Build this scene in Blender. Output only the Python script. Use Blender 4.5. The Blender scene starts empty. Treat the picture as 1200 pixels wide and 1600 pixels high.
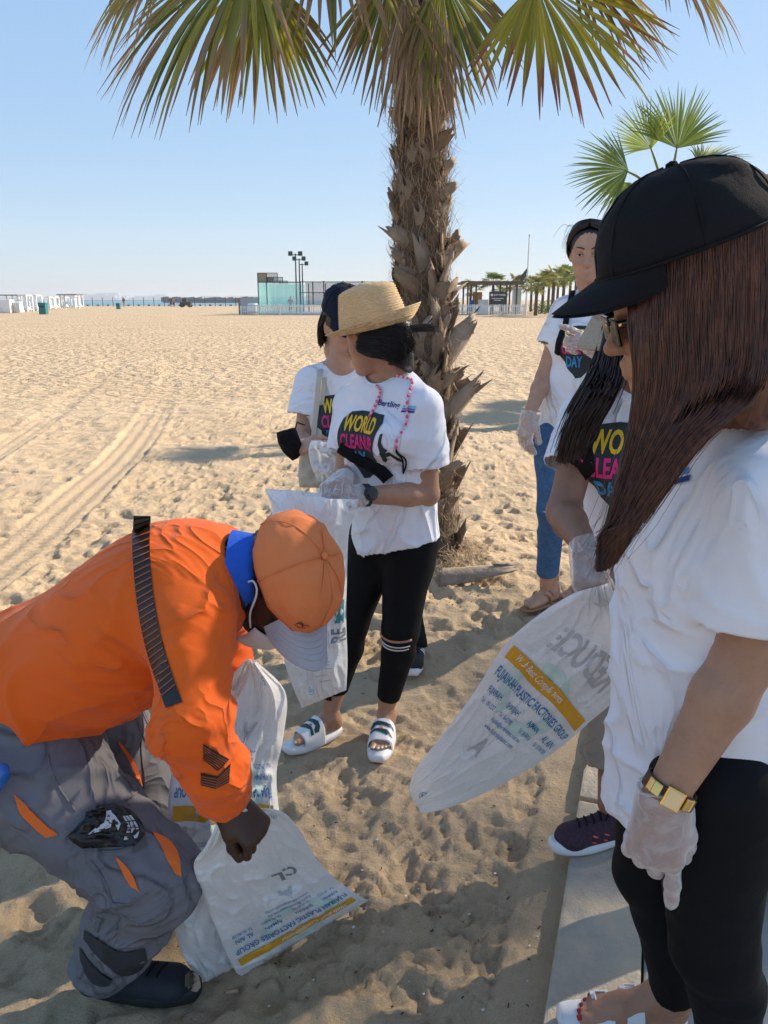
import bpy, bmesh, math, random
import numpy as np
from mathutils import Vector, Matrix, noise as mnoise
from mathutils.bvhtree import BVHTree

# ------------------------------------------------------------------ camera, sky, sun, exposure
SC = bpy.context.scene
COL = SC.collection
CAM_H, PITCH, FPX = 1.50, math.radians(15.5), 1200.0
cam_d = bpy.data.cameras.new('camera')
cam = bpy.data.objects.new('camera', cam_d)
COL.objects.link(cam)
cam.location = (0, 0, CAM_H)
cam.rotation_euler = (math.pi / 2 - PITCH, 0, 0)
cam_d.sensor_fit = 'VERTICAL'
cam_d.sensor_height = 24.0
cam_d.lens = 24.0 * FPX / 1600.0
cam_d.clip_start = 0.02
cam_d.clip_end = 30000
SC.camera = cam

SUN_EL, SUN_AZ = math.radians(31), math.radians(30)      # azimuth measured from +X towards +Y
w = bpy.data.worlds.new('World')
SC.world = w
w.use_nodes = True
wn = w.node_tree.nodes
wl = w.node_tree.links
bg = wn['Background']
sky = wn.new('ShaderNodeTexSky')
sky.sky_type = 'NISHITA'
sky.sun_disc = False
sky.sun_elevation = SUN_EL
sky.sun_rotation = math.pi / 2 - SUN_AZ
sky.air_density = 1.0
sky.dust_density = 0.4
sky.ozone_density = 2.0
sky.altitude = 0
gam = wn.new('ShaderNodeGamma')          # one even tone curve over the whole sky
gam.inputs[1].default_value = 0.30
hsv = wn.new('ShaderNodeHueSaturation')
hsv.inputs['Saturation'].default_value = 2.3
mxs = wn.new('ShaderNodeMix')
mxs.data_type = 'RGBA'
mxs.inputs[0].default_value = 0.30
mxs.inputs[7].default_value = (1.0, 1.5, 2.5, 1)
wl.new(sky.outputs[0], gam.inputs[0])
wl.new(gam.outputs[0], hsv.inputs['Color'])
wl.new(hsv.outputs[0], mxs.inputs[6])
wl.new(mxs.outputs[2], bg.inputs[0])
bg.inputs[1].default_value = 0.113
sun_d = bpy.data.lights.new('sun', 'SUN')
sun_d.energy = 2.0
sun_d.angle = math.radians(0.7)
sun_d.color = (1.0, 0.86, 0.67)
sun = bpy.data.objects.new('sun', sun_d)
COL.objects.link(sun)
sdir = Vector((math.cos(SUN_EL) * math.cos(SUN_AZ), math.cos(SUN_EL) * math.sin(SUN_AZ), math.sin(SUN_EL)))
sun.rotation_euler = sdir.to_track_quat('Z', 'Y').to_euler()
sun.location = (30, 10, 30)
SC.view_settings.view_transform = 'Standard'
SC.view_settings.look = 'None'
SC.view_settings.exposure = 2.1
SC.view_settings.gamma = 1
SC.view_settings.use_curve_mapping = False

R = random.Random(11)
NR = np.random.RandomState(5)
V = Vector


# ------------------------------------------------------------------ pixel helpers (a pixel gives a direction only)
def ray(u, v):
    x = (u - 600) / FPX
    y = (800 - v) / FPX
    return V((x, math.cos(PITCH) + y * math.sin(PITCH), -math.sin(PITCH) + y * math.cos(PITCH)))


def at(u, v, y):
    d = ray(u, v)
    t = y / d.y
    return V((d.x * t, y, CAM_H + d.z * t))


def gnd(u, v, z=0.0):
    d = ray(u, v)
    t = (z - CAM_H) / d.z
    return V((d.x * t, d.y * t, z))


# ------------------------------------------------------------------ scene helpers
def props(o, label=None, cat=None, group=None, kind=None):
    if label: o['label'] = label
    if cat: o['category'] = cat
    if group: o['group'] = group
    if kind: o['kind'] = kind
    return o


def thing(name, label, cat, loc=(0, 0, 0), group=None):
    o = bpy.data.objects.new(name, None)
    COL.objects.link(o)
    o.location = loc
    o.empty_display_size = 0.1
    return props(o, label, cat, group)


def wloc(o):
    p = V(o.location)
    return p + wloc(o.parent) if o.parent and o.parent.type == 'EMPTY' else (p if not o.parent else p)


def link(name, me, mat=None, parent=None):
    """mesh given in world coordinates; the parent is an Empty (or a part at the origin)"""
    o = bpy.data.objects.new(name, me)
    COL.objects.link(o)
    if mat is not None:
        for m in (mat if isinstance(mat, (list, tuple)) else [mat]):
            me.materials.append(m)
    if parent is not None:
        o.parent = parent
        r = parent
        off = V((0, 0, 0))
        while r is not None:
            off += V(r.location)
            r = r.parent
        o.matrix_parent_inverse = Matrix.Translation(-V(parent.location)) if parent.type == 'EMPTY' else Matrix()
        if parent.type != 'EMPTY':
            o.matrix_parent_inverse = Matrix()
    return o


def np_mesh(name, verts, faces, smooth=True, mats=None):
    """verts (n,3); faces (m,3|4) array or list of lists"""
    me = bpy.data.meshes.new(name)
    verts = np.asarray(verts, dtype=np.float32)
    if isinstance(faces, np.ndarray):
        m, k = faces.shape
        tot = np.full(m, k, dtype=np.int32)
        flat = faces.astype(np.int32).ravel()
    else:
        tot = np.array([len(f) for f in faces], dtype=np.int32)
        flat = np.array([i for f in faces for i in f], dtype=np.int32)
    me.vertices.add(len(verts))
    me.vertices.foreach_set('co', verts.ravel())
    me.loops.add(len(flat))
    me.loops.foreach_set('vertex_index', flat)
    me.polygons.add(len(tot))
    st = np.zeros(len(tot), dtype=np.int32)
    st[1:] = np.cumsum(tot)[:-1]
    me.polygons.foreach_set('loop_start', st)
    me.polygons.foreach_set('loop_total', tot)
    me.polygons.foreach_set('use_smooth', np.full(len(tot), smooth, dtype=bool))
    if mats is not None:
        me.polygons.foreach_set('material_index', np.asarray(mats, dtype=np.int32))
    me.update(calc_edges=True)
    return me


class MB:
    """collects simple shapes into one mesh"""
    def __init__(s):
        s.v, s.f = [], []

    def add(s, vs, fs):
        b = len(s.v)
        s.v += [tuple(p) for p in vs]
        s.f += [[i + b for i in f] for f in fs]
        return s

    def box(s, c, size, ax=None, bev=0.0):
        ax = ax or (V((1, 0, 0)), V((0, 1, 0)), V((0, 0, 1)))
        c = V(c)
        h = [d / 2 for d in size]
        if bev <= 0:
            vs = [c + ax[0] * (h[0] * i) + ax[1] * (h[1] * j) + ax[2] * (h[2] * k) for i in (-1, 1) for j in (-1, 1) for k in (-1, 1)]
            return s.add(vs, [[0, 1, 3, 2], [4, 6, 7, 5], [0, 4, 5, 1], [2, 3, 7, 6], [0, 2, 6, 4], [1, 5, 7, 3]])
        bm = bmesh.new()
        bmesh.ops.create_cube(bm, size=1.0)
        for q in bm.verts:
            q.co = V((q.co.x * size[0], q.co.y * size[1], q.co.z * size[2]))
        bmesh.ops.bevel(bm, geom=bm.edges[:], offset=bev, segments=2, affect='EDGES', profile=0.6)
        vs = [c + ax[0] * q.co.x + ax[1] * q.co.y + ax[2] * q.co.z for q in bm.verts]
        bm.verts.index_update()
        fs = [[q.index for q in f.verts] for f in bm.faces]
        bm.free()
        return s.add(vs, fs)

    def tube(s, pts, r, n=8, cap=True, flat=1.0, up=None):
        pts = [V(p) for p in pts]
        rs = r if isinstance(r, (list, tuple)) else [r] * len(pts)
        b = len(s.v)
        t0 = (pts[1] - pts[0]).normalized()
        a = V(up) if up is not None else (V((0, 0, 1)) if abs(t0.z) < 0.9 else V((1, 0, 0)))
        for i, p in enumerate(pts):
            t = (pts[min(i + 1, len(pts) - 1)] - pts[max(i - 1, 0)])
            if t.length < 1e-9: t = t0
            t = t.normalized()
            x = (a - t * a.dot(t)).normalized()
            y = t.cross(x)
            a = x
            for k in range(n):
                q = 2 * math.pi * k / n
                s.v.append(tuple(p + x * (math.cos(q) * rs[i]) * flat + y * (math.sin(q) * rs[i])))
        for i in range(len(pts) - 1):
            for k in range(n):
                k2 = (k + 1) % n
                s.f.append([b + i * n + k, b + i * n + k2, b + (i + 1) * n + k2, b + (i + 1) * n + k])
        if cap:
            s.f.append([b + k for k in range(n)][::-1])
            s.f.append([b + (len(pts) - 1) * n + k for k in range(n)])
        return s

    def lathe(s, prof, c=(0, 0, 0), n=24, sx=1.0, sy=1.0, caps=True):
        b = len(s.v)
        c = V(c)
        for (r, z) in prof:
            for k in range(n):
                q = 2 * math.pi * k / n
                s.v.append((c.x + r * math.cos(q) * sx, c.y + r * math.sin(q) * sy, c.z + z))
        for i in range(len(prof) - 1):
            for k in range(n):
                k2 = (k + 1) % n
                s.f.append([b + i * n + k, b + i * n + k2, b + (i + 1) * n + k2, b + (i + 1) * n + k])
        if caps:
            s.f.append([b + k for k in range(n)][::-1])
            s.f.append([b + (len(prof) - 1) * n + k for k in range(n)])
        return s

    def grid(s, P):
        """P[i][j] points"""
        b = len(s.v)
        n, m = len(P), len(P[0])
        for row in P:
            for p in row: s.v.append(tuple(p))
        for i in range(n - 1):
            for j in range(m - 1):
                s.f.append([b + i * m + j, b + i * m + j + 1, b + (i + 1) * m + j + 1, b + (i + 1) * m + j])
        return s

    def mesh(s, name, smooth=False):
        return np_mesh(name, np.array(s.v, dtype=np.float32).reshape(-1, 3), s.f, smooth)

    def build(s, name, mat, parent=None, smooth=False):
        return link(name, s.mesh(name, smooth), mat, parent)


def modif(o, kind, **kw):
    m = o.modifiers.new(kind.lower(), kind)
    for k, v in kw.items(): setattr(m, k, v)
    return m


def smoothstep(a, b, x):
    t = np.clip((x - a) / (b - a), 0, 1)
    return t * t * (3 - 2 * t)


def vnoise(P, seed=0):
    """smooth value noise in [-1,1]; P (n,3)"""
    P = np.asarray(P, dtype=np.float64)
    I = np.floor(P).astype(np.int64)
    F = P - I
    F = F * F * (3 - 2 * F)
    def h(i, j, k):
        n = (i * 374761393 + j * 668265263 + k * 2147483647 + seed * 1274126177) & 0xFFFFFFFF
        n = ((n ^ (n >> 13)) * 1274126177) & 0xFFFFFFFF
        n = n ^ (n >> 16)
        return (n & 0xFFFF) / 32767.5 - 1
    out = 0
    for a in (0, 1):
        wa = F[:, 0] if a else 1 - F[:, 0]
        for b in (0, 1):
            wb = F[:, 1] if b else 1 - F[:, 1]
            for c in (0, 1):
                wc = F[:, 2] if c else 1 - F[:, 2]
                out = out + wa * wb * wc * h(I[:, 0] + a, I[:, 1] + b, I[:, 2] + c)
    return out


# ------------------------------------------------------------------ materials
def srgb(r, g, b):
    f = lambda c: (c / 255 / 12.92) if c / 255 <= 0.04045 else ((c / 255 + 0.055) / 1.055) ** 2.4
    return (f(r), f(g), f(b))


MATS = {}


def new_mat(name):
    m = bpy.data.materials.new(name)
    m.use_nodes = True
    nt = m.node_tree
    return m, nt, nt.nodes, nt.links, nt.nodes['Principled BSDF']


def pm(name, col, rough=0.6, var=0.12, scale=6.0, bump=0.0, bscale=40.0, metal=0.0, sss=0.0, sheen=0.0, spec=0.5, col2=None, fine=0.0, finescale=900.0, aniso=None, coat=0.0, stretch=None, detail=5.0):
    if name in MATS: return MATS[name]
    m, nt, N, L, B = new_mat(name)
    tc = N.new('ShaderNodeTexCoord')
    mp = N.new('ShaderNodeMapping')
    L.new(tc.outputs['Object'], mp.inputs['Vector'])
    if stretch: mp.inputs['Scale'].default_value = stretch
    nz = N.new('ShaderNodeTexNoise')
    nz.inputs['Scale'].default_value = scale
    nz.inputs['Detail'].default_value = detail
    nz.inputs['Roughness'].default_value = 0.6
    L.new(mp.outputs[0], nz.inputs['Vector'])
    rmp = N.new('ShaderNodeValToRGB')
    c2 = col2 or tuple(min(1, c * (1 + var)) for c in col)
    c1 = tuple(c * (1 - var) for c in col) if not col2 else col
    rmp.color_ramp.elements[0].color = (*c1, 1)
    rmp.color_ramp.elements[1].color = (*c2, 1)
    rmp.color_ramp.elements[0].position = 0.3
    rmp.color_ramp.elements[1].position = 0.7
    L.new(nz.outputs['Fac'], rmp.inputs[0])
    L.new(rmp.outputs[0], B.inputs['Base Color'])
    B.inputs['Roughness'].default_value = rough
    B.inputs['Metallic'].default_value = metal
    B.inputs['Specular IOR Level'].default_value = spec
    if coat: B.inputs['Coat Weight'].default_value = coat
    if sss:
        B.inputs['Subsurface Weight'].default_value = sss
        B.inputs['Subsurface Radius'].default_value = (0.010, 0.004, 0.002)
        B.inputs['Subsurface Scale'].default_value = 0.6
    if sheen:
        B.inputs['Sheen Weight'].default_value = sheen
        B.inputs['Sheen Roughness'].default_value = 0.5
    prev = None
    if bump:
        nb = N.new('ShaderNodeTexNoise')
        nb.inputs['Scale'].default_value = bscale
        nb.inputs['Detail'].default_value = 6
        L.new(mp.outputs[0], nb.inputs['Vector'])
        bp = N.new('ShaderNodeBump')
        bp.inputs['Strength'].default_value = 1.0
        bp.inputs['Distance'].default_value = bump
        L.new(nb.outputs['Fac'], bp.inputs['Height'])
        prev = bp
    if fine:
        nf = N.new('ShaderNodeTexNoise')
        nf.inputs['Scale'].default_value = finescale
        L.new(mp.outputs[0], nf.inputs['Vector'])
        bf = N.new('ShaderNodeBump')
        bf.inputs['Distance'].default_value = fine
        bf.inputs['Strength'].default_value = 0.7
        L.new(nf.outputs['Fac'], bf.inputs['Height'])
        if prev: L.new(prev.outputs[0], bf.inputs['Normal'])
        prev = bf
    if prev: L.new(prev.outputs[0], B.inputs['Normal'])
    MATS[name] = m
    return m


def sand_mat():
    m, nt, N, L, B = new_mat('sand')
    tc = N.new('ShaderNodeTexCoord')
    def noise(sc, det=6, rough=0.6):
        n = N.new('ShaderNodeTexNoise')
        n.inputs['Scale'].default_value = sc
        n.inputs['Detail'].default_value = det
        n.inputs['Roughness'].default_value = rough
        L.new(tc.outputs['Object'], n.inputs['Vector'])
        return n
    def ramp(src, a, ca, b, cb):
        r = N.new('ShaderNodeValToRGB')
        r.color_ramp.elements[0].position = a
        r.color_ramp.elements[0].color = (*ca, 1)
        r.color_ramp.elements[1].position = b
        r.color_ramp.elements[1].color = (*cb, 1)
        L.new(src, r.inputs[0])
        return r
    big = noise(0.35, 4)
    c = ramp(big.outputs['Fac'], 0.3, (0.51, 0.385, 0.25), 0.72, (0.62, 0.475, 0.32))
    gr = noise(420, 3, 0.7)
    g = ramp(gr.outputs['Fac'], 0.25, (0.70, 0.68, 0.66), 0.7, (1.12, 1.12, 1.12))
    mx = N.new('ShaderNodeMix'); mx.data_type = 'RGBA'; mx.blend_type = 'MULTIPLY'
    mx.inputs[0].default_value = 1.0
    L.new(c.outputs[0], mx.inputs[6]); L.new(g.outputs[0], mx.inputs[7])
    # dark specks and shell bits
    sp = N.new('ShaderNodeTexVoronoi')
    sp.inputs['Scale'].default_value = 38
    L.new(tc.outputs['Object'], sp.inputs['Vector'])
    sr = ramp(sp.outputs['Distance'], 0.02, (1, 1, 1), 0.09, (0, 0, 0))
    pk = N.new('ShaderNodeMath'); pk.operation = 'GREATER_THAN'; pk.inputs[1].default_value = 0.72
    sepc = N.new('ShaderNodeSeparateColor')
    L.new(sp.outputs['Color'], sepc.inputs[0]); L.new(sepc.outputs[0], pk.inputs[0])
    mul = N.new('ShaderNodeMath'); mul.operation = 'MULTIPLY'
    L.new(sr.outputs[0], mul.inputs[0]); L.new(pk.outputs[0], mul.inputs[1])
    m2 = N.new('ShaderNodeMix'); m2.data_type = 'RGBA'
    L.new(mul.outputs[0], m2.inputs[0]); L.new(mx.outputs[2], m2.inputs[6])
    m2.inputs[7].default_value = (0.09, 0.065, 0.045, 1)
    L.new(m2.outputs[2], B.inputs['Base Color'])
    B.inputs['Roughness'].default_value = 0.95
    B.inputs['Specular IOR Level'].default_value = 0.15
    # relief: trampled lumps (mostly for the far field), ripples, grains
    geo = N.new('ShaderNodeNewGeometry')
    sx = N.new('ShaderNodeSeparateXYZ')
    L.new(geo.outputs['Position'], sx.inputs[0])
    far = N.new('ShaderNodeMapRange')
    far.inputs['From Min'].default_value = 7
    far.inputs['From Max'].default_value = 16
    far.inputs['To Min'].default_value = 0.0
    far.inputs['To Max'].default_value = 0.22
    L.new(sx.outputs['Y'], far.inputs['Value'])
    n1 = noise(4.2, 3, 0.5)
    b1 = N.new('ShaderNodeBump'); L.new(far.outputs[0], b1.inputs['Distance']); L.new(n1.outputs['Fac'], b1.inputs['Height'])
    n2 = noise(34, 7, 0.68)
    b2 = N.new('ShaderNodeBump'); b2.inputs['Distance'].default_value = 0.017; L.new(n2.outputs['Fac'], b2.inputs['Height']); L.new(b1.outputs[0], b2.inputs['Normal'])
    n3 = noise(350, 3, 0.7)
    b3 = N.new('ShaderNodeBump'); b3.inputs['Distance'].default_value = 0.0026; L.new(n3.outputs['Fac'], b3.inputs['Height']); L.new(b2.outputs[0], b3.inputs['Normal'])
    L.new(b3.outputs[0], B.inputs['Normal'])
    return m


# ------------------------------------------------------------------ the ground
KA, KD = V((0.329, 1.25, 0)), V((0.335, 0.97, 0)).normalized()      # left edge of the kerb, its direction
KN = V((KD.y, -KD.x, 0))                                            # towards the promenade
KZ = 0.055


def kerb_side(x, y):
    return (x - KA.x) * KN.x + (y - KA.y) * KN.y


def g0(x, y):
    """large shape of the beach"""
    r2 = ((x - 1.0) / 1.1) ** 2 + ((y - 3.7) / 1.0) ** 2
    z = 0.11 * np.exp(-r2)
    r3 = ((x - 0.30) / 0.55) ** 2 + ((y - 4.1) / 0.5) ** 2
    z = z + 0.05 * np.exp(-r3)
    return z


def graded(lo, hi, a, b, s, g):
    c = list(np.arange(a, b, s))
    x, d = a, s
    L = []
    while x > lo:
        d = s + g * (a - x)
        x -= d
        L.append(x)
    x, Rr = b, []
    while x < hi:
        d = s + g * (x - b)
        Rr.append(x)
        x += d
    return np.array(L[::-1] + c + Rr + [hi])


def graded2(lo, hi, m0, m1, a, b, s, g1, g2):
    mid = graded(m0, m1, a, b, s, g1)
    mid = mid[(mid > m0) & (mid < m1)]
    sl, sr = mid[1] - mid[0], mid[-1] - mid[-2]
    L, x = [], mid[0]
    while x > lo:
        x -= sl + g2 * (mid[0] - x)
        L.append(x)
    Rr, x = [], mid[-1]
    while x < hi:
        x += sr + g2 * (x - mid[-1])
        Rr.append(x)
    return np.concatenate([np.array(L[::-1]), mid, np.array(Rr)])


gx = graded2(-6000, 6000, -5.2, 2.2, -1.5, 1.0, 0.0115, 0.006, 0.06)
gy = graded2(-60, 9000, 0.7, 9.0, 0.95, 2.8, 0.0115, 0.006, 0.045)
GX, GY = np.meshgrid(gx, gy, indexing='ij')
GZ = g0(GX, GY)
flatP = np.stack([GX.ravel(), GY.ravel(), np.zeros(GX.size)], 1)
near = smoothstep(60, 12, GY) * smoothstep(-60, -14, GX) * smoothstep(40, 10, GX)
nz = vnoise(flatP * 1.3, 1) * 0.018 + vnoise(flatP * 3.1, 2) * 0.014 + vnoise(flatP * 7.3, 3) * 0.010 + vnoise(flatP * 15.0, 4) * 0.0065 + vnoise(flatP * 24.0, 14) * 0.0042
rd = 1 - np.abs(vnoise(flatP * np.array([3.4, 5.2, 1]) + 2.0 * vnoise(flatP * 1.7, 8)[:, None] * 0.3, 9))
nz = nz + (rd ** 3 - 0.3) * 0.012
calm = 0.42 + 0.58 * smoothstep(2.2, 3.6, GY + 0.35 * GX)      # trodden flat where the group stands
GZ = GZ + nz.reshape(GX.shape) * near * calm
# tyre tracks
def track_line(px):
    return np.array([tuple(gnd(u, v)[:2]) for u, v in px])
def resample(P, step=0.08):
    P = np.asarray(P)
    # catmull-rom
    out = []
    n = len(P)
    for i in range(n - 1):
        p0, p1, p2, p3 = P[max(i - 1, 0)], P[i], P[i + 1], P[min(i + 2, n - 1)]
        m = max(4, int(np.linalg.norm(p2 - p1) / step))
        for t in np.linspace(0, 1, m, endpoint=False):
            out.append(0.5 * ((2 * p1) + (-p0 + p2) * t + (2 * p0 - 5 * p1 + 4 * p2 - p3) * t * t + (-p0 + 3 * p1 - 3 * p2 + p3) * t ** 3))
    out.append(P[-1])
    return np.array(out)
tracks = [([(-60, 925), (40, 850), (130, 770), (205, 700), (250, 630), (270, 580), (258, 555), (225, 533), (170, 508), (150, 500)], 0.20),
          ([(-60, 738), (20, 690), (110, 625), (160, 585), (183, 556), (165, 530), (133, 506)], 0.17)]
TM = np.zeros(GX.shape)
TH = np.zeros(GX.shape)
sel = (GX > -16) & (GX < 0.5) & (GY < 60) & (GY > 1.5)
sx_, sy_ = GX[sel], GY[sel]
for px, hw in tracks:
    T = resample(track_line(px), 0.12)
    # signed distance to the polyline, in chunks
    S = np.concatenate([[0], np.cumsum(np.linalg.norm(np.diff(T, axis=0), axis=1))])
    best = np.full(sx_.shape, 9.0); arc = np.zeros(sx_.shape); lat = np.zeros(sx_.shape)
    for i in range(len(T) - 1):
        a, b = T[i], T[i + 1]
        d = b - a
        l2 = d @ d
        m = (np.abs(sx_ - a[0]) < 0.8) & (np.abs(sy_ - a[1]) < 0.8)
        if not m.any(): continue
        t = np.clip(((sx_[m] - a[0]) * d[0] + (sy_[m] - a[1]) * d[1]) / l2, 0, 1)
        qx, qy = sx_[m] - a[0] - t * d[0], sy_[m] - a[1] - t * d[1]
        dd = np.hypot(qx, qy)
        up = dd < best[m]
        idx = np.where(m)[0][up]
        best[idx] = dd[up]
        arc[idx] = S[i] + t[up] * math.sqrt(l2)
        lat[idx] = ((d[0] * qy - d[1] * qx) / math.sqrt(l2))[up]
    msk = smoothstep(hw * 1.15, hw * 0.9, best)
    prof = -0.016 + 0.006 * np.cos(lat / hw * math.pi * 3) + 0.003 * np.sign(np.sin(arc * 2 * math.pi / 0.075 + lat * 9)) * (np.abs(lat) < hw * 0.85)
    rim = 0.009 * np.exp(-((best - hw * 1.15) / 0.05) ** 2)
    hm = TM[sel]; hh = TH[sel]
    hh = np.where(msk > hm, prof * msk, hh) + rim
    TM[sel] = np.maximum(hm, msk); TH[sel] = hh
GZ = GZ * (1 - 0.75 * TM)
# footprints
def stamp(cx, cy, ang, ln, wd, dep):
    i0, i1 = np.searchsorted(gx, [cx - ln * 1.5, cx + ln * 1.5])
    j0, j1 = np.searchsorted(gy, [cy - ln * 1.5, cy + ln * 1.5])
    if i1 - i0 < 3 or j1 - j0 < 3: return
    X, Y = GX[i0:i1, j0:j1] - cx, GY[i0:i1, j0:j1] - cy
    a = X * math.cos(ang) + Y * math.sin(ang)
    b = -X * math.sin(ang) + Y * math.cos(ang)
    wv = wd * (1 + 0.25 * np.sin(a / ln * 2.4))
    q = np.sqrt((a / ln) ** 2 + (b / wv) ** 2)
    z = -dep * smoothstep(1.10, 0.86, q) * (0.75 + 0.25 * np.sin(a / ln * 5 + cx * 7)) + dep * 0.35 * np.exp(-((q - 1.25) / 0.16) ** 2)
    GZ[i0:i1, j0:j1] += z * (1 - 0.9 * TM[i0:i1, j0:j1])
for i in range(7500):
    y = 0.9 + 13 * R.random() ** 1.2
    x = R.uniform(-1, 1) * (1.2 + y * 0.62)
    if kerb_side(x, y) > 0.02: continue
    dep = R.uniform(0.006, 0.018) if y > 2.9 else R.uniform(0.003, 0.009)
    if y < 2.9 and R.random() < 0.15: continue
    stamp(x, y, R.uniform(0, math.pi), R.uniform(0.06, 0.13), R.uniform(0.03, 0.055), dep)
GZ = GZ + TH
# a few crisp sole prints with ribs in the near sand
def sole(cx, cy, ang, ln=0.135, wd=0.048):
    i0, i1 = np.searchsorted(gx, [cx - 0.2, cx + 0.2]); j0, j1 = np.searchsorted(gy, [cy - 0.2, cy + 0.2])
    X, Y = GX[i0:i1, j0:j1] - cx, GY[i0:i1, j0:j1] - cy
    a = X * math.cos(ang) + Y * math.sin(ang); b = -X * math.sin(ang) + Y * math.cos(ang)
    q = np.sqrt((a / ln) ** 2 + (b / (wd * (1 + 0.2 * np.sin(a / ln * 2.2)))) ** 2)
    GZ[i0:i1, j0:j1] += -0.008 * smoothstep(1.06, 0.97, q) + 0.0032 * np.sin(a * 2 * math.pi / 0.036 + 1.5 * np.sin(b * 60)) * (q < 0.88) + 0.006 * np.exp(-((q - 1.2) / 0.12) ** 2)
for (u, v, a) in ((690, 1395, -0.7), (740, 1440, -0.4), (560, 1310, 0.5), (650, 1290, 1.8), (520, 1420, 2.2), (620, 1540, -1.2), (800, 1330, 2.0), (500, 1530, 0.3), (690, 1120, 0.1), (620, 1230, 2.6)):
    p = gnd(u, v); sole(p.x, p.y, a)
for i in range(46):
    p = gnd(R.uniform(330, 860), R.uniform(1090, 1590))
    if kerb_side(p.x, p.y) < -0.12: sole(p.x, p.y, R.uniform(0, 6.28), R.uniform(0.12, 0.14), R.uniform(0.042, 0.05))
# under the promenade and towards the sea the sheet drops
ks = kerb_side(GX, GY)
GZ = GZ - 0.35 * smoothstep(0.02, 0.10, ks) * (GY < 70) * (GY > -60)
GZ = np.where((ks > -0.12) & (ks < 0.03) & (GY < 12), GZ * 0.35 + 0.012, GZ)
shore = 188 + 10 * np.sin(GX * 0.013)
land_r = smoothstep(-38, -18, GX)
GZ = GZ - 4.5 * smoothstep(0, 60, GY - shore) * (1 - land_r)
GV = np.stack([GX.ravel(), GY.ravel(), GZ.ravel()], 1)
nxg, nyg = GX.shape
ii, jj = np.meshgrid(np.arange(nxg - 1), np.arange(nyg - 1), indexing='ij')
a_ = (ii * nyg + jj).ravel()
GF = np.stack([a_, a_ + nyg, a_ + nyg + 1, a_ + 1], 1)
SAND = sand_mat()
ground = link('sand_ground', np_mesh('sand_ground', GV, GF), SAND)
props(ground, kind='structure')


def gz(x, y):
    i = min(max(np.searchsorted(gx, x) - 1, 0), len(gx) - 2)
    j = min(max(np.searchsorted(gy, y) - 1, 0), len(gy) - 2)
    return float(GZ[i:i + 2, j:j + 2].mean())


def ongnd(u, v, it=4):
    z = 0.0
    for _ in range(it):
        p = gnd(u, v, z)
        z = gz(p.x, p.y)
    return p
# ------------------------------------------------------------------ kerb and promenade
CONC = pm('kerb_concrete', (0.30, 0.285, 0.26), 0.9, 0.25, 7, bump=0.010, bscale=26, fine=0.003, finescale=240, col2=(0.55, 0.44, 0.31), detail=9)
PAVE = pm('promenade_concrete', (0.27, 0.26, 0.25), 0.9, 0.25, 3, bump=0.003, bscale=60, fine=0.002, finescale=330, col2=(0.36, 0.35, 0.33))
kerb = thing('kerb', 'weathered concrete kerb dusted with sand along the promenade', 'kerb', (KA.x, KA.y, 0))
kk = -2.2
while kk < 60:
    ln = 0.98
    c = KA + KD * (kk + ln / 2) + KN * 0.095
    MB().box((c.x, c.y, KZ / 2 - 0.1), (ln, 0.19, KZ + 0.2), (KD, KN, V((0, 0, 1))), 0.008).build('kerb_stone', CONC, kerb)
    kk += 1.0
prom = MB()
c = KA + KD * 28 + KN * (0.196 + 4.5)
prom.box((c.x, c.y, KZ - 0.17), (62, 9.0, 0.32), (KD, KN, V((0, 0, 1))), 0.006)
props(prom.build('promenade', PAVE), kind='structure')

# ------------------------------------------------------------------ sea
m, nt, N, L, B = new_mat('sea_water')
B.inputs['Base Color'].default_value = (0.13, 0.24, 0.28, 1)
B.inputs['Roughness'].default_value = 0.35
tc = N.new('ShaderNodeTexCoord'); nzz = N.new('ShaderNodeTexNoise'); nzz.inputs['Scale'].default_value = 0.35; nzz.inputs['Detail'].default_value = 6
L.new(tc.outputs['Object'], nzz.inputs['Vector'])
bp = N.new('ShaderNodeBump'); bp.inputs['Distance'].default_value = 1.2
L.new(nzz.outputs['Fac'], bp.inputs['Height']); L.new(bp.outputs[0], B.inputs['Normal'])
SEA = m
props(MB().grid([[V((x, y, -0.45)) for x in np.linspace(-9000, 3000, 13)] for y in (150, 400, 1000, 3000, 12000)]).build('sea', SEA), kind='structure')

# ------------------------------------------------------------------ far things: materials
WHITE = pm('white_paint', (0.78, 0.78, 0.76), 0.5, 0.05, 3)
BLK = pm('black_metal', (0.025, 0.027, 0.03), 0.45, 0.2, 5)
GREYW = pm('grey_wall', (0.42, 0.43, 0.44), 0.8, 0.08, 1)
BRN = pm('brown_timber', (0.11, 0.07, 0.045), 0.7, 0.2, 4)
TEAL = pm('teal_plastic', (0.01, 0.16, 0.17), 0.45, 0.1, 3)
PLANKC = pm('tan_screen', (0.33, 0.25, 0.18), 0.8, 0.15, 6)
BLUEC = pm('court_blue', (0.06, 0.16, 0.42), 0.7, 0.1, 1)
m, nt, N, L, B = new_mat('court_glass')
B.inputs['Base Color'].default_value = (0.55, 0.80, 0.74, 1)
B.inputs['Roughness'].default_value = 0.08
tr = N.new('ShaderNodeBsdfTransparent'); tr.inputs[0].default_value = (0.86, 0.96, 0.94, 1)
mixn = N.new('ShaderNodeMixShader'); mixn.inputs[0].default_value = 0.20
L.new(tr.outputs[0], mixn.inputs[1]); L.new(B.outputs[0], mixn.inputs[2]); L.new(mixn.outputs[0], N['Material Output'].inputs[0])
GLASS = m
m, nt, N, L, B = new_mat('wire_mesh_net')
B.inputs['Base Color'].default_value = (0.05, 0.05, 0.05, 1)
tr = N.new('ShaderNodeBsdfTransparent')
mixn = N.new('ShaderNodeMixShader'); mixn.inputs[0].default_value = 0.30
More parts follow.
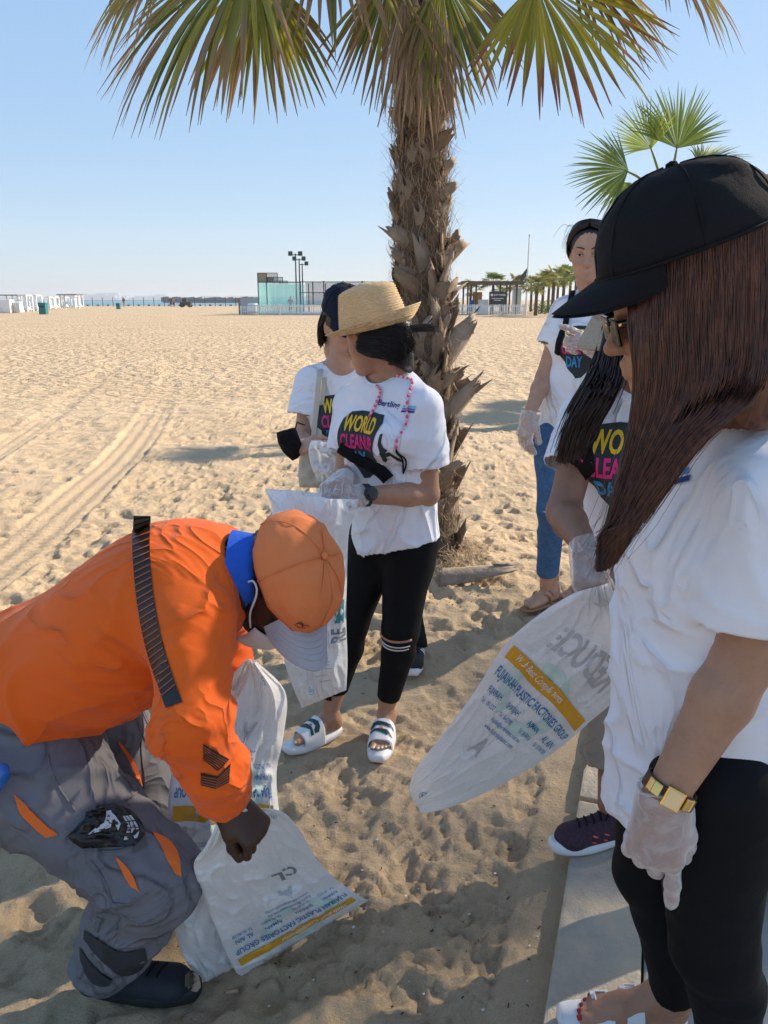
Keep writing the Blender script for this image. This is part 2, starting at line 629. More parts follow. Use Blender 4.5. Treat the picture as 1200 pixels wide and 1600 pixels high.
L.new(tr.outputs[0], mixn.inputs[1]); L.new(B.outputs[0], mixn.inputs[2]); L.new(mixn.outputs[0], N['Material Output'].inputs[0])
NETM = m


def up(p, z): return V((p.x, p.y, p.z + z))


def fpx(u, D, z=0.0):
    """point at world distance D (Y) under pixel column u, at height z"""
    d = ray(u, 467)
    return V((d.x / d.y * D, D, z))


# ------------------------------------------------------------------ padel courts
Yc = 78.0
def X(u, D=Yc): return fpx(u, D).x
court = thing('padel_court', 'glass walled padel court with black steel frame and green tinted back glass', 'sports court', (X(404), Yc, 0))
x0, x1, x2 = X(404), X(470), X(560)
MB().box(((x0 + x2) / 2 + 2.6, Yc + 6, 0.05), (x2 - x0 + 6, 11, 0.12)).build('court_floor', BLUEC, court)
for i in range(5):
    xa = x0 + (x1 - x0) * i / 5
    xb = x0 + (x1 - x0) * (i + 1) / 5
    MB().box(((xa + xb) / 2, Yc, 1.6), (xb - xa - 0.03, 0.03, 2.9)).build('glass_panel', GLASS, court)
for i in range(4):
    MB().box((x0, Yc + 1.2 + i * 2.2, 1.6), (0.03, 2.1, 2.9)).build('glass_panel', GLASS, court)
for i in range(5):
    MB().box((x0 + 1.5 + i * 0.0, Yc + 10.5, 1.6), (4.0 + i * 0.0, 0.03, 2.9)).build('glass_panel', GLASS, court) if i == 0 else None
for x in (x0, x0 + (x1 - x0) * 0.2, x1, x1 + 1.2):
    MB().box((x, Yc + 0.06, 1.6), (0.10, 0.10, 3.1)).build('post', BLK, court)
xs = np.linspace(x1 + 0.4, x2 + 6, 7)
for x in xs[1:]:
    MB().box((x, Yc, 1.6), (0.12, 0.1, 3.2)).build('post', BLK, court)
for x in xs:
    MB().box((x - 0.6, Yc + 10.5, 1.6), (0.10, 0.1, 3.1)).build('post', BLK, court)
for z, th in ((3.1, 0.08), (2.1, 0.07), (0.95, 0.06)):
    MB().box(((xs[0] + xs[-1]) / 2, Yc - 0.08, z), (xs[-1] - xs[0] + 1, 0.06, th)).build('rail', BLK, court)
MB().box(((x0 + x1) / 2, Yc - 0.06, 3.08), (x1 - x0, 0.08, 0.09)).build('rail', BLK, court)
for i in range(6):
    MB().box(((xs[i] + xs[i + 1]) / 2, Yc + 0.02, 2.0), (xs[i + 1] - xs[i] - 0.15, 0.02, 2.1)).build('net_panel', NETM, court)
for k, (u0, u1, u2, vt) in enumerate(((404, 418, 435, 429), (419, 428, 443, 433), (430, 437, 450, 437))):
    z1 = 3.1 + (442 - vt) / FPX * Yc * 1.0
    D = Yc + 0.3 + k * 5
    xa, xb, xc = X(u0, D), X(u1, D), X(u2, D)
    fr = thing('court_top_screen', ['tall tan screen and wire frame above the near end of the court', 'tan screen and wire frame behind the tallest court screen', 'lowest wire frame screen above the far end of the court'][k], 'screen', (xa, D, 3.1))
    if k < 2: MB().box(((xa + xb) / 2, D, (3.1 + z1) / 2), (xb - xa, 0.05, z1 - 3.1 - 0.05)).build('tan_panel', PLANKC, fr)
    for x in (xa, xb, xc): MB().box((x, D - 0.06, (3.1 + z1) / 2), (0.06, 0.06, z1 - 3.1)).build('post', BLK, fr)
    MB().box(((xa + xc) / 2, D - 0.06, z1), (xc - xa, 0.05, 0.05)).build('rail', BLK, fr)
    MB().box(((xb + xc) / 2, D - 0.02, (3.1 + z1) / 2), (xc - xb, 0.02, z1 - 3.1)).build('net_panel', NETM, fr)
for k, (u, vt, vb, lab) in enumerate(((463.5, 402, 447, 'tallest twin floodlight on a black pole beside the glass court'), (469, 409, 450, 'middle twin floodlight pole behind the tallest court light'), (473.5, 416, 452, 'shortest floodlight pole with one lamp beside the court'))):
    D = Yc + 1.0 + 5 * k
    p = fpx(u, D)
    zt = CAM_H + (467 - vt) / FPX * D
    fl = thing('floodlight_pole', lab, 'floodlight', p, 'court floodlights')
    MB().tube([(p.x, p.y, 0), (p.x, p.y, zt)], [0.09, 0.06], 8).build('pole', BLK, fl)
    MB().box((p.x, p.y, zt - 0.12), (1.0 if k < 2 else 0.5, 0.08, 0.08)).build('cross_arm', BLK, fl)
    for s in ((-1, 1) if k < 2 else (1,)):
        MB().box((p.x + s * 0.48, p.y, zt), (0.42, 0.25, 0.42), None, 0.04).build('lamp_housing', BLK, fl)


def picket_fence(name, label, xa, xb, y, h, par_n=0):
    f = thing(name, label, 'fence', ((xa + xb) / 2, y, 0))
    mb = MB()
    n = int((xb - xa) / 0.17)
    for i in range(n):
        x = xa + (xb - xa) * (i + 0.5) / n
        mb.box((x, y, h / 2 + 0.04), (0.085, 0.03, h - 0.08))
    props(mb.build('pickets', WHITE, f), kind='stuff')
    for z in (0.28, h - 0.18): MB().box(((xa + xb) / 2, y + 0.035, z), (xb - xa, 0.035, 0.08)).build('rail', WHITE, f)
    m = max(1, int((xb - xa) / 1.9))
    for i in range(m + 1): MB().box((xa + (xb - xa) * i / m, y + 0.02, h / 2), (0.12, 0.12, h)).build('post', WHITE, f)
    return f


picket_fence('picket_fence', 'low white picket fence in front of the glass padel court', X(402, Yc - 1.2), X(640, Yc - 1.2), Yc - 1.2, 1.0)
picket_fence('picket_fence', 'low white picket fence in front of the timber shade pavilion', X(700), X(819), Yc - 0.5, 1.0)
# grey wall, barrel and terracotta post left of the court
MB().box(((X(370) + X(400)) / 2, Yc + 2, 0.75), (X(400) - X(370), 0.4, 1.6), None, 0.02).build('low_wall', GREYW)
props(bpy.data.objects['low_wall'], 'low grey wall at the left end of the padel court', 'wall')
picket_fence('picket_fence', 'short white picket fence before the low grey wall', X(372), X(392), Yc + 1.2, 0.85)
bx = X(396)
br = thing('white_barrel', 'round white slatted barrel by the corner of the glass court', 'barrel', (bx, Yc - 0.6, 0))
MB().lathe([(0.46, 0.03), (0.5, 0.3), (0.52, 0.6), (0.5, 0.95), (0.46, 1.1)], (bx, Yc - 0.6, 0), 20).build('drum', WHITE, br, True)
for z in (0.25, 0.85): MB().lathe([(0.53, z), (0.54, z + 0.03), (0.53, z + 0.07)], (bx, Yc - 0.6, 0), 20, caps=False).build('hoop', GREYW, br, True)
TERRA = pm('terracotta', (0.36, 0.17, 0.10), 0.8, 0.15, 4)
tp = thing('gate_post', 'reddish brick gate post at the end of the low grey wall', 'post', (X(368.5), Yc + 2, 0))
MB().box((X(368.5), Yc + 2, 0.75), (0.24, 0.3, 1.5)).build('shaft', TERRA, tp)
MB().box((X(368.5), Yc + 2, 1.54), (0.32, 0.38, 0.08)).build('cap', TERRA, tp)

# ------------------------------------------------------------------ shade pavilion, kiosk, sign, flagpole
pav = thing('shade_pavilion', 'brown timber shade pavilion with flat roof behind the white fence', 'pavilion', (X(775), Yc + 2, 0))
xa, xb = X(722), X(818)
zr = CAM_H + (467 - 445) / FPX * Yc + 0.1
MB().box(((xa + xb) / 2, Yc + 3, zr), (xb - xa, 5.0, 0.22), None, 0.03).build('roof', BRN, pav)
MB().box(((xa + xb) / 2, Yc + 0.45, zr - 0.02), (xb - xa + 0.2, 0.08, 0.36)).build('fascia', BRN, pav)
for u in (732, 745, 793, 809):
    for yy in (0.8, 5.2): MB().box((X(u), Yc + yy, zr / 2), (0.16, 0.16, zr - 0.1)).build('post', BRN, pav)
OCH = pm('ochre_board', (0.42, 0.24, 0.05), 0.7, 0.15, 3)
o = MB().box((X(756), Yc + 5.5, 1.55), (1.0, 0.08, 1.3), None, 0.02).build('notice_board', OCH); props(o, 'ochre yellow board under the shade pavilion', 'board')
fr = thing('fridge', 'white chest fridge beside the black sign under the pavilion', 'fridge', (X(758), Yc + 1.4, 0))
MB().box((X(758), Yc + 1.4, 0.72), (0.95, 0.6, 1.45), None, 0.03).build('cabinet', WHITE, fr)
MB().box((X(758), Yc + 1.08, 0.85), (0.85, 0.03, 1.05), None, 0.01).build('door', WHITE, fr)
BLUEP = pm('blue_plastic', (0.02, 0.10, 0.42), 0.5, 0.1, 3)
wb = thing('blue_bin', 'blue upright bin under the pavilion roof', 'bin', (X(740), Yc + 1.6, 0))
MB().box((X(740), Yc + 1.6, 0.65), (0.42, 0.42, 1.3), None, 0.03).build('body', BLUEP, wb)
MB().box((X(740), Yc + 1.6, 1.34), (0.47, 0.47, 0.1), None, 0.03).build('lid', BLUEP, wb)
sg = thing('sign_board', 'black sign board with white lettering on the pavilion fence', 'sign', (X(777), Yc, 0))
MB().box((X(777.5), Yc + 0.1, 1.55), (1.66, 0.06, 1.3)).build('panel', BLK, sg)
for u in (768, 787): MB().box((X(u), Yc + 0.2, 0.6), (0.08, 0.08, 1.2)).build('leg', BLK, sg)
flp = thing('flagpole', 'tall white flagpole beside the timber pavilion', 'flagpole', (X(822.5), Yc + 1, 0))
pz = CAM_H + (467 - 378) / FPX * (Yc + 1)
p = fpx(822.5, Yc + 1)
MB().tube([(p.x, p.y, 0), (p.x, p.y, pz)], [0.11, 0.06], 10).build('pole', WHITE, flp)
MB().lathe([(0.02, 0), (0.09, 0.06), (0.09, 0.12), (0.02, 0.18)], (p.x, p.y, pz), 10).build('finial', GREYW, flp, True)
FLG = pm('flag_cloth', (0.06, 0.065, 0.07), 0.8, 0.3, 1.5)
zf = CAM_H + (467 - 422) / FPX * Yc
rows = []
for i in range(9):
    t = i / 8
    rows.append([V((p.x - 0.08 - 0.62 * t + 0.05 * math.sin(j * 1.2), p.y + 0.08 * math.sin(t * 7 + j), zf - t * 0.75 - j * 0.16)) for j in range(6)])
MB().grid(rows).build('flag', FLG, flp, True)
m, nt, N, L, B = new_mat('booth_glass'); B.inputs['Base Color'].default_value = (0.45, 0.56, 0.58, 1); B.inputs['Roughness'].default_value = 0.1
BTH = m
bt = thing('glass_booth', 'small pale glass booth next to the white flagpole', 'booth', (X(815), Yc + 3, 0))
MB().box((X(815), Yc + 3, 1.3), (0.8, 0.8, 2.5)).build('glass_walls', BTH, bt)
MB().box((X(815), Yc + 3, 2.6), (0.9, 0.9, 0.12)).build('roof', WHITE, bt)

# ------------------------------------------------------------------ text helper (built-in font)
def text_mesh(s, size=1.0, align='CENTER', bold=0.0, xs=1.0, shear=0.0):
    cu = bpy.data.curves.new('text', 'FONT')
    cu.body = s
    cu.size = size
    cu.align_x = align
    cu.align_y = 'CENTER'
    cu.offset = bold
    cu.shear = shear
    cu.resolution_u = 3
    ob = bpy.data.objects.new('text', cu)
    COL.objects.link(ob)
    dg = bpy.context.evaluated_depsgraph_get()
    me = bpy.data.meshes.new_from_object(ob.evaluated_get(dg))
    bpy.data.objects.remove(ob)
    vs = [(v.co.x * xs, v.co.y) for v in me.vertices]
    fs = [list(p.vertices) for p in me.polygons]
    bpy.data.meshes.remove(me)
    return vs, fs


def flat_text(name, s, c, ux, uz, size, mat, parent, bold=0.0, xs=1.0):
    vs, fs = text_mesh(s, size, 'CENTER', bold, xs)
    me = np_mesh(name, [V(c) + V(ux) * a + V(uz) * b for a, b in vs], fs, False)
    return link(name, me, mat, parent)


LET = pm('white_lettering', (0.8, 0.8, 0.8), 0.6, 0.02)
flat_text('lettering', 'JUST PADEL', (X(781), Yc + 0.06, 1.88), (1, 0, 0), (0, 0, 1), 0.22, LET, sg, 0.004)
dd = MB(); cc = V((X(768.5), Yc + 0.055, 1.88)); dd.add([cc + V((0.12 * math.cos(q), 0, 0.12 * math.sin(q))) for q in np.linspace(0, 2 * math.pi, 17)[:-1]], [list(range(16))]); dd.build('emblem', LET, sg)
for z in (1.55, 1.38):
    MB().box((X(777.5), Yc + 0.062, z), (1.2 if z > 1.5 else 0.7, 0.006, 0.05)).build('print_line', LET, sg)

# ------------------------------------------------------------------ beach cabanas, bins, shoreline rail
def cabana(u0, u1, vt, vb, label, tilt=0.0, roof=False):
    D = CAM_H / ((vb - 467) / FPX)
    xa, xb = X(u0, D), X(u1, D)
    h = (vb - vt) / FPX * D
    c = thing('beach_cabana', label, 'cabana', ((xa + xb) / 2, D, 0), 'white cabanas on the far beach')
    dpt = max(1.4, (xb - xa) * 0.8)
    tk = 0.16
    for x in (xa, xb):
        for y in (D, D + dpt): MB().box((x + (0.12 if y > D else 0), y, h / 2), (tk, tk, h)).build('post', WHITE, c)
    for z in (0.25, h):
        for y in (D, D + dpt): MB().box(((xa + xb) / 2, y, z), (xb - xa + tk, tk * 0.9, tk)).build('beam', WHITE, c)
        for x in (xa, xb): MB().box((x, D + dpt / 2, z + 0.01), (tk * 0.9, dpt - tk, tk * 0.9)).build('beam', WHITE, c)
    MB().box(((xa + xb) / 2, D + dpt / 2, 0.45), (xb - xa - tk, dpt - tk, 0.2), None, 0.05).build('daybed', WHITE, c)
    if roof: MB().box(((xa + xb) / 2, D + dpt / 2, h + 0.14), (xb - xa + 0.4, dpt + 0.3, 0.12)).build('roof', BRN, c)
    return c


for a in ((29, 40.5, 462, 485.5, 'tall white open cabana frame beside the closed white cabana'),
          (45, 56, 462, 484.5, 'white cabana frame just behind the teal bin'),
          (70.5, 76.5, 464.5, 481.5, 'narrow white cabana just beyond the teal bin'),
          (79.5, 85, 464.5, 481, 'second narrow white cabana from the teal bin'),
          (89.5, 95, 464.5, 479.8, 'third narrow white cabana from the teal bin'),
          (97.5, 101.5, 464.5, 479.8, 'narrow white cabana under the dark roofed shelter'),
          (111, 116, 463, 480, 'white cabana with a white side panel beside the last frame'),
          (118.5, 123.5, 461, 479.7, 'white cabana frame at the seaward end of the row')):
    cabana(*a)
D = CAM_H / (20.5 / FPX)
cl = thing('closed_cabana', 'closed white box shaped cabana with blank side panel', 'cabana', (X(10, D), D, 0))
MB().box((X(9, D), D, 0.72), (X(18.3, D) - X(0.5, D), 1.2, 1.4), None, 0.05).build('side_panel', WHITE, cl)
cl2 = thing('slatted_daybed', 'white daybed with upright slats beside the blank white cabana', 'daybed', (X(24, D), D, 0))
for i in range(4): MB().box((X(20 + i * 2.6, D), D + 0.5, 0.62), (0.13, 0.9, 1.15), None, 0.03).build('slat', WHITE, cl2)
MB().box((X(24, D), D + 0.6, 0.2), (0.8, 0.9, 0.2), None, 0.03).build('base', WHITE, cl2)
sh = thing('beach_shelter', 'long flat brown roofed shelter above the white cabanas', 'shelter', (X(12, 105), 105, 0))
MB().box(((X(-40, 105) + X(29, 105)) / 2, 107, CAM_H + (467 - 461.3) / FPX * 105), (X(29, 105) - X(-40, 105), 4, 0.12)).build('roof', BRN, sh)
for u in (-36, -10, 5, 14, 22, 28): MB().box((X(u, 105), 106, 1.0), (0.12, 0.12, 1.95)).build('post', WHITE, sh)
sh = thing('beach_shelter', 'short brown roofed shelter at the seaward end of the cabanas', 'shelter', (X(104, 118), 118, 0))
MB().box((X(104, 118), 119.5, CAM_H + (467 - 460.7) / FPX * 118), (X(119, 118) - X(89, 118), 3, 0.14)).build('roof', BRN, sh)
for u in (90, 97, 112, 118): MB().box((X(u, 118), 119, 1.05), (0.12, 0.12, 2.05)).build('post', WHITE, sh)


def bin_(u, vb, wpx, hpx, label):
    D = CAM_H / ((vb - 467) / FPX)
    x = X(u, D); wd = wpx / FPX * D; h = hpx / FPX * D
    b = thing('litter_bin', label, 'bin', (x, D, 0), 'teal bins on the sand')
    MB().box((x, D, h * 0.45), (wd, wd, h * 0.86), None, 0.04).build('body', TEAL, b)
    MB().box((x, D, h * 0.92), (wd * 1.08, wd * 1.08, h * 0.14), None, 0.04).build('lid', TEAL, b)
    MB().box((x, D - wd / 2 - 0.01, h * 0.66), (wd * 0.6, 0.02, h * 0.16)).build('opening', BLK, b)


bin_(66, 489.5, 10.5, 17.5, 'large teal litter bin on the sand by the white cabanas')
bin_(184, 481.8, 5.5, 9, 'small far teal litter bin standing before the shoreline rail')
Ds = 165
rl = thing('shoreline_rail', 'row of thin dark posts with low rail along the waterline', 'fence', (X(250, Ds), Ds, 0))
for u in range(128, 372, 8):
    big_ = (u - 128) % 16 == 0
    MB().box((X(u, Ds), Ds, 0.9 if big_ else 0.25), (0.10 if big_ else 0.5, 0.10, 1.9 if big_ else 0.34)).build('post', BLK if big_ else pm('grey_post', (0.22, 0.2, 0.18), 0.8), rl)
MB().box(((X(125, Ds) + X(372, Ds)) / 2, Ds + 0.1, 1.25), (X(372, Ds) - X(125, Ds), 0.03, 0.04)).build('rail', BLK, rl)
# breakwater and the far shore
ROCK = pm('breakwater_rock', (0.20, 0.20, 0.19), 0.9, 0.4, 0.2)
mb = MB(); rr = random.Random(3)
for i in range(260):
    t = rr.random(); x = X(255, 420) + (X(400, 420) - X(255, 420)) * t; s = rr.uniform(1.0, 2.4)
    mb.box((x, 420 + rr.uniform(-4, 4), -0.4 + rr.uniform(0, 1.9)), (s * 1.3, s, s), (V((1, 0.2, 0.1)).normalized(), V((-0.2, 1, 0)).normalized(), V((0, 0, 1))), 0)
o = mb.build('rock_breakwater', ROCK); props(o, 'dark rock breakwater running out into the sea', 'breakwater', kind='stuff')
FAR = pm('far_town', (0.30, 0.32, 0.33), 0.9, 0.1, 0.01)
mb = MB()
for i in range(150):
    u = -40 + 760 * rr.random(); D = rr.uniform(4200, 5200); h = rr.uniform(8, 26) * (1.5 if rr.random() < 0.12 else 1)
    mb.box((X(u, D), D, h / 2 - 3), (rr.uniform(30, 130), 40, h))
o = mb.build('distant_town', FAR); props(o, 'hazy low skyline of the far shore across the water', 'skyline', kind='stuff')

# utility cart on the far sand
D = 150.0
ub = thing('beach_buggy', 'small dark open buggy parked near the waterline', 'buggy', (X(289, D), D, 0))
xb_ = X(290, D)
MB().box((xb_, D, 0.62), (2.1, 1.2, 0.62), None, 0.12).build('body', BLK, ub, False)
MB().box((xb_ - 0.15, D, 1.30), (0.8, 1.0, 0.55), None, 0.1).build('seat_cage', BLK, ub)
MB().tube([(xb_ + 0.5, D, 0.9), (xb_ + 0.35, D, 1.75), (xb_ - 0.5, D, 1.75), (xb_ - 0.6, D, 0.9)], 0.05, 6).build('roll_bar', BLK, ub)
for sx in (-0.75, 0.75):
    for sy in (-0.6, 0.6):
        bmw = MB().lathe([(0.12, -0.12), (0.33, -0.12), (0.36, 0), (0.33, 0.12), (0.12, 0.12)], (0, 0, 0), 14)
        bmw.v = [(xb_ + sx + x, D + sy + z, 0.36 + y) for x, y, z in bmw.v]
        bmw.build('wheel', BLK, ub)
# ------------------------------------------------------------------ palms
def leaf_mat(name, c1, c2, tip, rough=0.5, transl=0.35):
    m, nt, N, L, B = new_mat(name)
    at_ = N.new('ShaderNodeVertexColor'); at_.layer_name = 'tone'
    sep = N.new('ShaderNodeSeparateColor'); L.new(at_.outputs[0], sep.inputs[0])
    mx = N.new('ShaderNodeMix'); mx.data_type = 'RGBA'; mx.inputs[6].default_value = (*c1, 1); mx.inputs[7].default_value = (*c2, 1)
    L.new(sep.outputs[0], mx.inputs[0])
    m2 = N.new('ShaderNodeMix'); m2.data_type = 'RGBA'; L.new(sep.outputs[1], m2.inputs[0]); L.new(mx.outputs[2], m2.inputs[6]); m2.inputs[7].default_value = (*tip, 1)
    L.new(m2.outputs[2], B.inputs['Base Color'])
    B.inputs['Roughness'].default_value = rough
    tl = N.new('ShaderNodeBsdfTranslucent'); L.new(m2.outputs[2], tl.inputs[0])
    ms = N.new('ShaderNodeMixShader'); ms.inputs[0].default_value = transl
    L.new(B.outputs[0], ms.inputs[1]); L.new(tl.outputs[0], ms.inputs[2]); L.new(ms.outputs[0], N['Material Output'].inputs[0])
    return m


LEAF = leaf_mat('palm_leaf', (0.10, 0.135, 0.022), (0.34, 0.31, 0.05), (0.30, 0.20, 0.10))
LEAFY = leaf_mat('palm_leaf_yellow', (0.22, 0.23, 0.03), (0.55, 0.45, 0.05), (0.26, 0.11, 0.05), transl=0.45)
LEAFG = leaf_mat('palm_leaf_green', (0.10, 0.16, 0.03), (0.30, 0.36, 0.07), (0.25, 0.22, 0.10))
DEAD = leaf_mat('palm_leaf_dead', (0.24, 0.17, 0.10), (0.42, 0.33, 0.22), (0.30, 0.20, 0.12), 0.8, 0.2)


def frond_mesh(hub, axis, normal, Rl, rnd, nseg=38, spread=1.75, droop=0.5, split=0.58, brown=0.35, petiole_from=None, stiff=0.3, wfac=1.0, ns=9):
    """fan leaf: pleated segments radiating from the hub, free and drooping beyond the split"""
    axis = V(axis).normalized(); normal = V(normal)
    normal = (normal - axis * normal.dot(axis)).normalized()
    side = normal.cross(axis)
    hub = V(hub)
    vs, fs, tone = [], [], []
    for i in range(nseg):
        q = (i + 0.5) / nseg * 2 - 1
        th = q * spread
        d = axis * math.cos(th) + side * math.sin(th)
        d = (d + normal * rnd.uniform(-0.04, 0.04)).normalized()
        t = normal.cross(d)
        L = Rl * (0.78 + 0.22 * math.cos(q * 1.3)) * rnd.uniform(0.88, 1.08)
        half = L * split * math.tan(spread / nseg) * 1.18 * wfac
        g = rnd.uniform(0, 1); bt = rnd.uniform(0.0, brown * 1.6)
        dr = droop * rnd.uniform(0.7, 1.35); sw = rnd.uniform(-0.10, 0.10)
        b = len(vs)
        for k in range(ns):
            s = k / (ns - 1)
            r = L * s
            if s <= split: hw = half * s / split
            else: hw = half * (1 - (s - split) / (1 - split)) ** 0.8 + 0.0012
            bend = max(0, s - stiff) ** 2
            p = hub + d * (r * (1 - 0.25 * bend * dr)) + V((0, 0, -1)) * (dr * bend * Rl) + t * (sw * bend * Rl)
            fold = hw * 0.55
            wig = normal * (rnd.uniform(-1, 1) * 0.004 * s)
            vs += [p - t * hw + normal * fold + wig, p + wig, p + t * hw + normal * fold + wig]
            br = min(1.0, max(0, (s - 1 + bt) / 0.16)) if bt > 0 else 0
            tone += [(g, br, 0, 1)] * 3
        for k in range(ns - 1):
            a = b + k * 3
            fs += [[a, a + 1, a + 4, a + 3], [a + 1, a + 2, a + 5, a + 4]]
    npet = len(vs)
    if petiole_from is not None:
        p0 = V(petiole_from); mid = (p0 + hub) / 2 + V((0, 0, 0.10 * (hub - p0).length))
        mb = MB(); mb.tube([p0, p0.lerp(mid, 0.6) + V((0, 0, 0.01)), mid, mid.lerp(hub, 0.6), hub + axis * 0.05], [0.032, 0.024, 0.019, 0.016, 0.010], 6)
        fs += [[i + npet for i in f] for f in mb.f]
        vs += [V(p) for p in mb.v]; tone += [(0.6, 0.25, 0, 1)] * len(mb.v)
    me = np_mesh('frond', [tuple(p) for p in vs], fs, False)
    ca = me.color_attributes.new('tone', 'FLOAT_COLOR', 'POINT')
    ca.data.foreach_set('color', np.array(tone, dtype=np.float32).ravel())
    return me


BOOT = pm('leaf_base_husk', (0.11, 0.066, 0.042), 0.85, 0.3, 9, bump=0.006, bscale=30, col2=(0.36, 0.26, 0.175), stretch=(1.4, 1.4, 0.5))
BOOT2 = pm('leaf_base_grey', (0.17, 0.13, 0.10), 0.85, 0.3, 7, bump=0.006, bscale=34, col2=(0.38, 0.31, 0.24), stretch=(1.4, 1.4, 0.5))
BARK = pm('palm_bark', (0.055, 0.036, 0.024), 0.95, 0.4, 14, bump=0.02, bscale=22, col2=(0.17, 0.115, 0.075))
FIB = pm('palm_fibre', (0.22, 0.15, 0.09), 0.9, 0.3, 8, col2=(0.40, 0.30, 0.19))


def boot_mesh(rnd, L, W, th=0.016):
    """old leaf base: a tapering curved husk with a ragged end; local z up along, y outwards"""
    nl, nw = 6, 5
    F, Bk = [], []
    sk = rnd.uniform(-0.25, 0.25); curl = rnd.uniform(0.15, 0.5)
    rag = [rnd.uniform(-0.26, 0.16) for _ in range(nw)]
    for i in range(nl):
        s = i / (nl - 1)
        hw = W * (0.5 - 0.20 * s - 0.10 * s * s + 0.05 * math.sin(s * 3))
        for j in range(nw):
            q = j / (nw - 1) * 2 - 1
            x = q * hw + sk * s * L * 0.3
            y = -curl * hw * q * q * (1.2 - 0.7 * s) + 0.10 * L * s * s
            z = L * (s + (rag[j] * 1.0 if i == nl - 1 else 0))
            F.append((x, y, z)); Bk.append((x * 0.94, y - th * (1.1 - 0.4 * s) * (1 - 0.6 * abs(q)), z - 0.004))
    n = len(F)
    fs = []
    for i in range(nl - 1):
        for j in range(nw - 1):
            a = i * nw + j
            fs.append([a, a + 1, a + nw + 1, a + nw]); fs.append([n + a, n + a + nw, n + a + nw + 1, n + a + 1])
    for i in range(nl - 1):
        for j in (0, nw - 1):
            a = i * nw + j; q = [a, a + nw, n + a + nw, n + a]
            fs.append(q if j == 0 else q[::-1])
    for j in range(nw - 1):
        a = (nl - 1) * nw + j; fs.append([a, a + 1, n + a + 1, n + a])
    return F + Bk, fs


def trunk_mesh(pts, rad, n=28, rings=60, seed=1, amp=0.012):
    P = resample(np.array([tuple(p) for p in pts]), 0.06)
    vs, fs = [], []
    m = len(P)
    for i in range(m):
        s = i / (m - 1)
        r = np.interp(s, np.linspace(0, 1, len(rad)), rad)
        for k in range(n):
            q = 2 * math.pi * k / n
            rr_ = r + amp * mnoise.noise(V((math.cos(q) * 2.2, math.sin(q) * 2.2, P[i][2] * 7 + seed * 9)))
            vs.append((P[i][0] + rr_ * math.cos(q), P[i][1] + rr_ * math.sin(q), P[i][2]))
    for i in range(m - 1):
        for k in range(n):
            k2 = (k + 1) % n
            fs.append([i * n + k, i * n + k2, (i + 1) * n + k2, (i + 1) * n + k])
    fs.append([(m - 1) * n + k for k in range(n)])
    return np_mesh('trunk', vs, fs, True), P


# --- the big palm
rp = random.Random(21)
b0 = at(672, 893, 4.10); b0.z = gz(b0.x, b0.y) - 0.03
ptop = at(660, -70, 4.15)
axis_pts = [b0, b0.lerp(ptop, 0.3) + V((-0.012, 0, 0)), b0.lerp(ptop, 0.65) + V((-0.02, 0, 0)), ptop]
palm = thing('palm_tree', 'tall fan palm with shaggy husk trunk beside the woman in the straw hat', 'palm tree', b0)
tm, TP = trunk_mesh(axis_pts, [0.155, 0.138, 0.132, 0.124, 0.115, 0.11])
link('trunk', tm, BARK, palm)
variants = []
for i in range(9):
    big_ = i < 5
    variants.append((boot_mesh(rp, rp.uniform(0.15, 0.27) if big_ else rp.uniform(0.08, 0.15), rp.uniform(0.075, 0.155) if big_ else rp.uniform(0.05, 0.10)), big_))
vm = []
for i, ((vs, fs), big_) in enumerate(variants):
    for mt in (BOOT, BOOT2):
        me = np_mesh('leaf_base', vs, fs, True); me.materials.append(mt); vm.append((me, big_))
H = ptop.z - b0.z
NB = 285
for i in range(NB):
    s = (i + 0.5) / NB
    s = s ** 0.92
    z = b0.z + 0.02 + s * (H - 0.35)
    j = np.searchsorted(TP[:, 2], z); j = min(j, len(TP) - 1)
    ctr = V(TP[j])
    ph = i * 2.39996 + rp.uniform(-0.25, 0.25)
    r = np.interp(s, [0, 0.2, 0.5, 1], [0.150, 0.135, 0.128, 0.108])
    out = V((math.cos(ph), math.sin(ph), 0))
    low = s < 0.60
    cand = [q for q in vm if q[1] == (low or rp.random() < 0.18)]
    me = rp.choice(cand)[0]
    tilt = rp.uniform(-0.08, 0.14) if low else rp.uniform(-0.08, 0.10)
    if low and rp.random() < 0.10: tilt = rp.uniform(0.25, 0.5)
    roll = rp.choice((-1, 1)) * rp.uniform(0.15, 1.15)
    tang = V((0, 0, 1)).cross(out)
    zax = (V((0, 0, 1)) * math.cos(tilt) + out * math.sin(tilt))
    zax = (zax * math.cos(roll) + tang * math.sin(roll)).normalized()
    yax = (out - zax * out.dot(zax)).normalized()
    xax = yax.cross(zax)
    M = Matrix((xax, yax, zax)).transposed().to_4x4()
    sc = rp.uniform(0.7, 1.25)
    M = Matrix.Translation(V((ctr.x, ctr.y, z)) + out * (r - 0.004)) @ M @ Matrix.Scale(sc, 4)
    o = bpy.data.objects.new('leaf_base', me)
    COL.objects.link(o)
    o.parent = palm
    o.matrix_parent_inverse = Matrix.Translation(-V(palm.location))
    o.matrix_basis = M
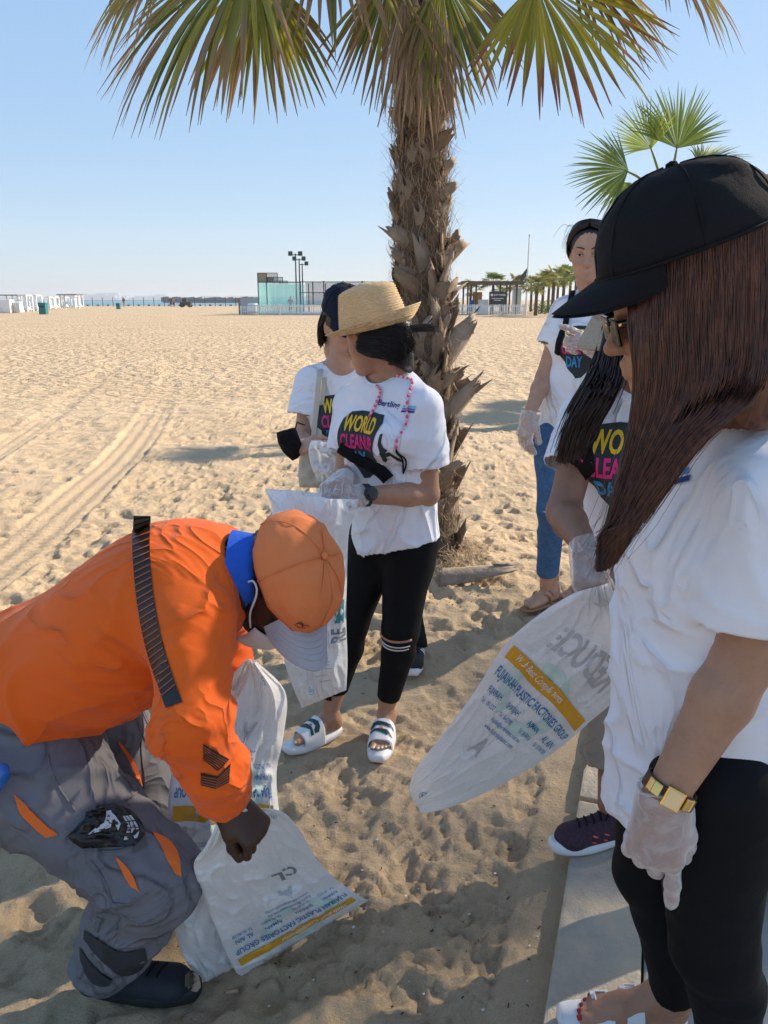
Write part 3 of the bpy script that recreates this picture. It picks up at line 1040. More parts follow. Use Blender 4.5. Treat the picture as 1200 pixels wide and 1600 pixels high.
# tangled fibre over the trunk
mb = MB()
for i in range(6500):
    s = rp.random() ** 0.9
    z = b0.z + s * (H - 0.1)
    j = min(np.searchsorted(TP[:, 2], z), len(TP) - 1)
    ph = rp.uniform(0, 2 * math.pi)
    r = np.interp(s, [0, 0.2, 1], [0.165, 0.15, 0.122])
    out = V((math.cos(ph), math.sin(ph), 0)); tang = V((-out.y, out.x, 0))
    p = V((TP[j][0], TP[j][1], z)) + out * r
    L = rp.uniform(0.05, 0.15); a = rp.uniform(-1.5, 1.5)
    d = (tang * math.sin(a) + V((0, 0, 1)) * math.cos(a) * rp.choice((1, 1, -1)) + out * rp.uniform(0.0, 0.75)).normalized()
    c2 = out * rp.uniform(-0.6, 0.25) + tang * rp.uniform(-0.6, 0.6)
    pts = [p + d * (L * t) + c2 * (L * t * t * 0.8) for t in (0, 0.33, 0.66, 1)]
    wv = V((0, 0, 1)).cross(d).normalized() * 0.0017 if abs(d.z) < 0.95 else tang * 0.0017
    mb.grid([[q - wv * (1 - 0.7 * k / 3), q + wv * (1 - 0.7 * k / 3)] for k, q in enumerate(pts)])
props(mb.build('fibre', FIB, palm), kind='stuff')
# straw skirt and fallen leaf base at the foot
mb = MB()
for i in range(900):
    ph = rp.uniform(0, 2 * math.pi); out = V((math.cos(ph), math.sin(ph), 0)); tang = V((-out.y, out.x, 0))
    p = V((b0.x, b0.y, 0)) + out * rp.uniform(0.17, 0.30)
    p.z = gz(p.x, p.y) + rp.uniform(0.0, 0.12) * max(0, 1 - ((p - V((b0.x, b0.y, p.z))).length - 0.17) / 0.14)
    d = (out * rp.uniform(0.1, 1) + tang * rp.uniform(-1, 1) + V((0, 0, rp.uniform(-0.3, 0.5)))).normalized(); L = rp.uniform(0.05, 0.16)
    pts = [p + d * (L * t) - V((0, 0, 0.05 * t * t)) for t in (0, 0.5, 1)]
    wv = V((0, 0, 1)).cross(d).normalized() * 0.0016
    mb.grid([[q - wv, q + wv] for q in pts])
props(mb.build('straw_litter', FIB, palm), kind='stuff')
f0 = at(735, 893, 3.78)
vs, fs = boot_mesh(random.Random(5), 0.34, 0.15, 0.02)
f0 = ongnd(690, 905); dirx = V((1, -0.25, 0.06)).normalized()
o = link('fallen_leaf_base', np_mesh('fallen_leaf_base', [f0 + V((0, 0, 0.045)) + dirx * z + V((0.25, 1, 0.35)).normalized() * x + V((0, -0.3, 1)).normalized() * y for x, y, z in vs], fs, True), BOOT2)
props(o, 'grey fallen leaf husk lying on the sand at the palm foot', 'palm husk')

# crown
cz = ptop + V((0, 0, -0.02))
def add_frond(par, hub, axis, normal, Rl, mat, rnd, frm=None, **kw):
    return link('frond', frond_mesh(hub, axis, normal, Rl, rnd, petiole_from=frm, **kw), mat, par)
def A(u, v, y): return at(u, v, y)
rf = random.Random(8)
h = A(392, -62, 3.75); add_frond(palm, h, A(225, 60, 3.55) - h, (-0.35, -0.75, 0.75), 0.78, LEAF, rf, cz, nseg=44, spread=1.25, droop=0.42, brown=0.5, stiff=0.15)
h = A(405, -40, 3.95); add_frond(palm, h, A(415, 110, 3.95) - h, (0.1, -1, 0.2), 0.56, LEAF, rf, cz, nseg=34, spread=1.0, droop=0.30, brown=0.45)
h = A(300, -95, 4.3); add_frond(palm, h, A(150, 0, 4.5) - h, (-0.1, -0.6, 0.8), 0.72, LEAF, rf, cz, nseg=36, spread=1.4, droop=0.5, brown=0.55)
h = A(838, -28, 3.75); add_frond(palm, h, A(905, 60, 3.6) - h, (0.25, -1, 0.35), 0.66, LEAFY, rf, cz, nseg=40, spread=1.15, droop=0.22, brown=0.30)
h = A(870, -65, 4.1); add_frond(palm, h, A(1000, 10, 4.1) - h, (0.3, -0.6, 0.8), 0.66, LEAF, rf, cz, nseg=36, spread=1.2, droop=0.35, brown=0.45)
h = A(985, -120, 3.9); add_frond(palm, h, A(1085, -40, 3.8) - h, (0.3, -0.4, 0.9), 0.66, LEAF, rf, cz, nseg=36, spread=1.5, droop=0.45, brown=0.5)
h = A(505, -150, 3.9); add_frond(palm, h, A(505, -40, 3.7) - h, (0, -1, 0.5), 0.66, LEAF, rf, cz, nseg=30, spread=1.0, droop=0.3, brown=0.5)
h = A(612, -45, 3.95); add_frond(palm, h, A(598, 60, 3.95) - h, (-0.2, -1, 0.1), 0.50, LEAF, rf, cz, nseg=26, spread=0.8, droop=0.25, brown=0.6)
h = A(690, -40, 3.95); add_frond(palm, h, A(722, 70, 3.95) - h, (0.2, -1, 0.1), 0.52, LEAF, rf, cz, nseg=30, spread=0.95, droop=0.25, brown=0.5)
for (u, v, uu, vv) in ((648, -10, 652, 120), (665, -15, 680, 130), (632, -10, 630, 110)):
    h = A(u, v, 3.93); add_frond(palm, h, A(uu, vv, 3.93) - h, (0, -1, 0.05), rf.uniform(0.50, 0.60), DEAD, rf, cz, nseg=15, spread=0.42, droop=0.12, brown=0.2, wfac=0.7)
for k in range(11):
    q = k * 2.4 + 0.3
    d = V((math.cos(q), math.sin(q), 0))
    el = 0.35 + 0.75 * ((k * 0.37) % 1)
    h = cz + V((0, 0, 0.15)) + (d * math.cos(el) + V((0, 0, 1)) * math.sin(el)) * rf.uniform(0.8, 1.0)
    if h.z < 3.75: h.z = 3.75 + 0.1 * k % 0.5
    add_frond(palm, h, d * math.cos(el) + V((0, 0, math.sin(el) * 0.7)), V((0, 0, 1)) * math.cos(el) - d * math.sin(el), 0.72, LEAF, rf, cz, nseg=30, spread=1.7, droop=0.40, brown=0.2)


# --- other palms: one builder, each with its own leaves
def palm_small(base, ht, label, nf, Rl, rnd, nseg=24, lean=(0, 0), trunk_r=0.15, pet=0.7, mat=LEAFG, hubs=None, group=None, droop=0.25, boots=0, ns=6, spr=1.6):
    base = V(base)
    t = thing('palm_tree', label, 'palm tree', base, group)
    top = base + V((lean[0], lean[1], ht))
    tm_, TP_ = trunk_mesh([base - V((0, 0, 0.05)), base.lerp(top, 0.5) + V((lean[0] * 0.1, 0, 0)), top], [trunk_r * 1.2, trunk_r, trunk_r * 0.85], n=14, amp=0.02)
    link('trunk', tm_, BARK, t)
    for i in range(boots):
        s = (i + 0.5) / boots; ph = i * 2.4; out = V((math.cos(ph), math.sin(ph), 0)); z = s * ht * 0.95
        me = rnd.choice(vm)[0]
        zax = (V((0, 0, 1)) + out * rnd.uniform(0.1, 0.5)).normalized(); yax = (out - zax * out.dot(zax)).normalized()
        M = Matrix.Translation(base.lerp(top, s * 0.95) + out * trunk_r) @ Matrix((yax.cross(zax), yax, zax)).transposed().to_4x4()
        o = bpy.data.objects.new('leaf_base', me); COL.objects.link(o); o.parent = t; o.matrix_parent_inverse = Matrix.Translation(-base); o.matrix_basis = M
    hs = hubs or []
    for k in range(nf):
        q = k * 2.39996 + rnd.uniform(0, 0.5); d = V((math.cos(q), math.sin(q), 0)); el = rnd.uniform(-0.35, 1.25)
        ax = d * math.cos(el) + V((0, 0, math.sin(el)))
        h = top + ax * pet * rnd.uniform(0.8, 1.1)
        hs.append((h, ax - V((0, 0, 0.25)), V((0, 0, 1)) * math.cos(el) - d * math.sin(el), Rl * rnd.uniform(0.85, 1.1), None))
    for (h, ax, nrm, rl, mt) in hs:
        link('frond', frond_mesh(h, ax, nrm, rl, rnd, nseg=nseg, spread=spr, droop=droop, split=0.46, brown=0.12, petiole_from=top - V((0, 0, 0.05)), ns=ns), mt or mat, t)
    return t


rs = random.Random(4)
# palm beyond the group on the right (fans seen above the black cap)
Y2 = 10.5
hb = []
for (u, v, uu, vv, nrm, rl) in ((982, 266, 890, 262, (-0.1, -1, 0.5), 0.80), (1058, 232, 1066, 140, (0.1, -1, 0.15), 0.82), (1018, 232, 985, 165, (-0.9, -0.35, 0.2), 0.66), (1092, 258, 1160, 236, (0.2, -0.5, 0.8), 0.70), (985, 285, 968, 330, (-0.2, -1, 0.2), 0.45)):
    h = at(u, v, Y2 + rs.uniform(-0.2, 0.2)); hb.append((h, at(uu, vv, Y2 - 0.05) - h, nrm, rl, LEAFG))
bp2 = fpx(1040, Y2); bp2.z = 0.0
top2 = at(1040, 320, Y2)
palm_small((top2.x, Y2, 0), top2.z, 'young green fan palm rising behind the woman in the black cap', 0, 0.6, rs, nseg=40, hubs=hb, pet=0.5, boots=20, trunk_r=0.14, droop=0.14, ns=8, spr=1.3)
# palms that stand along the promenade outside the frame and throw the long shade
rq = random.Random(77)
for k, (x, y, ht) in enumerate(((7.5, 13.7, 3.2), (10.6, 18.5, 3.6), (13.2, 23.0, 3.6), (16.5, 29, 3.8))):
    palm_small((x, y, 0), ht, ['fan palm of the promenade row beyond the young green palm', 'fan palm farther along the promenade row', 'tall fan palm in the promenade row towards the pavilion', 'fan palm near the far end of the promenade row'][k], 16, 0.8, rq, nseg=22, pet=0.75, droop=0.35, group='palms along the promenade')
# added tree, never in view: its crown lays soft half shade over the group
TREEL = leaf_mat('fine_tree_leaf', (0.05, 0.10, 0.03), (0.12, 0.18, 0.05), (0.1, 0.1, 0.04), transl=0.3)
def added_tree(cx, cy, cz_, rad, nl, lab, seed):
    rt = random.Random(seed)
    tb_ = V((cx, cy, 0)); tt = thing('added_shade_tree', lab, 'tree', tb_)
    mbk = MB(); mbk.tube([tb_, tb_ + V((0.1, 0, cz_ * 0.4)), tb_ + V((0, 0.1, cz_ * 0.8)), tb_ + V((0, 0, cz_ + rad * 0.5))], [0.22, 0.18, 0.13, 0.04], 10)
    mbk.build('trunk', BARK, tt, True)
    mbb = MB()
    for k in range(14):
        q = k * 2.4; z0 = cz_ * (0.72 + 0.02 * k); d = V((math.cos(q), math.sin(q), 0.5)).normalized()
        mbb.tube([V((cx, cy, z0)), V((cx, cy, z0)) + d * rad * 0.5, V((cx, cy, z0)) + d * rad * 0.85 + V((0, 0, 0.2))], [0.06, 0.04, 0.015], 6)
    mbb.build('limbs', BARK, tt, True)
    vs, tn = [], []
    while len(vs) < nl * 4:
        q = V((rt.uniform(-1, 1), rt.uniform(-1, 1), rt.uniform(-1, 1)))
        if q.length > 1 or (q.length < 0.35 and rt.random() < 0.5): continue
        p = V((cx, cy, cz_)) + q * rad
        d = V((rt.gauss(0, 1), rt.gauss(0, 1), rt.gauss(0, 1))).normalized(); t_ = d.orthogonal().normalized(); l_ = rt.uniform(0.03, 0.055); w_ = l_ * 0.42
        vs += [p - d * l_ * 0.5, p + t_ * w_, p + d * l_ * 0.5, p - t_ * w_]; tn += [(rt.random(), 0, 0, 1)] * 4
    me = np_mesh('crown', [tuple(p) for p in vs], np.arange(nl * 4).reshape(-1, 4), False)
    ca = me.color_attributes.new('tone', 'FLOAT_COLOR', 'POINT'); ca.data.foreach_set('color', np.array(tn, dtype=np.float32).ravel())
    link('crown', me, TREEL, tt)
added_tree(11.81, 7.68, 8.1, 2.25, 50000, 'tall fine leaved tree added out of view to shade the group', 3)
# palms around the pavilion
rk = random.Random(9)
far_p = [(770, 84, 3.0, 'palm crown showing just above the pavilion roof'), (806, 86, 2.9, 'small palm behind the pavilion roof and the flag'), (838, 74, 2.6, 'palm with a short dark trunk just past the white fence end'), (848, 90, 3.2, 'palm second past the white fence end'), (857, 95, 3.4, 'palm in the row beyond the flagpole'), (864, 72, 3.1, 'leaning palm in the row beyond the flagpole'), (871, 98, 3.7, 'tall palm in the row beyond the flagpole'), (880, 78, 3.5, 'palm beside the head of the woman in jeans'), (890, 88, 3.9, 'tallest palm behind the woman in jeans'), (899, 70, 3.2, 'palm half hidden behind the woman in jeans'), (830, 100, 3.1, 'palm behind the flagpole foot'), (735, 92, 2.4, 'low palm seen through the pavilion posts'), (785, 95, 2.4, 'low palm seen between the sign and the pavilion post')]
for (u, D, ht, lab) in far_p:
    p = fpx(u, D)
    palm_small(p, ht, lab, 18, 1.0, rk, nseg=14, pet=0.8, trunk_r=0.16, mat=rk.choice((LEAF, LEAFG, LEAF)), group='palms around the pavilion', droop=0.35, ns=5)
# low shrubs
SHR = leaf_mat('shrub_leaf', (0.05, 0.12, 0.03), (0.10, 0.20, 0.05), (0.1, 0.1, 0.04))
for (u, D, wd, lab) in ((852, 82, 2.2, 'low green shrub at the foot of the palm row'), (884, 76, 1.8, 'low green shrub beside the woman in jeans')):
    p = fpx(u, D); mb = MB(); tn = []
    for i in range(600):
        q = V((rk.gauss(0, wd * 0.3), rk.gauss(0, 0.4), abs(rk.gauss(0.5, 0.3))))
        d = V((rk.uniform(-1, 1), rk.uniform(-1, 1), rk.uniform(-0.3, 1))).normalized(); t_ = d.cross(V((0.3, 0.5, 1))).normalized()
        mb.add([p + q, p + q + d * 0.12 + t_ * 0.05, p + q + d * 0.24, p + q + d * 0.12 - t_ * 0.05], [[0, 1, 2, 3]]); tn += [(rk.random(), 0, 0, 1)] * 4
    me = mb.mesh('shrub'); ca = me.color_attributes.new('tone', 'FLOAT_COLOR', 'POINT'); ca.data.foreach_set('color', np.array(tn, dtype=np.float32).ravel())
    sh = thing('shrub', lab, 'shrub', p); link('foliage', me, SHR, sh)
    MB().tube([p, p + V((0.05, 0, 0.5))], [0.05, 0.03], 6).build('stem', BARK, sh)
# litter on the sand: twigs, leaf crumbs, shell bits
mb = MB(); rl = random.Random(31)
for i in range(260):
    if rl.random() < 0.6: p = ongnd(rl.uniform(640, 800), rl.uniform(860, 950))
    else: p = ongnd(rl.uniform(200, 860), 990 + 600 * rl.random())
    if kerb_side(p.x, p.y) > -0.03: continue
    a = rl.uniform(0, math.pi); L = rl.uniform(0.003, 0.013); d = V((math.cos(a), math.sin(a), rl.uniform(-0.1, 0.1)))
    mb.box(p + V((0, 0, 0.003)), (L, rl.uniform(0.0015, 0.004), 0.002), (d, V((-d.y, d.x, 0)), V((0, 0, 1))))
DEB = pm('dry_debris', (0.09, 0.065, 0.042), 0.9, 0.5, 30)
props(mb.build('plant_crumbs', DEB), 'dark crumbs of dry leaf and twig scattered on the sand', 'litter', kind='stuff')
mb = MB()
for i in range(70):
    p = ongnd(rl.uniform(300, 870), rl.uniform(1000, 1590)); s = rl.uniform(0.003, 0.009)
    if kerb_side(p.x, p.y) > -0.03: continue
    mb.box(p + V((0, 0, 0.002)), (s, s * 0.7, s * 0.35), (V((0.8, 0.6, 0)), V((-0.6, 0.8, 0)), V((0, 0, 1))), s * 0.12)
props(mb.build('shell_bits', pm('shell', (0.62, 0.55, 0.47), 0.6, 0.2, 40)), 'tiny pale shell fragments scattered on the sand', 'shells', kind='stuff')
p = ongnd(362, 1554)
o = MB().tube([p + V((-0.012, 0, 0.006)), p + V((0, 0.001, 0.007)), p + V((0.014, 0.004, 0.006))], 0.0045, 8).build('cigarette_butt', pm('butt_paper', (0.5, 0.32, 0.2), 0.8, 0.2, 90)); props(o, 'small tan cigarette butt on the sand by the white bags', 'cigarette butt')
# ------------------------------------------------------------------ body kit: smooth implicit shapes meshed by surface nets
class SDF:
    def __init__(s, lo, hi, h):
        s.lo = np.array(lo, float); s.h = h
        s.n = np.ceil((np.array(hi, float) - s.lo) / h).astype(int) + 1
        s.ax = [s.lo[i] + h * np.arange(s.n[i]) for i in range(3)]
        s.D = np.full(tuple(s.n), 0.25)

    def _sub(s, lo, hi):
        i0 = np.clip(np.floor((np.array(lo) - s.lo) / s.h).astype(int), 0, s.n)
        i1 = np.clip(np.ceil((np.array(hi) - s.lo) / s.h).astype(int) + 1, 0, s.n)
        if (i1 - i0 < 2).any(): return None, None
        sl = tuple(slice(a, b) for a, b in zip(i0, i1))
        return sl, (s.ax[0][sl[0]][:, None, None], s.ax[1][sl[1]][None, :, None], s.ax[2][sl[2]][None, None, :])

    def _mix(s, sl, d, k, op):
        D = s.D[sl]
        if op == 'u':
            if k <= 0: s.D[sl] = np.minimum(D, d); return
            hh = np.clip(0.5 + 0.5 * (D - d) / k, 0, 1)
            s.D[sl] = D * (1 - hh) + d * hh - k * hh * (1 - hh)
        else:
            d = -d
            if k <= 0: s.D[sl] = np.maximum(D, d); return
            hh = np.clip(0.5 - 0.5 * (D - d) / k, 0, 1)
            s.D[sl] = D * (1 - hh) + d * hh + k * hh * (1 - hh)

    def cone(s, a, b, ra, rb, k=0.02, n=None, f=1.0, op='u'):
        """tapered capsule a-b; cross section squashed by f along direction n"""
        a = np.array(a, float); b = np.array(b, float)
        m = max(ra, rb) + k + 3 * s.h
        sl, G = s._sub(np.minimum(a, b) - m, np.maximum(a, b) + m)
        if sl is None: return s
        ba = b - a
        l2 = max(ba @ ba, 1e-12)
        px, py, pz = G[0] - a[0], G[1] - a[1], G[2] - a[2]
        t = np.clip((px * ba[0] + py * ba[1] + pz * ba[2]) / l2, 0, 1)
        qx, qy, qz = px - t * ba[0], py - t * ba[1], pz - t * ba[2]
        r = ra + (rb - ra) * t
        d2 = qx * qx + qy * qy + qz * qz
        if n is not None and f != 1.0:
            n = np.array(n, float); n = n / np.linalg.norm(n)
            c = qx * n[0] + qy * n[1] + qz * n[2]
            d2 = d2 + c * c * (1 / (f * f) - 1)
            d = (np.sqrt(d2) - r) * (0.5 + 0.5 * f)
        else:
            d = np.sqrt(d2) - r
        s._mix(sl, d, k, op)
        return s

    def chain(s, pts, rs, k=0.02, n=None, f=1.0):
        for i in range(len(pts) - 1): s.cone(pts[i], pts[i + 1], rs[i], rs[i + 1], k, n, f)
        return s

    def ell(s, c, r, k=0.02, ax=None, op='u'):
        c = np.array(c, float); r = np.array(r, float)
        m = r.max() + k + 3 * s.h
        sl, G = s._sub(c - m, c + m)
        if sl is None: return s
        p = [G[i] - c[i] for i in range(3)]
        if ax is not None:
            A = [np.array(v, float) / np.linalg.norm(v) for v in ax]
            p = [p[0] * v[0] + p[1] * v[1] + p[2] * v[2] for v in A]
        q = np.sqrt((p[0] / r[0]) ** 2 + (p[1] / r[1]) ** 2 + (p[2] / r[2]) ** 2)
        g = np.sqrt((p[0] / r[0] ** 2) ** 2 + (p[1] / r[1] ** 2) ** 2 + (p[2] / r[2] ** 2) ** 2) + 1e-9
        d = q * (q - 1) / g
        d = np.maximum(d, -r.min())
        s._mix(sl, d, k, op)
        return s

    def cut(s, p, n, k=0.0):
        """remove everything on the +n side of the plane"""
        n = np.array(n, float); n = n / np.linalg.norm(n); p = np.array(p, float)
        d = (s.ax[0][:, None, None] - p[0]) * n[0] + (s.ax[1][None, :, None] - p[1]) * n[1] + (s.ax[2][None, None, :] - p[2]) * n[2]
        if k <= 0: s.D = np.maximum(s.D, d)
        else:
            hh = np.clip(0.5 - 0.5 * (s.D - d) / k, 0, 1)
            s.D = s.D * (1 - hh) + d * hh + k * hh * (1 - hh)
        return s

    def add(s, fn, amp):
        X_, Y_, Z_ = np.meshgrid(*s.ax, indexing='ij')
        m = np.abs(s.D) < 0.05
        s.D[m] += amp * fn(np.stack([X_[m], Y_[m], Z_[m]], 1))
        return s

    def net(s):
        D = s.D
        n = D.shape
        S = D < 0
        c = np.zeros((n[0] - 1, n[1] - 1, n[2] - 1), np.int8)
        for a in (0, 1):
            for b in (0, 1):
                for d in (0, 1):
                    c += S[a:n[0] - 1 + a, b:n[1] - 1 + b, d:n[2] - 1 + d]
        act = (c > 0) & (c < 8)
        I, J, K = np.nonzero(act)
        cnt = np.zeros(len(I)); acc = np.zeros((len(I), 3))
        cor = [(a, b, d) for a in (0, 1) for b in (0, 1) for d in (0, 1)]
        vals = {q: D[I + q[0], J + q[1], K + q[2]] for q in cor}
        for q in cor:
            for axis in range(3):
                if q[axis]: continue
                e = list(q); e[axis] = 1; e = tuple(e)
                v0, v1 = vals[q], vals[e]
                m = (v0 < 0) != (v1 < 0)
                t = v0[m] / (v0[m] - v1[m])
                p = np.tile(np.array(q, float), (m.sum(), 1))
                p[:, axis] = t
                acc[m] += p; cnt[m] += 1
        P = s.lo + s.h * (np.stack([I, J, K], 1) + acc / cnt[:, None])
        idx = np.full(c.shape, -1, np.int64)
        idx[I, J, K] = np.arange(len(I))
        F = []
        for axis in range(3):
            o1, o2 = (axis + 1) % 3, (axis + 2) % 3
            a = [slice(None)] * 3; b = [slice(None)] * 3
            a[axis] = slice(0, n[axis] - 1); b[axis] = slice(1, n[axis])
            for o in (o1, o2): a[o] = slice(1, n[o] - 1); b[o] = slice(1, n[o] - 1)
            s0, s1 = S[tuple(a)], S[tuple(b)]
            E = np.stack(np.nonzero(s0 != s1), 1)
            if not len(E): continue
            flip = s0[E[:, 0], E[:, 1], E[:, 2]]
            E = E.copy(); E[:, o1] += 1; E[:, o2] += 1
            def at_(d1, d2):
                q = E.copy(); q[:, o1] -= d1; q[:, o2] -= d2
                return idx[q[:, 0], q[:, 1], q[:, 2]]
            Q = np.stack([at_(1, 1), at_(0, 1), at_(0, 0), at_(1, 0)], 1)
            Q[~flip] = Q[~flip][:, ::-1]
            F.append(Q)
        return P, np.concatenate(F)


def normals(P, F):
    a, b, c, d = (P[F[:, i]] for i in range(4)) if F.shape[1] == 4 else (P[F[:, 0]], P[F[:, 1]], P[F[:, 2]], P[F[:, 2]])
    n = np.cross(c - a, d - b) if F.shape[1] == 4 else np.cross(b - a, c - a)
    N_ = np.zeros_like(P)
    for i in range(F.shape[1]): np.add.at(N_, F[:, i], n)
    return N_ / (np.linalg.norm(N_, axis=1, keepdims=True) + 1e-12)


def drop(P, F, mask):
    """delete faces whose vertices are all in mask, then unused vertices"""
    keep = ~mask[F].all(1)
    F = F[keep]
    used = np.unique(F)
    mp = np.full(len(P), -1); mp[used] = np.arange(len(used))
    return P[used], mp[F]


def relax(P, F, it=2, lam=0.5):
    E = np.concatenate([F[:, [0, 1]], F[:, [1, 2]], F[:, [2, 3]], F[:, [3, 0]]])
    for _ in range(it):
        A_ = np.zeros_like(P); C_ = np.zeros(len(P))
        np.add.at(A_, E[:, 0], P[E[:, 1]]); np.add.at(C_, E[:, 0], 1)
        np.add.at(A_, E[:, 1], P[E[:, 0]]); np.add.at(C_, E[:, 1], 1)
        P = P * (1 - lam) + lam * A_ / C_[:, None]
    return P


def join_np(parts):
    Vv, Ff, b = [], [], 0
    for P, F in parts:
        Vv.append(P); Ff.append(F + b); b += len(P)
    return np.concatenate(Vv), np.concatenate(Ff)


def nv(v): return np.array(tuple(v), float)


def frame(x, zhint):
    """orthonormal axes: x given, z close to zhint"""
    x = V(x).normalized(); z = V(zhint); z = (z - x * z.dot(x)).normalized(); y = z.cross(x)
    return np.array([tuple(x), tuple(y), tuple(z)])


def to_world(P, org, Fr, sc=1.0):
    return nv(org) + sc * (P @ Fr)


# ------------------------------------------------------------------ hands (local: x wrist->fingers, y thumb side, z back of hand)
def hand_np(org, xdir, zback, side=1, sc=1.0, curl=((0.3, 0.5, 0.3),) * 4, thumb=(0.35, 0.75, -0.35), tb=0.4, infl=0.0, h=0.0028, wrinkle=0.0, cuff=None, spread=0.06, arm=0.03, seed=0):
    s = SDF((-arm - 0.02, -0.085, -0.11), (0.21, 0.085, 0.05), h)
    i_ = infl
    s.cone((-arm, 0, 0), (0.015, 0, 0), 0.0255 + i_, 0.026 + i_, 0.015, (0, 0, 1), 0.74)
    for y0, y1, r0, r1 in ((0.014, 0.026, 0.018, 0.0125), (0.004, 0.009, 0.018, 0.0125), (-0.006, -0.009, 0.018, 0.012), (-0.014, -0.026, 0.017, 0.011)):
        s.cone((0.010, y0, 0), (0.083 if abs(y1) < 0.02 else 0.077, y1, 0.0), r0 + i_, r1 + i_, 0.014, (0, 0, 1), 0.85)
    # thenar
    s.cone((0.012, 0.020, -0.008), (0.048, 0.034, -0.014), 0.017 + i_, 0.014 + i_, 0.014)
    fl = ((0.026, 0.042, 0.026, 0.020), (0.009, 0.046, 0.029, 0.021), (-0.009, 0.043, 0.027, 0.020), (-0.026, 0.034, 0.020, 0.018))
    for q, (y, l1, l2, l3) in enumerate(fl):
        p = np.array((0.083 if q in (1, 2) else 0.078, y, 0.0))
        a = 0.0
        yy = (1.5 - q) * spread
        r = 0.0088 if q < 3 else 0.0076
        for L, c in zip((l1, l2, l3), curl[q]):
            a += c
            d = np.array((math.cos(a) * math.cos(yy), math.cos(a) * math.sin(yy), -math.sin(a)))
            e = p + d * L
            s.cone(p, e, r + i_, r * 0.90 + i_, 0.005)
            p = e; r *= 0.90
    p = np.array((0.046, 0.034, -0.014)); d = np.array(thumb, float); d /= np.linalg.norm(d)
    e = p + d * 0.034; s.cone(p, e, 0.0115 + i_, 0.0105 + i_, 0.008)
    d2 = d * math.cos(tb) + np.array((math.sin(tb), -0.3 * math.sin(tb), -0.2 * math.sin(tb))); d2 /= np.linalg.norm(d2)
    s.cone(e, e + d2 * 0.027, 0.0105 + i_, 0.0082 + i_, 0.006)
    if cuff:
        s.cone((-arm, 0, 0), (0.005, 0, 0), cuff, cuff * 0.86, 0.01, (0, 0, 1), 0.8)
    P, F = s.net()
    if arm:
        P, F = drop(P, F, P[:, 0] < -arm + 0.002)
    if wrinkle:
        N_ = normals(P, F)
        w_ = 1 - np.abs(vnoise(P * np.array((28, 55, 55)) + vnoise(P * 25, 3 + seed)[:, None] * 1.2, 5 + seed))
        P = P + N_ * ((w_ ** 3) * wrinkle)[:, None]
    P[:, 1] *= side
    if side < 0: F = F[:, ::-1]
    return to_world(P, org, frame(xdir, zback), sc), F


# ------------------------------------------------------------------ heads (local: x face forward, y left, z up; origin at head centre; height about 0.22)
def head_np(org, fwd, upv, sc=1.0, h=0.0034, neck_to=None, neck_r=0.052, female=True, ear=True):
    s = SDF((-0.13, -0.10, -0.19), (0.15, 0.10, 0.145), h)
    s.ell((-0.012, 0, 0.030), (0.094, 0.074, 0.082), 0.02)
    s.ell((0.018, 0, -0.030), (0.068, 0.062, 0.075), 0.03)
    jaw = 0.046 if female else 0.054
    s.ell((0.040, 0, -0.074), (0.042, jaw, 0.036), 0.03)
    s.ell((0.070, 0, -0.092), (0.016, 0.018, 0.014), 0.018)           # chin
    for y in (-1, 1):
        s.ell((0.052, y * 0.038, -0.022), (0.026, 0.022, 0.018), 0.022)   # cheek
        s.cone((0.076, y * 0.012, 0.020), (0.062, y * 0.044, 0.020), 0.010, 0.010, 0.014)   # brow
        s.ell((0.083, y * 0.031, 0.001), (0.018, 0.017, 0.0105), 0.010, None, 'd')   # socket
        s.ell((0.068, y * 0.031, 0.000), (0.0125, 0.0155, 0.0125), 0.004)   # eyeball with lids
        if ear:
            s.ell((-0.010, y * 0.073, -0.012), (0.017, 0.007, 0.030), 0.006, ((0.95, -y * 0.3, 0.15), (y * 0.3, 0.95, 0), (-0.15, 0, 1)))
            s.ell((-0.006, y * 0.080, -0.010), (0.009, 0.005, 0.018), 0.004, None, 'd')
    s.cone((0.078, 0, 0.014), (0.100, 0, -0.026), 0.0075, 0.0105, 0.010)    # nose bridge
    s.ell((0.101, 0, -0.029), (0.011, 0.011, 0.009), 0.008)
    for y in (-1, 1): s.ell((0.092, y * 0.012, -0.032), (0.009, 0.007, 0.007), 0.006)
    s.cone((0.078, -0.020, -0.056), (0.088, 0, -0.054), 0.0055, 0.0068, 0.006); s.cone((0.088, 0, -0.054), (0.078, 0.020, -0.056), 0.0068, 0.0055, 0.006)
    s.cone((0.077, -0.017, -0.066), (0.085, 0, -0.067), 0.006, 0.0085, 0.006); s.cone((0.085, 0, -0.067), (0.077, 0.017, -0.066), 0.0085, 0.006, 0.006)
    Fr = np.array([tuple(V(fwd).normalized()), (0, 0, 0), (0, 0, 0)])
    x = V(fwd).normalized(); z = V(upv); z = (z - x * z.dot(x)).normalized(); y = z.cross(x)
    Fr = np.array([tuple(x), tuple(y), tuple(z)])
    s.cone((-0.030, 0, -0.035), (-0.035, 0, -0.12), neck_r * 1.0, neck_r, 0.025)
    P, F = s.net()
    return to_world(P, org, Fr, sc), F, Fr


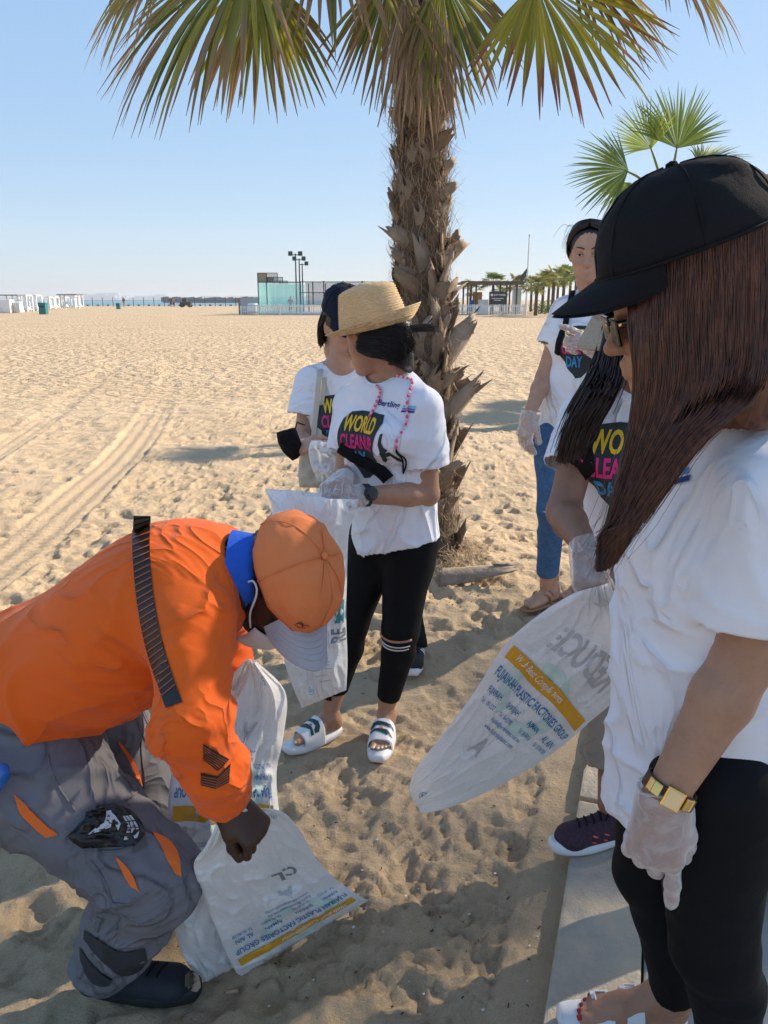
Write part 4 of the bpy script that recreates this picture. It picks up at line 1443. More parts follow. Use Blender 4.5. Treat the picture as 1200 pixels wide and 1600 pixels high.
def eyes(org, Fr, sc, parent, lid=0.5):
    W = pm('eye_white', (0.62, 0.58, 0.54), 0.25, 0.02); I_ = pm('eye_iris', (0.02, 0.012, 0.008), 0.15, 0.1); LSH = pm('lash', (0.015, 0.012, 0.012), 0.7, 0.1)
    for y in (-1, 1):
        loc = lambda p: nv(org) + sc * (np.array(p) @ Fr)
        mb = MB(); P = []
        for i in range(7):
            row = []
            for j in range(13):
                a = (j / 12 - 0.5) * 1.9; e = (i / 6 - 0.5) * 0.62 * (1 - (abs(a) / 1.0) ** 2 * 0.8)
                row.append(loc((0.0688 + 0.0131 * math.cos(a) * math.cos(e), y * 0.031 + 0.0158 * math.sin(a), 0.0 + 0.0128 * math.sin(e))))
            P.append(row)
        mb.grid(P); mb.build('eye', W, parent, True)
        mb = MB(); c = loc((0.0688 + 0.0136, y * 0.031, 0.0005)); f_, l_, u_ = Fr
        mb.add([c + sc * (l_ * 0.0050 * math.cos(q) + u_ * min(0.0036, max(-0.0036, 0.0050 * math.sin(q)))) for q in np.linspace(0, 2 * math.pi, 15)[:-1]], [list(range(14))]); mb.build('iris', I_, parent)
        pts = [loc((0.0690 + 0.0140 * math.cos(a), y * 0.031 + 0.0168 * math.sin(a), 0.0045 - 0.0035 * a * a)) for a in np.linspace(-1.05, 1.05, 9)]
        MB().tube(pts, [0.0004, 0.0010, 0.0013, 0.0014, 0.0014, 0.0014, 0.0013, 0.001, 0.0004], 5).build('lash_line', LSH, parent)
        pts = [loc((0.0875 - 0.012 * (t ** 2), y * (0.012 + 0.034 * t), 0.0235 + 0.006 * math.sin(t * 2.4))) for t in np.linspace(0, 1, 8)]
        MB().tube(pts, [0.002, 0.003, 0.0032, 0.003, 0.0028, 0.0024, 0.0018, 0.0007], 6, True, 0.45, Fr[0]).build('eyebrow', LSH, parent)


# ------------------------------------------------------------------ feet and shoes (local: x heel->toe, y inner side, z up; origin on the ground under the heel)
def foot_np(org, fwd, side=1, sc=1.0, h=0.003, lift=0.0, ank=0.10, zup=(0, 0, 1), skin_top=None):
    s = SDF((-0.05, -0.075, -0.02), (0.27, 0.075, 0.16), h)
    s.ell((0.018, 0, 0.030), (0.034, 0.028, 0.030), 0.01)
    s.cone((0.035, 0, 0.055), (0.125, 0.008, 0.030), 0.034, 0.024, 0.025)
    s.cone((0.02, -0.004, 0.022), (0.165, -0.022, 0.014), 0.022, 0.015, 0.02)
    s.cone((0.02, 0.004, 0.022), (0.172, 0.020, 0.016), 0.022, 0.017, 0.02)
    s.cone((0.125, 0.006, 0.030), (0.172, 0.004, 0.016), 0.024, 0.015, 0.02)
    s.cone((0.035, 0, 0.06), (0.030, 0, 0.15), 0.033, 0.031, 0.02)
    tl = ((0.026, 0.212, 0.0125), (0.008, 0.209, 0.0095), (-0.006, 0.202, 0.009), (-0.019, 0.192, 0.0085), (-0.031, 0.180, 0.008))
    nails = []
    for y, x, r in tl:
        s.cone((0.168 - abs(y) * 0.1, y * 0.95, 0.016), (x - r, y, r + 0.003), r * 1.02, r, 0.004)
        nails.append((x - r * 0.35, y, r * 1.75 + 0.003, r))
    P, F = s.net()
    P[:, 1] *= side
    if side < 0: F = F[:, ::-1]
    Fr = frame(fwd, zup)
    Nl = [(nv(org) + sc * (np.array((x, y * side, z + lift)) @ Fr), r) for x, y, z, r in nails]
    P = P + np.array((0, 0, lift))
    return to_world(P, org, Fr, sc), F, Fr, Nl


def nails_mesh(Nl, Fr, sc, mat, parent):
    for c, r in Nl:
        mb = MB(); rows = []
        for i in range(5):
            a = (i / 4 - 0.5) * 2
            row = []
            for j in range(5):
                b = (j / 4 - 0.5) * 2
                k = math.sqrt(max(0, 1 - 0.45 * a * a * b * b))
                row.append(c + sc * (Fr[0] * (r * 0.72 * a * k) + Fr[1] * (r * 0.68 * b * k) + Fr[2] * (0.0010 - 0.35 * r * b * b - 0.38 * r * max(0, a) ** 2)))
            rows.append(row)
        mb.grid(rows).build('toenail', mat, parent, True)


def sole_outline(x, L, w0):
    t = x / L
    return w0 * (0.72 + 0.28 * math.sin(max(0, min(1, t)) * math.pi * 0.9 + 0.1) + 0.10 * t) * min(1, math.sqrt(max(0, 1 - ((t - 0.5) / 0.5) ** 6)) + 0.0)


def sole_mesh(L, w0, z0, z1, Fr, org, side=1, sc=1.0, heel_up=0.0, toe_up=0.008, shift=0.008, n=28, round_=0.006):
    """closed sole slab with rounded edge"""
    xs = np.linspace(0, 1, n)
    top, low = [], []
    def ring(off, z):
        pts = []
        for k in range(2 * n):
            q = 2 * math.pi * k / (2 * n)
            t = 0.5 - 0.5 * math.cos(q)
            x = (t - 0.0) * L
            hw = w0 * (0.80 + 0.22 * math.sin(t * math.pi * 0.95) + 0.14 * t - 0.30 * math.exp(-((t - 0.42) / 0.16) ** 2) * 0.35)
            e = abs(math.sin(q)) ** 0.55
            y = (hw - off) * e * (1 if math.sin(q) > 0 else -1) + shift * math.sin(t * 2.2) * 0.6
            x = min(max(x, off), L - off)
            zz = z + toe_up * max(0, (t - 0.7) / 0.3) ** 2 + heel_up * max(0, 1 - t / 0.5)
            pts.append((x - 0.012, y * side, zz))
        return pts
    rings = [ring(round_, z0), ring(0, z0 + round_), ring(0, z1 - round_), ring(round_, z1)]
    m = 2 * n
    vs = [p for r in rings for p in r]
    fs = []
    for i in range(3):
        for k in range(m):
            k2 = (k + 1) % m
            fs.append([i * m + k, i * m + k2, (i + 1) * m + k2, (i + 1) * m + k])
    fs.append(list(range(m))[::-1]); fs.append([3 * m + k for k in range(m)])
    if side < 0: fs = [f[::-1] for f in fs]
    P = to_world(np.array(vs), org, Fr, sc)
    return MB().add([tuple(p) for p in P], fs)


def shoe_upper(org, Fr, side, sc, L=0.275, ankle=0.085, h=0.004, high=False):
    s = SDF((-0.05, -0.075, 0.0), (0.30, 0.075, 0.20), h)
    s.ell((0.035, 0, 0.052), (0.048, 0.036, 0.040), 0.01)
    s.cone((0.02, 0, 0.035), (0.20, 0.004, 0.038), 0.034, 0.038, 0.02, (0, 0, 1), 0.85)
    s.ell((0.212, 0.004, 0.040), (0.046, 0.042, 0.034), 0.02)
    s.cone((0.05, 0, 0.075), (0.165, 0.002, 0.050), 0.036, 0.030, 0.03)
    s.cone((0.035, 0, 0.06), (0.028, 0, ankle + (0.05 if high else 0.0)), 0.037, 0.040, 0.02)
    s.cut((0, 0, 0.018), (0, 0, -1))
    s.cut((0.028, 0, ankle + (0.045 if high else 0.012)), (-0.22, 0, 1))
    P, F = s.net()
    P, F = drop(P, F, ((P - np.array((0.028, 0, ankle + (0.045 if high else 0.012)))) @ np.array((-0.22, 0, 1)) > -0.002))
    P[:, 1] *= side
    if side < 0: F = F[:, ::-1]
    return to_world(P, org, Fr, sc), F


# ------------------------------------------------------------------ caps and hats
def cap_np(org, Fr, rx=0.112, ry=0.088, rz=0.115, brim=0.085, bw=0.078, drop_=0.028, panels=6, squash=1.0, curv=0.42, ba=1.15):
    """dome: local origin at the head centre at cap-edge height; x forward. returns MB dome, MB brim, MB button, seams"""
    def W(p): return nv(org) + np.array(p) @ Fr
    dome = MB(); rows = []
    n, m = 16, 61
    for i in range(n):
        t = i / (n - 1)
        e = t * math.pi / 2 * 0.995
        row = []
        for j in range(m):
            q = 2 * math.pi * j / (m - 1)
            pr = math.cos(e) ** (0.72 * squash)
            bulge = 1 + 0.012 * abs(math.sin(q * panels / 2)) * math.sin(e * 2)
            crease = 0.004 * mnoise.noise(V((q * 2.3, t * 5, 1.7))) * (0.3 + math.sin(2 * e))
            row.append(W(((rx * pr * bulge + crease) * math.cos(q), (ry * pr * bulge + crease) * math.sin(q), rz * math.sin(e) ** 1.05 - 0.010 * math.cos(q) * (1 - t) + crease * 0.5)))
        rows.append(row)
    dome.grid(rows)
    seams = []
    for k in range(panels):
        q = 2 * math.pi * (k + 0.5) / panels
        pts = []
        for i in range(13):
            e = i / 12 * math.pi / 2 * 0.97; pr = math.cos(e) ** (0.72 * squash)
            pts.append(W(((rx * pr + 0.001) * math.cos(q), (ry * pr + 0.001) * math.sin(q), rz * math.sin(e) ** 1.05 - 0.010 * math.cos(q) * (1 - i / 12) + 0.001)))
        seams.append(pts)
    br = MB()
    for dz in (0.0, -0.004):
        rows = []
        for i in range(9):
            s_ = i / 8
            row = []
            for j in range(33):
                q = math.sin((j / 32 - 0.5) * math.pi)
                a = q * ba
                x0, y0 = rx * 0.99 * math.cos(a), ry * 0.99 * math.sin(a)
                lx = brim * (max(0, 1 - q * q)) ** 0.5
                x = x0 + lx * s_
                z = -0.010 * math.cos(a) + 0.003 - drop_ * s_ ** 1.1 * (lx / brim) - curv * y0 * y0 / bw * s_ + dz
                row.append(W((x, y0, z)))
            rows.append(row if dz == 0 else row[::-1])
        br.grid(rows)
    bt = MB().lathe([(0.001, -0.002), (0.008, 0.0), (0.007, 0.004), (0.001, 0.006)], (0, 0, 0), 10)
    bt.v = [tuple(W((x, y, z + rz))) for x, y, z in bt.v]
    return dome, br, bt, seams


# ------------------------------------------------------------------ hair strands as slim three-sided tapers
def strands_np(guides, r0=0.0011, r1=0.0005):
    """guides: array (n, m, 3) -> tubes"""
    G_ = np.asarray(guides)
    n, m, _ = G_.shape
    T = np.gradient(G_, axis=1)
    T /= np.linalg.norm(T, axis=2, keepdims=True) + 1e-9
    ref = np.tile(np.array((0.3, 0.2, 0.9)), (n, m, 1)); al = np.abs((ref * T).sum(2)) > 0.95
    ref[al] = (1, 0, 0)
    X_ = np.cross(T, ref); X_ /= np.linalg.norm(X_, axis=2, keepdims=True) + 1e-9
    Y_ = np.cross(T, X_)
    rr_ = np.linspace(1, 0, m)[None, :, None]
    rad = r1 + (r0 - r1) * np.minimum(1, rr_ * 2.2)
    ring = [G_ + rad * (X_ * math.cos(a) + Y_ * math.sin(a)) for a in (0, 2.094, 4.189)]
    P = np.stack(ring, 2).reshape(-1, 3)
    base = np.arange(n)[:, None, None] * (m * 3) + np.arange(m - 1)[None, :, None] * 3
    F = []
    for k in range(3):
        k2 = (k + 1) % 3
        F.append(np.stack([base + k, base + k2, base + 3 + k2, base + 3 + k], -1).reshape(-1, 4))
    return P, np.concatenate(F)


def curve_pts(ctrl, m):
    C = resample(np.array(ctrl, float), 0.02)
    d = np.concatenate([[0], np.cumsum(np.linalg.norm(np.diff(C, axis=0), axis=1))])
    t = np.linspace(0, d[-1], m)
    return np.stack([np.interp(t, d, C[:, i]) for i in range(3)], 1)


def hair_mat(name, dark, light, rough=0.32, spec=0.5):
    m, nt, N, L, B = new_mat(name)
    tc = N.new('ShaderNodeTexCoord'); mp = N.new('ShaderNodeMapping'); mp.inputs['Scale'].default_value = (1, 1, 0.06)
    nz_ = N.new('ShaderNodeTexNoise'); nz_.inputs['Scale'].default_value = 190; nz_.inputs['Detail'].default_value = 4
    L.new(tc.outputs['Object'], mp.inputs[0]); L.new(mp.outputs[0], nz_.inputs['Vector'])
    r = N.new('ShaderNodeValToRGB'); r.color_ramp.elements[0].color = (*dark, 1); r.color_ramp.elements[1].color = (*light, 1)
    r.color_ramp.elements[0].position = 0.35; r.color_ramp.elements[1].position = 0.75
    L.new(nz_.outputs['Fac'], r.inputs[0]); L.new(r.outputs[0], B.inputs['Base Color'])
    B.inputs['Roughness'].default_value = rough; B.inputs['Specular IOR Level'].default_value = spec
    return m


# ------------------------------------------------------------------ decals: flat 2D shapes laid on a curved surface
class Surf:
    def __init__(s, P, F):
        s.t = BVHTree.FromPolygons([tuple(p) for p in P], [tuple(int(i) for i in f) for f in F])

    def lay(s, pts2, org, ux, uy, n, off=0.0025, far=0.5):
        out = []
        n = V(n).normalized(); ux = V(ux); uy = V(uy); org = V(org)
        for a, b in pts2:
            p = org + ux * a + uy * b
            hit = s.t.ray_cast(p + n * 0.25, -n, far)
            if hit[0] is not None:
                q = hit[0] + n * off
            else:
                near_ = s.t.find_nearest(p)
                q = near_[0] + n * off if near_[0] is not None else p
            out.append(q)
        return out


def densify(vs, fs, maxlen):
    bm = bmesh.new()
    bv = [bm.verts.new((a, b, 0)) for a, b in vs]
    for f in fs:
        try: bm.faces.new([bv[i] for i in f])
        except ValueError: pass
    bmesh.ops.remove_doubles(bm, verts=bm.verts[:], dist=1e-6)
    bmesh.ops.triangulate(bm, faces=bm.faces[:])
    for _ in range(5):
        E = [e for e in bm.edges if e.calc_length() > maxlen]
        if not E: break
        bmesh.ops.subdivide_edges(bm, edges=E, cuts=1)
        bmesh.ops.triangulate(bm, faces=bm.faces[:])
    bm.verts.index_update()
    vs = [(v.co.x, v.co.y) for v in bm.verts]
    fs = [[v.index for v in f.verts] for f in bm.faces]
    bm.free()
    return vs, fs


def decal(name, vs, fs, surf, org, ux, uy, n, mat, parent, off=0.0025, maxlen=0.012):
    vs, fs = densify(vs, fs, maxlen)
    P = surf.lay(vs, org, ux, uy, n, off)
    return link(name, np_mesh(name, [tuple(p) for p in P], fs, True), mat, parent)


def tdecal(name, s, size, pos, surf, org, ux, uy, n, mat, parent, off=0.0035, bold=0.0, xs=1.0, align='CENTER', maxlen=0.01, rot=0.0, shear=0.0, flip=False):
    vs, fs = text_mesh(s, size, align, bold, xs, shear)
    c, sn = math.cos(rot), math.sin(rot)
    vs = [((-a if flip else a) * c - b * sn + pos[0], (-a if flip else a) * sn + b * c + pos[1]) for a, b in vs]
    return decal(name, vs, fs, surf, org, ux, uy, n, mat, parent, off, maxlen)


# ------------------------------------------------------------------ clothing materials
TEE = pm('white_cotton', (0.80, 0.81, 0.87), 0.85, 0.02, 5, bump=0.006, bscale=9, fine=0.0004, finescale=1500, sheen=0.15, spec=0.2)
BLACKL = pm('black_leggings', (0.006, 0.0064, 0.008), 0.7, 0.15, 4, bump=0.004, bscale=10, spec=0.14)
DENIM = pm('blue_denim', (0.035, 0.095, 0.21), 0.8, 0.2, 60, bump=0.004, bscale=16, fine=0.0006, finescale=1300, col2=(0.075, 0.16, 0.31), spec=0.2)
KHAKI = pm('khaki_twill', (0.30, 0.25, 0.20), 0.85, 0.08, 8, bump=0.004, bscale=14, fine=0.0004, spec=0.2)
ORANGE = pm('orange_knit', (0.84, 0.125, 0.008), 0.75, 0.06, 4, bump=0.007, bscale=7, fine=0.0004, finescale=1300, spec=0.25, sheen=0.1)
GREYT = pm('grey_workwear', (0.165, 0.165, 0.185), 0.85, 0.10, 7, bump=0.007, bscale=9, fine=0.0005, finescale=1100, spec=0.2)
SKIN = pm('skin_tan', (0.40, 0.215, 0.135), 0.48, 0.13, 22, bump=0.0014, bscale=140, sss=0.12, spec=0.4)
SKIN2 = pm('skin_light', (0.47, 0.27, 0.185), 0.48, 0.13, 22, bump=0.0014, bscale=140, sss=0.12, spec=0.4)
SKIND = pm('skin_dark', (0.060, 0.027, 0.016), 0.42, 0.12, 14, bump=0.0008, bscale=90, sss=0.05, spec=0.4)
BLKC = pm('black_canvas', (0.008, 0.008, 0.010), 0.85, 0.2, 12, bump=0.003, bscale=18, fine=0.0006, finescale=900, spec=0.2)
NAVY = pm('navy_canvas', (0.008, 0.012, 0.028), 0.8, 0.2, 10, fine=0.0005, spec=0.2)
RUBW = pm('white_rubber', (0.72, 0.72, 0.74), 0.5, 0.03, 9, spec=0.35)
PRNT = pm('print_charcoal', (0.022, 0.030, 0.033), 0.75, 0.15, 30)
PYEL = pm('print_yellow', (0.80, 0.50, 0.02), 0.7, 0.05)
PPNK = pm('print_pink', (0.68, 0.02, 0.22), 0.7, 0.05)
PBLU = pm('print_blue', (0.03, 0.27, 0.62), 0.7, 0.05)
PNVY = pm('print_navy', (0.01, 0.03, 0.20), 0.7, 0.05)
m, nt, N, L, B = new_mat('clear_glove')
B.inputs['Base Color'].default_value = (0.86, 0.83, 0.82, 1); B.inputs['Roughness'].default_value = 0.22
lw = N.new('ShaderNodeLayerWeight'); lw.inputs[0].default_value = 0.45
tc = N.new('ShaderNodeTexCoord'); nzz = N.new('ShaderNodeTexNoise'); nzz.inputs['Scale'].default_value = 32; nzz.inputs['Detail'].default_value = 3; nzz.inputs['Distortion'].default_value = 0.8
L.new(tc.outputs['Object'], nzz.inputs['Vector'])
rmp = N.new('ShaderNodeMapRange'); rmp.inputs['From Min'].default_value = 0.30; rmp.inputs['From Max'].default_value = 0.80; rmp.inputs['To Min'].default_value = 0.16; rmp.inputs['To Max'].default_value = 0.48
L.new(nzz.outputs['Fac'], rmp.inputs['Value'])
ad = N.new('ShaderNodeMath'); ad.operation = 'MAXIMUM'; L.new(rmp.outputs[0], ad.inputs[0]); L.new(lw.outputs['Facing'], ad.inputs[1])
tr = N.new('ShaderNodeBsdfTransparent'); tr.inputs[0].default_value = (0.95, 0.94, 0.94, 1)
mixn = N.new('ShaderNodeMixShader'); L.new(ad.outputs[0], mixn.inputs[0]); L.new(tr.outputs[0], mixn.inputs[1]); L.new(B.outputs[0], mixn.inputs[2]); L.new(mixn.outputs[0], N['Material Output'].inputs[0])
bp = N.new('ShaderNodeBump'); bp.inputs['Distance'].default_value = 0.003; L.new(nzz.outputs['Fac'], bp.inputs['Height']); L.new(bp.outputs[0], B.inputs['Normal'])
GLOVE = m


def add_crease(mat, scale, dist, stretch=(1, 1, 1), power=5.0, distort=1.2):
    """thin sharp fold lines in the cloth relief"""
    nt = mat.node_tree; N, L = nt.nodes, nt.links; B = N['Principled BSDF']
    tc = N.new('ShaderNodeTexCoord'); mp = N.new('ShaderNodeMapping'); mp.inputs['Scale'].default_value = stretch; L.new(tc.outputs['Object'], mp.inputs[0])
    nz_ = N.new('ShaderNodeTexNoise'); nz_.inputs['Scale'].default_value = scale; nz_.inputs['Detail'].default_value = 2.5; nz_.inputs['Distortion'].default_value = distort; L.new(mp.outputs[0], nz_.inputs['Vector'])
    a = N.new('ShaderNodeMath'); a.operation = 'SUBTRACT'; a.inputs[1].default_value = 0.5; L.new(nz_.outputs['Fac'], a.inputs[0])
    b = N.new('ShaderNodeMath'); b.operation = 'ABSOLUTE'; L.new(a.outputs[0], b.inputs[0])
    c = N.new('ShaderNodeMapRange'); c.inputs['From Min'].default_value = 0.0; c.inputs['From Max'].default_value = 0.16; c.inputs['To Min'].default_value = 1.0; c.inputs['To Max'].default_value = 0.0; L.new(b.outputs[0], c.inputs['Value'])
    p = N.new('ShaderNodeMath'); p.operation = 'POWER'; p.inputs[1].default_value = power * 0.5; L.new(c.outputs[0], p.inputs[0])
    bp = N.new('ShaderNodeBump'); bp.inputs['Distance'].default_value = dist; L.new(p.outputs[0], bp.inputs['Height'])
    old = B.inputs['Normal'].links[0].from_socket if B.inputs['Normal'].links else None
    if old: L.new(old, bp.inputs['Normal'])
    L.new(bp.outputs[0], B.inputs['Normal'])


add_crease(TEE, 4.0, 0.008, (1.3, 1.3, 0.8))
add_crease(ORANGE, 4.0, 0.0065, (0.9, 1.2, 1.5))
add_crease(GREYT, 6.0, 0.009, (1.2, 1.2, 1.0))


def cloth_mesh(s, cuts=(), fold=0.004, fs=(9, 9, 4), seed=0, rx=1, extra=None):
    """mesh an SDF as an open garment: cuts are (point, normal) planes whose caps are removed"""
    for p, n in cuts: s.cut(p, n)
    P, F = s.net()
    if extra is not None: P, F = drop(P, F, extra(P))
    for p, n in cuts:
        n = nv(n) / np.linalg.norm(nv(n))
        P, F = drop(P, F, ((P - nv(p)) @ n) > -0.35 * s.h)
    P = relax(P, F, rx, 0.4)
    if fold:
        N_ = normals(P, F)
        wv = vnoise(P * np.array(fs) + 0.8 * vnoise(P * 5, seed + 7)[:, None], seed + 1)
        rdg = (1 - np.abs(vnoise(P * np.array(fs) * 1.6 + 0.9 * vnoise(P * 6, seed + 3)[:, None], seed + 2))) ** 3
        P = P + N_ * (fold * (0.7 * wv + 0.9 * (rdg - 0.35)))[:, None]
    return P, F


def garment(name, P, F, mat, parent, thick=0.0025):
    o = link(name, np_mesh(name, P, F), mat, parent)
    modif(o, 'SOLIDIFY', thickness=thick, offset=-1)
    return o
# ------------------------------------------------------------------ people: shared builders
def sib(s):
    o = SDF.__new__(SDF); o.lo, o.h, o.n, o.ax = s.lo, s.h, s.n, s.ax; o.D = np.full(tuple(s.n), 0.25); return o


def union(s, o, k=0.02):
    D, d = s.D, o.D
    hh = np.clip(0.5 + 0.5 * (D - d) / k, 0, 1)
    s.D = D * (1 - hh) + d * hh - k * hh * (1 - hh)
    return s


def box_of(pts, m):
    A_ = np.array([tuple(p) for p in pts]); return A_.min(0) - m, A_.max(0) + m


def lerp(a, b, t): return V(a).lerp(V(b), t)


def body_np(J, k=1.0, h=0.0075, armr=(0.043, 0.036, 0.031, 0.024), legr=(0.078, 0.052, 0.046, 0.031), tw=0.135, inset=0.0):
    """trunk, arms and legs as one surface"""
    lo, hi = box_of([J[q] for q in ('neck', 'shL', 'shR', 'elL', 'elR', 'wrL', 'wrR', 'hip', 'knL', 'knR', 'anL', 'anR')], 0.17)
    s = SDF(lo, hi, h); f = J['front']
    sp = [J['hip'], lerp(J['hip'], J['neck'], 0.35), lerp(J['hip'], J['neck'], 0.7), lerp(J['hip'], J['neck'], 0.88)]
    s.chain(sp, [tw * 0.92, tw * 0.74, tw * 0.85, tw * 0.62], 0.04, f, 0.62)
    s.cone(J['neck'] - V((0, 0, 0.05)), J['neckt'], 0.055, 0.050, 0.03)
    for q in 'LR':
        s.cone(lerp(J['neck'], J['sh' + q], 0.2), J['sh' + q], 0.045, 0.047, 0.03)
        e, w_ = J['el' + q], J['wr' + q]
        s.cone(J['sh' + q], e, armr[0] * k, armr[1] * k, 0.02)
        m_ = lerp(e, w_, 0.3); s.cone(e, m_, armr[1] * k, armr[1] * 1.0 * k, 0.015); s.cone(m_, w_, armr[1] * 1.0 * k, armr[3] * k, 0.015)
        a, b, c = J['hip' + q], J['kn' + q], J['an' + q]
        s.cone(a, b, legr[0] * k, legr[1] * k, 0.03); m_ = lerp(b, c, 0.32) - f * 0.012
        s.cone(b, m_, legr[1] * k * 0.95, legr[2] * 1.08 * k, 0.02); s.cone(m_, c, legr[2] * 1.08 * k, legr[3] * k, 0.02)
    return s.net()


def tee_np(J, wid=0.165, hem=None, hemn=(0, 0, -1), slv=0.62, slvr=(0.066, 0.075), flat=0.64, h=0.0065, fold=0.0045, seed=0, bust=0.045, hemw=1.0, neckr=0.062, belly=0.0, chest=1.0, fwd_shift=0.0):
    f = J['front']; nk = J['neck']
    ends = {q: lerp(J['sh' + q], J['el' + q], slv) for q in 'LR'}
    hem = V(hem) if hem is not None else J['hip'] - V((0, 0, 0.06))
    lo, hi = box_of([nk + V((0, 0, 0.05)), J['shL'], J['shR'], ends['L'], ends['R'], hem], 0.22)
    lo[2] = hem.z - 0.09
    s = SDF(lo, hi, h)
    hemc = V((J['hip'].x, J['hip'].y, 0)).lerp(V((J['hip'].x, J['hip'].y, 0)), 1); hemc = V((hem.x, hem.y, hem.z - 0.06))
    waist = lerp(J['hip'], nk, 0.30); ch = lerp(J['hip'], nk, 0.68); topc = lerp(J['hip'], nk, 0.86)
    s.chain([hemc, waist, ch, topc], [wid * hemw, wid * 0.93, wid * 0.98 * chest, wid * 0.74], 0.05, f, flat)
    if belly: s.ell(lerp(J['hip'], nk, 0.22) + f * 0.05, (wid * 0.8, wid * 0.8, 0.12), 0.06)
    lat = (J['shL'] - J['shR']).normalized()
    for q, sg in (('L', 1), ('R', -1)):
        s.cone(lerp(nk, J['sh' + q], 0.25) + V((0, 0, -0.012)), J['sh' + q], 0.047, 0.055, 0.035)
        if bust: s.ell(ch + f * (wid * flat - 0.02) + lat * sg * wid * 0.44 - V((0, 0, 0.015)), (0.068, 0.068, 0.066), 0.05)
    cuts = []
    for q in 'LR':
        t = sib(s)
        d = (J['el' + q] - J['sh' + q]).normalized()
        e = ends[q]
        t.cone(J['sh' + q] + d * 0.01, e + d * 0.05, slvr[0], slvr[1] * 1.06, 0.01)
        t.cut(e, d)
        union(s, t, 0.028)
        cuts.append((e, d, 0.13))
    s.cone(nk + V((0, 0, 0.005)) + f * 0.012, J['neckt'] + V((0, 0, 0.10)) + f * 0.03, neckr, neckr * 1.25, 0.012, None, 1.0, 'd')
    hn = nv(hemn); hn = hn / np.linalg.norm(hn)
    s.cut(nv(hem), hn)
    P, F = s.net()
    P, F = drop(P, F, ((P - nv(hem)) @ hn) > -0.4 * h)
    for e, d, rad in cuts:
        pd = (P - nv(e)) @ nv(d); rd_ = np.linalg.norm(P - nv(e) - pd[:, None] * nv(d), axis=1)
        P, F = drop(P, F, (np.abs(pd) < 0.75 * h) & (rd_ < slvr[1] * 1.03) & ((normals(P, F) @ nv(d)) > 0.45))
    a = nv(nk + V((0, 0, 0.005)) + f * 0.012); b = nv(J['neckt'] + V((0, 0, 0.10)) + f * 0.03); ba = b - a
    t = np.clip(((P - a) @ ba) / (ba @ ba), 0, 1)
    dist = np.linalg.norm(P - a - t[:, None] * ba, axis=1) - (neckr + neckr * 0.25 * t)
    P, F = drop(P, F, dist < 0.45 * h)
    P = relax(P, F, 2, 0.4)
    # folds: soft drape with stretched ridges
    N_ = normals(P, F)
    zr = np.clip((nv(nk)[2] - P[:, 2]) / 0.5, 0, 1)
    wv = vnoise(P * np.array((7, 7, 3.2)) + 0.8 * vnoise(P * 4, seed + 7)[:, None], seed + 1)
    rdg = (1 - np.abs(vnoise(P * np.array((8, 8, 4.0)) + 1.3 * vnoise(P * 4, seed + 3)[:, None], seed + 2))) ** 6
    hz = (1 - np.abs(vnoise(P * np.array((5, 5, 15)) + 1.2 * vnoise(P * 5, seed + 13)[:, None], seed + 12))) ** 7
    P = P + N_ * (fold * (0.55 * wv + 1.5 * (rdg - 0.15)) * (0.45 + 0.8 * zr) + fold * 1.7 * hz * zr)[:, None]
    return P, F


def rim_loop(P, F, c, rad):
    """ordered boundary vertices near a point (for collars and hems)"""
    E = np.sort(np.concatenate([F[:, [0, 1]], F[:, [1, 2]], F[:, [2, 3]], F[:, [3, 0]]]), axis=1)
    u_, cnt = np.unique(E, axis=0, return_counts=True)
    b = np.unique(u_[cnt == 1])
    b = b[np.linalg.norm(P[b] - nv(c), axis=1) < rad]
    return P[b]


def ring_tube(pts, c, up_, r, n=72, flat=1.0, lift=0.0):
    c = nv(c); u_ = nv(up_) / np.linalg.norm(nv(up_))
    x = np.cross(u_, (0.3, 1, 0.1)); x /= np.linalg.norm(x); y = np.cross(u_, x)
    d = pts - c
    a = np.arctan2(d @ y, d @ x); rr_ = np.sqrt((d @ x) ** 2 + (d @ y) ** 2); hz = d @ u_
    o = np.argsort(a); a, rr_, hz = a[o], rr_[o], hz[o]
    g = np.linspace(-math.pi, math.pi, n + 1)
    ext = lambda q: np.interp(g, np.concatenate([a - 2 * math.pi, a, a + 2 * math.pi]), np.tile(q, 3))
    R_, Hh = ext(rr_), ext(hz)
    ker = np.ones(5) / 5
    sm = lambda q: np.convolve(np.concatenate([q[-3:-1], q, q[1:3]]), ker, 'valid')
    R_, Hh = sm(R_), sm(Hh)
    pts2 = [V(c + x * (R_[i] * math.cos(g[i])) + y * (R_[i] * math.sin(g[i])) + u_ * (Hh[i] + lift)) for i in range(n + 1)]
    return MB().tube(pts2, r, 8, False, flat, up_)


